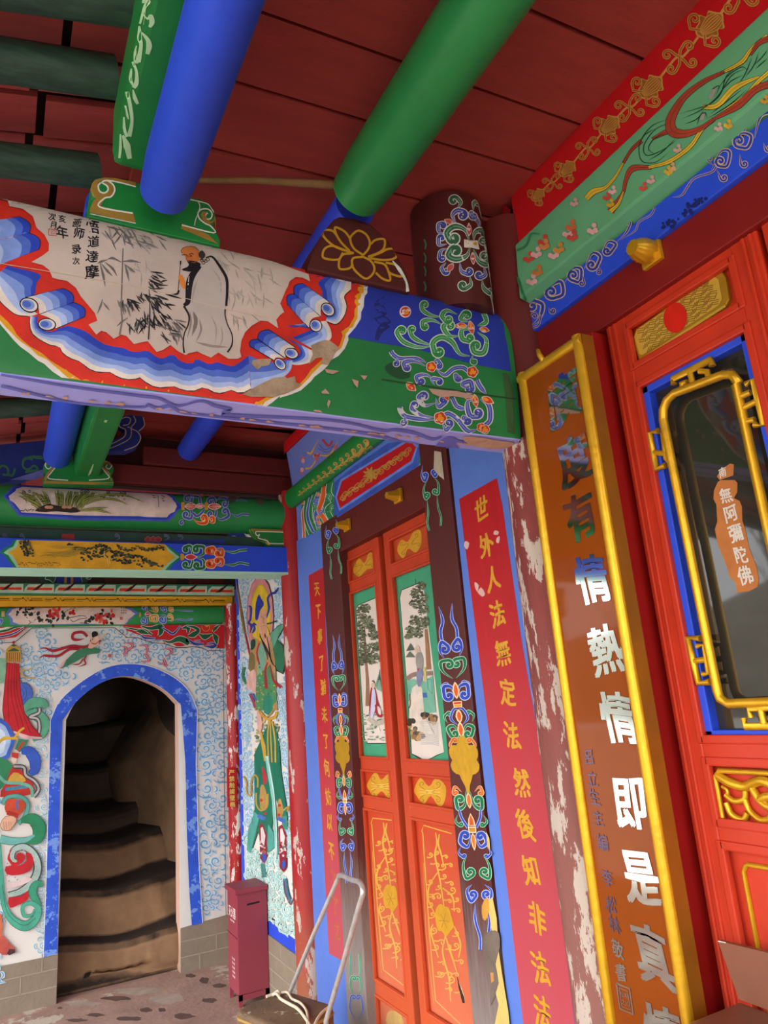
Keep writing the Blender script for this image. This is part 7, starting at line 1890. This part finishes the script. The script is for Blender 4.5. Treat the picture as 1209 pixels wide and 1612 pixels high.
# pierced gilt plate low on the leaf
cp = MB()
CXp = RX + .010
cy0 = at(1133, 1262, 0, CXp).y; cy1 = rl0 + rl1 - cy0
z0_, z1_ = at(1160, 1300, 0, CXp).z, at(1150, 1214, 0, CXp).z
cc = .014
oc = [(cy0, z0_ + cc), (cy0, z1_ - cc), (cy0 - cc, z1_), (cy1 + cc, z1_), (cy1, z1_ - cc), (cy1, z0_ + cc), (cy1 + cc, z0_), (cy0 - cc, z0_)]
cp.tube([(CXp, a, b_) for a, b_ in oc + oc[:2]], .006, GOLD, 8)
w_c = cy0 - cy1; h_c = z1_ - z0_
def cpt(a, b_): return (CXp + .004 - .003 * math.sin(a * 20), cy0 - a * w_c, z1_ - b_ * h_c)
for mir in (0, 1):
    for L, r in (([(.02, .1), (.12, .22), (.22, .28), (.3, .2), (.4, .15), (.5, .3)], .011), ([(.22, .28), (.2, .5), (.12, .55), (.06, .45)], .0068), ([(.2, .5), (.22, .7), (.3, .85), (.4, .8)], .0068), ([(.28, .3), (.33, .5), (.4, .6), (.5, .55)], .009), ([(.05, .6), (.08, .8), (.16, .88), (.2, .75)], .0068), ([(.4, .8), (.45, .65), (.5, .75)], .011), ([(.33, .5), (.4, .42), (.5, .42)], .010), ([(.04, .3), (.08, .36), (.07, .5)], .004)):
        L2_ = [(1 - a, b_) if mir else (a, b_) for a, b_ in L]
        cp.tube(smooth([cpt(a, b_) for a, b_ in L2_], 4), r, GOLD, 8)
# plain panels behind the plates
pan1 = [panel(oy0 + .004, oy1 - .004, a - .003, b_ + .003, RX + .024, ORANGE2) for a, b_ in (bands1[0], bands1[1], bands1[3])]
rim = MB()
ry0 = at(1167, 1362, 0, RX + .018).y; rz1 = at(1185, 1363, 0, RX + .018).z
ry1 = rl0 + rl1 - ry0
rc = .016
ro = [(ry0, .36 + rc), (ry0, rz1 - rc), (ry0 - rc * .5, rz1 - rc * .3), (ry0 - rc, rz1), (ry1 + rc, rz1), (ry1, rz1 - rc), (ry1, .36 + rc), (ry1 + rc, .36), (ry0 - rc, .36), (ry0, .36 + rc)]
rim.tube([(RX + .022, a, b_) for a, b_ in ro], .006, GOLD, 8)
# next leaf of the same doorway, its edge just in view at the top right corner
rl2 = leaf(rl1 - .012, rl1 - .36, 0.05, zd1, RX, bands1, rst, ORANGE2, mould=.007)
pan2 = [panel(rl1 - .012 - rst, rl1 - .36 + rst, a, b_, RX + .024, ORANGE2) for a, b_ in (bands1[0], bands1[1], bands1[3])]
gls2 = MB(); gls2.box(RX + .034, RX + .038, rl1 - .36 + rst, rl1 - .012 - rst, wz0 + .004, wz1 - .004, glass_mat())
# ------------------------------------------------------------------ loose things on the porch
EXR = mat('extinguisher_cabinet_red', '8c3442', .5, .10, 8, fade=('984854', 0.0, .5, .6))
fb = MB()
fx0, fx1, fy0, fy1 = 1.268, 1.444, 4.40, 4.60
fb.box(fx0, fx1, fy0, fy1, 0.055, 0.565, EXR, .003)
for (a, b_) in ((fx0, fy0), (fx1 - .022, fy0), (fx0, fy1 - .022), (fx1 - .022, fy1 - .022)): fb.box(a, a + .022, b_, b_ + .022, 0.0, 0.06, EXR)
fb.box(fx0, fx1, fy0, fy0 + .004, .03, .06, EXR)
k = Brush(fb, plane=(0, fx0), h=.0008, step=.00001)
local(k, 365.5, 1436).text('灭火器', (0, 0), .62, 'e8d8d4', wid=.46, bold=.007, wob=0)
local(k, 366, 1449)
for j in range(6): k.line([(-.42 + .15 * j, 0), (-.34 + .15 * j, .03)], .09, 'd8c0c0', 1)
local(k, 368, 1525)
for j in range(5):
    for q in range(4): k.line([(-.26 + .15 * q, -.5 + .22 * j), (-.17 + .15 * q, -.5 + .22 * j)], .12, 'd0b0b0', 1)
k = Brush(fb, plane=(0, fx0), h=.0006, step=.00001); k.line([(357, 1463), (374, 1479)], .9, '4a1018', 1)
k = Brush(fb, plane=(1, fy0), h=.0008, step=.00001).zoom(330, 1360, 4.478)
k.poly([(262, 282), (350, 260), (354, 272), (264, 294)], '14080a')
fl = MB(); fl.box(fx0 - .014, fx1 + .004, fy0 - .016, fy1 + .01, 0.565, 0.592, EXR, .004)

sg_ = MB()
sgp = [at(x, y, 1, 5.062) for x, y in ((357, 1209), (369, 1207), (373, 1214), (373, 1271), (358, 1271))]
sg_.prism(sgp, (0, .004, 0), mat('notice_red', 'c41f26', .55, .08), 0)
k = Brush(sg_, plane=(1, 5.062), h=.0006, step=.00001)
for j, s in enumerate('严禁触摸壁画'): k.text(s, (364.5 + j * .25, 1216 + 10 * j), 9, 'e8d06a', wid=9, bold=.02, wob=.02)

STEEL = mat('scuffed_steel_tube', 'd4d4d0', .3, .2, 30, metal=.6)
hd = MB()
hp = [Vector(p) for p in ((1.158, 3.29, .12), (1.158, 3.29, .38), (1.195, 3.09, .63), (1.232, 2.885, .87), (1.226, 2.82, .915), (1.190, 2.64, .935), (1.160, 2.50, .952), (1.148, 2.455, .93), (1.148, 2.50, .87), (1.147, 2.66, .66), (1.146, 2.842, .43), (1.146, 2.846, .12))]
hp2 = smooth(hp[1:11], 5)
hd.tube([hp[0]] + hp2 + [hp[-1]], .0095, STEEL, 12)
pf = MB(); pf.box(.86, 1.20, 2.86, 3.28, .105, .125, STEEL, .004)
whs = []
for (x, y) in ((.90, 2.92), (.90, 3.22), (1.16, 2.92), (1.16, 3.22)):
    w_ = MB(); w_.cyl((x - .014, y, .052), (x + .014, y, .052), .052, mat('black_rubber', '1c1c1c', .7), 24); whs.append(w_)
CASE = mat('weathered_brown_leather', '6b5540', .6, .35, 7, bump=.4, chip='b8ad98', chip_t=.62, chip_s=16)
cs = MB()
cl4 = [Vector((.895, 3.224, 0)), Vector((1.15, 3.262, 0)), Vector((1.255, 2.97, 0)), Vector((1.0, 2.89, 0))]
bm = bmesh.new()
lo4 = [bm.verts.new((p.x, p.y, .127)) for p in cl4]; hi4 = [bm.verts.new((p.x, p.y, .42)) for p in cl4]
bm.faces.new(lo4); bm.faces.new(hi4[::-1])
for i in range(4): bm.faces.new((lo4[i], hi4[i], hi4[(i + 1) % 4], lo4[(i + 1) % 4]))
bmesh.ops.recalc_face_normals(bm, faces=bm.faces[:])
bmesh.ops.bevel(bm, geom=[e_ for e_ in bm.edges if abs(e_.verts[0].co.z - e_.verts[1].co.z) > .1], offset=.055, segments=6, profile=.5, affect='EDGES')
bmesh.ops.bevel(bm, geom=[e_ for e_ in bm.edges if e_.verts[0].co.z > .41 and e_.verts[1].co.z > .41], offset=.02, segments=4, profile=.5, affect='EDGES')
cs.addbm(bm, CASE, True)
pip = MB()
def inset(p, d):
    c = sum(cl4, Vector()) / 4
    return p + (p - c).normalized() * d
ring_ = []
for i in range(4):
    a, b_, c = cl4[i - 1], cl4[i], cl4[(i + 1) % 4]
    u1, u2 = (a - b_).normalized(), (c - b_).normalized()
    ring_ += [b_ + u1 * .055, b_ + (u1 + u2) * .017, b_ + u2 * .055]
pip.tube([Vector((p.x, p.y, .395)) for p in ring_ + ring_[:1]], .006, mat('tan_piping', 'a5834a', .6, .2), 8)
rp = MB()
CORD = mat('cream_cord', 'd8cdb4', .8, .1, 30)
def onz(pts, z): return [at(330 + x / 4.478, 1360 + y / 4.478, 2, z) for x, y in pts]
for q, r in (([(400, 935), (470, 915), (500, 950), (560, 985), (620, 1020), (670, 1080), (700, 1128), (715, 1180)], .006), ([(470, 915), (545, 905), (580, 950), (640, 980), (680, 1030), (690, 1080), (690, 1150)], .005), ([(850, 1000), (790, 1050), (750, 1110), (735, 1160)], .005)):
    P = smooth([p + Vector((0, 0, 0)) for p in onz(q, .428)], 5)
    rp.tube(P, r, CORD, 8)
rp.tube([onz([(470, 915)], .43)[0] + Vector((.012 * math.cos(a), .012 * math.sin(a), .006 * math.sin(2 * a))) for a in [j * .7 for j in range(10)]], .006, CORD, 8)

# lectern-like box with its lid up, at the lower right
BRL = mat('brown_leatherette', '7c4c38', .42, .10, 10, spec=.4)
lb = MB(); lb.box(1.02, 1.392, .62, 1.176, .0, .90, BRL, .005)
ll = MB()
ll.prism([at(x, y, 0, 1.392) for x, y in ((1163, 1573), (1130, 1481), (1209, 1500), (1245, 1511), (1262, 1600), (1209, 1590))], (.012, 0, 0), BRL, 0)
k = Brush(ll, plane=(0, 1.392), h=.0006); k.line([(1130.5, 1481.5), (1143, 1484)], 1.6, 'd8d0c8', 1)
# batten nailed under the boards, half hidden by the purlins
bt = MB(); bt.tube([at(296, 284, 2, 3.055), at(400, 284, 2, 3.06), at(527, 291, 2, 3.068)], [.008, .010, .013], mat('dry_reed_brown', '8a6a40', .7, .2, 20), 8)
# trees and slope across the courtyard (they show in the glass and the mirror letters)
hl = MB()
rs = []
for i in range(31):
    y = -50 + 5 * i
    h0 = 5.4 + 1.4 * math.sin(i * .5) + .8 * math.sin(i * 1.3)
    rs.append([(-24, y, -.2), (-30, y, h0 * .5), (-38, y, h0 * .8), (-48, y, h0 + 1.6), (-62, y, h0 + 1.2)])
hl.rings(rs, mat('dry_hillside', '8a8274', .95, .25, .6), cap=False, smooth=True, closed=False)
trees = []
BARK = mat('bare_bark', '6a625a', .9, .2, 8)
for (x, y, h, sd) in ((-12.5, 9.2, 7.5, 1), (-13.4, 10.6, 8.4, 2), (-12.0, 12.0, 7.9, 3), (-14.2, 13.3, 8.6, 4), (-13.0, 7.6, 7.2, 5), (-14.5, 5.6, 8.0, 6), (-13.2, 15.2, 8.2, 7), (-13.8, 3.2, 7.6, 8)):
    r = random.Random(sd); t = MB()
    tr_ = [(x + .1 * math.sin(j * .9 + sd), y + .12 * math.sin(j * .7 + 2 * sd), -.14 + h * j / 8) for j in range(9)]
    t.tube(tr_, [.10 * (1 - .85 * j / 8) for j in range(9)], BARK, 8)
    for j in range(26):
        q = r.uniform(.25, .95); b0 = Vector(tr_[int(q * 8)]).lerp(Vector(tr_[min(8, int(q * 8) + 1)]), q * 8 - int(q * 8))
        a = r.uniform(0, 6.28); L = r.uniform(.7, 1.7) * (1.1 - q * .6)
        m1 = b0 + Vector((math.cos(a) * L * .35, math.sin(a) * L * .35, L * .5)); m2 = b0 + Vector((math.cos(a) * L * .5, math.sin(a) * L * .5, L))
        t.tube([b0, m1, m2], [.03 * (1.1 - q), .018 * (1.1 - q), .006], BARK, 5)
        for _ in range(2):
            c = m1.lerp(m2, r.random()); aa = a + r.uniform(-1.2, 1.2)
            t.tube([c, c + Vector((math.cos(aa) * .3, math.sin(aa) * .3, .35))], [.008, .003], BARK, 4)
    trees.append(t)
out_cols = []
for y in (1.64, 3.85):
    out_cols.append(post('column', -1.62, y, .10, -.12, 2.28 if y < 2 else 2.29, REDC, ''))
# ------------------------------------------------------------------ linking every thing with its parts
def solo(mb, name, label, cat, group=None):
    return tag(mb.build(name), label, cat, group)
def centre(mbs):
    xs = [p for m in mbs for p in m.v]
    return Vector(((min(p[0] for p in xs) + max(p[0] for p in xs)) / 2, (min(p[1] for p in xs) + max(p[1] for p in xs)) / 2, min(p[2] for p in xs)))
def assembly(name, label, cat, parts, group=None):
    t = thing(name, centre([m for n, m in parts]), label, cat, group)
    for n, m in parts:
        m.ob = m.build(n, t)
    return t
# columns
g = 'columns of the porch'
solo(near_col, 'column', 'peeling maroon column beside the gold-framed lettered board', 'column', g)
solo(far_col, 'column', 'red column with flaking paint between the side mural and the far blue couplet panel', 'column', g)
solo(corner_col, 'column', 'thin chipped red corner column carrying a small red notice', 'column', g)
solo(out_cols[0], 'column', 'outer red column under the near painted crossbeam', 'column', g)
solo(out_cols[1], 'column', 'outer red column under the far pair of painted beams', 'column', g)
# beams
solo(tie, 'painted_beam', 'large crossbeam painted with an ink monk and bamboo in a blue cloud-scroll frame', 'beam')
solo(gb, 'painted_beam', 'round green far beam with a white orchid panel', 'beam')
solo(bb, 'painted_beam', 'square blue far beam with a yellow mountain landscape panel', 'beam')
solo(tb, 'batten', 'dim painted batten between the green and blue far beams', 'batten')
solo(rb0, 'infill_board', 'dark maroon infill board behind the round green far beam', 'board')
solo(rb1, 'infill_board', 'upper maroon plank above the round green far beam', 'board', 'maroon planks above the far beam')
solo(rb2, 'infill_board', 'lower maroon plank lying on the round green far beam', 'board', 'maroon planks above the far beam')
solo(bz, 'corner_brace', 'small green brace with gilt edge between the two far beams', 'brace')
solo(bz2, 'corner_brace', 'dark blue scrolled brace left of the small green gilt-edged brace', 'brace')
# purlins and rafters
solo(blue_p, 'purlin', 'thick bright blue purlin ending over the monk painting', 'purlin')
solo(green_p, 'purlin', 'thick plain green purlin ending over the yellow lotus block', 'purlin')
solo(blue_p2, 'purlin', 'short blue purlin beyond the crossbeam above the maroon planks', 'purlin')
solo(bplank2, 'purlin', 'blue purlin left of the green scrolled plank above the far beam', 'purlin')
solo(gplank, 'purlin_plank', 'green plank with pale leaf scroll lying on the thick blue purlin', 'plank')
solo(gplank2, 'purlin_plank', 'green scrolled plank resting on the far scroll-ended block', 'plank')
rl_ = ['nearest dark green rafter, cut by the top left corner', 'dark green rafter second from the top left corner', 'dark green rafter third from the top, beside the green scrolled plank', 'dark green rafter just above the monk painting', 'first dark green rafter seen under the crossbeam at the left edge', 'second dark green rafter seen under the crossbeam at the left edge', 'third dark green rafter under the crossbeam at the left edge', 'fourth dark green rafter beyond the crossbeam', 'farthest dark green rafter, over the round green far beam']
for i, mb in enumerate(raft_mb): solo(mb, 'rafter', rl_[i], 'rafter', 'rafters under the eave')
solo(bt, 'wooden_batten', 'thin pale brown batten nailed under the ceiling between the two thick purlins', 'batten')
# blocks
solo(br, 'saddle_block', 'green block with gilt scrolls under the end of the thick blue purlin', 'bracket')
solo(br2, 'saddle_block', 'green block with gilt scrolls on top of the far round green beam', 'bracket')
solo(lo, 'lotus_block', 'maroon block painted with a yellow lotus under the green purlin', 'bracket')
solo(dr, 'short_post', 'maroon drum post with painted scrolls standing on the crossbeam', 'post')
solo(hb, 'hip_board', 'dark blue board with green cloud scroll at the left edge beyond the crossbeam', 'board')
solo(hc, 'cloud_bracket', 'dark blue cloud-shaped bracket right of the green scrolled plank', 'bracket')
# facade, near bay
solo(red1, 'fascia_board', 'red fascia board with raised gold flower vine', 'board')
solo(sage1, 'frieze_board', 'pale green frieze board painted with flying ribbons', 'board')
solo(blue1, 'frieze_board', 'blue frieze board with pale gold cloud scrolls', 'board')
o = solo(lint1, 'lintel', 'dark red lintel with a fluted gilt stud above the glazed door', 'lintel')
stud1.build('stud', o)
solo(jamb1, 'door_jamb', 'plain crimson jamb between the lettered board and the glazed door', 'jamb')
parts = [('lacquer_panel', bpan_), ('gilt_frame', bfr), ('edge', bsd), ('hanging_hook', hk)] + board_chars
assembly('couplet_board', 'tall amber lacquered board with mirror lettering in a gilt frame', 'sign', parts)
t = assembly('door_leaf', 'vermilion door leaf with gilt tracery over a glass pane', 'door', [('frame', rleaf), ('window_frame', bfm), ('glass_pane', gls), ('tracery', trac), ('fret_plate', fp), ('pierced_plate', cp), ('panel', pan1[0]), ('panel', pan1[1]), ('panel', pan1[2])])
stk.build('decal', gls.ob); rim.build('gilt_rim', pan1[0].ob)
assembly('door_leaf', 'vermilion door leaf cut off by the right edge, beside the traceried leaf', 'door', [('frame', rl2), ('glass_pane', gls2), ('panel', pan2[0]), ('panel', pan2[1]), ('panel', pan2[2])])
# facade, second bay
solo(couplet_r, 'couplet_strip_board', 'blue panel with a broad red strip of gold characters, beside the peeling column', 'panel', 'red couplet strips beside the double door')
solo(couplet_l, 'couplet_strip_board', 'narrow blue panel with a red strip of gold characters, beside the far red column', 'panel', 'red couplet strips beside the double door')
solo(jamb_r, 'door_jamb', 'maroon jamb with lotus scrolls and yellowed bare foot, right of the double door', 'jamb', 'scroll-painted jambs')
solo(jamb_l, 'door_jamb', 'maroon jamb with lotus scrolls, left of the double door', 'jamb', 'scroll-painted jambs')
o = solo(lintel2, 'lintel', 'maroon lintel with two faceted gilt studs over the double door', 'lintel')
for m in stud2: m.build('stud', o)
solo(frieze2, 'frieze_board', 'blue frieze board with a red gold-vined panel above the double door', 'board')
solo(gr, 'moulding', 'round green moulding with gold scrolls above the red-panelled frieze', 'moulding')
solo(apsara2, 'frieze_board', 'periwinkle frieze board with yellow ribbons above the green moulding', 'board')
solo(fascia2, 'fascia_board', 'short red fascia board seen under the crossbeam', 'board')
PN = {0: 'bottom_panel', 1: 'vine_panel', 2: 'waist_panel', 3: 'picture_panel', 4: 'top_panel'}
for i, lab in enumerate(('left leaf of the vermilion double door, picture of a red-robed figure under a pine', 'right leaf of the vermilion double door, picture of an old figure by rocks')):
    assembly('door_leaf', lab, 'door', [('frame', leaf_frames[i])] + [(PN[b_], m) for m, b_ in leaf_panels[i]], 'leaves of the painted double door')
# end wall header
solo(cor, 'fret_moulding', 'green strip with red and white fret blocks above the arch wall', 'moulding')
solo(yel, 'moulding', 'yellow moulding with black key marks above the peony beam', 'moulding')
solo(pb, 'painted_beam', 'green header beam with a white peony panel over the arch', 'beam')
solo(va, 'valance_board', 'red valance with green leaf carving right of the flying figure', 'board')
solo(va2, 'valance_board', 'red valance corner with green bands at the left edge', 'board')
o = solo(bk, 'gable_block', 'dark blue block with two gilt bars above the fret strip', 'block')
for w_ in bkw: w_.build('green_wing', o)
# loose things
assembly('extinguisher_cabinet', 'tall dusty red fire extinguisher box with white lettering in the corner', 'cabinet', [('body', fb), ('lid', fl)])
solo(sg_, 'notice', 'small red vertical notice on the corner column', 'sign')
assembly('hand_trolley', 'hand trolley with a bent steel tube handle', 'trolley', [('handle', hd), ('platform', pf)] + [('wheel', w_) for w_ in whs])
assembly('leather_case', 'worn brown case with rounded corners lying on the hand trolley', 'case', [('body', cs), ('piping', pip)])
solo(rp, 'cord', 'cream cord knotted across the worn brown case', 'cord')
assembly('lectern_box', 'brown leatherette box with its lid raised, at the lower right edge', 'box', [('body', lb), ('lid', ll)])
tag(hl.build('ground_hill'), kind='structure')
tl = ['nearer', 'taller']
for i, t in enumerate(trees):
    solo(t, 'bare_tree', 'bare leafless tree across the courtyard, mirrored in the door glass', 'tree', 'bare trees across the courtyard')
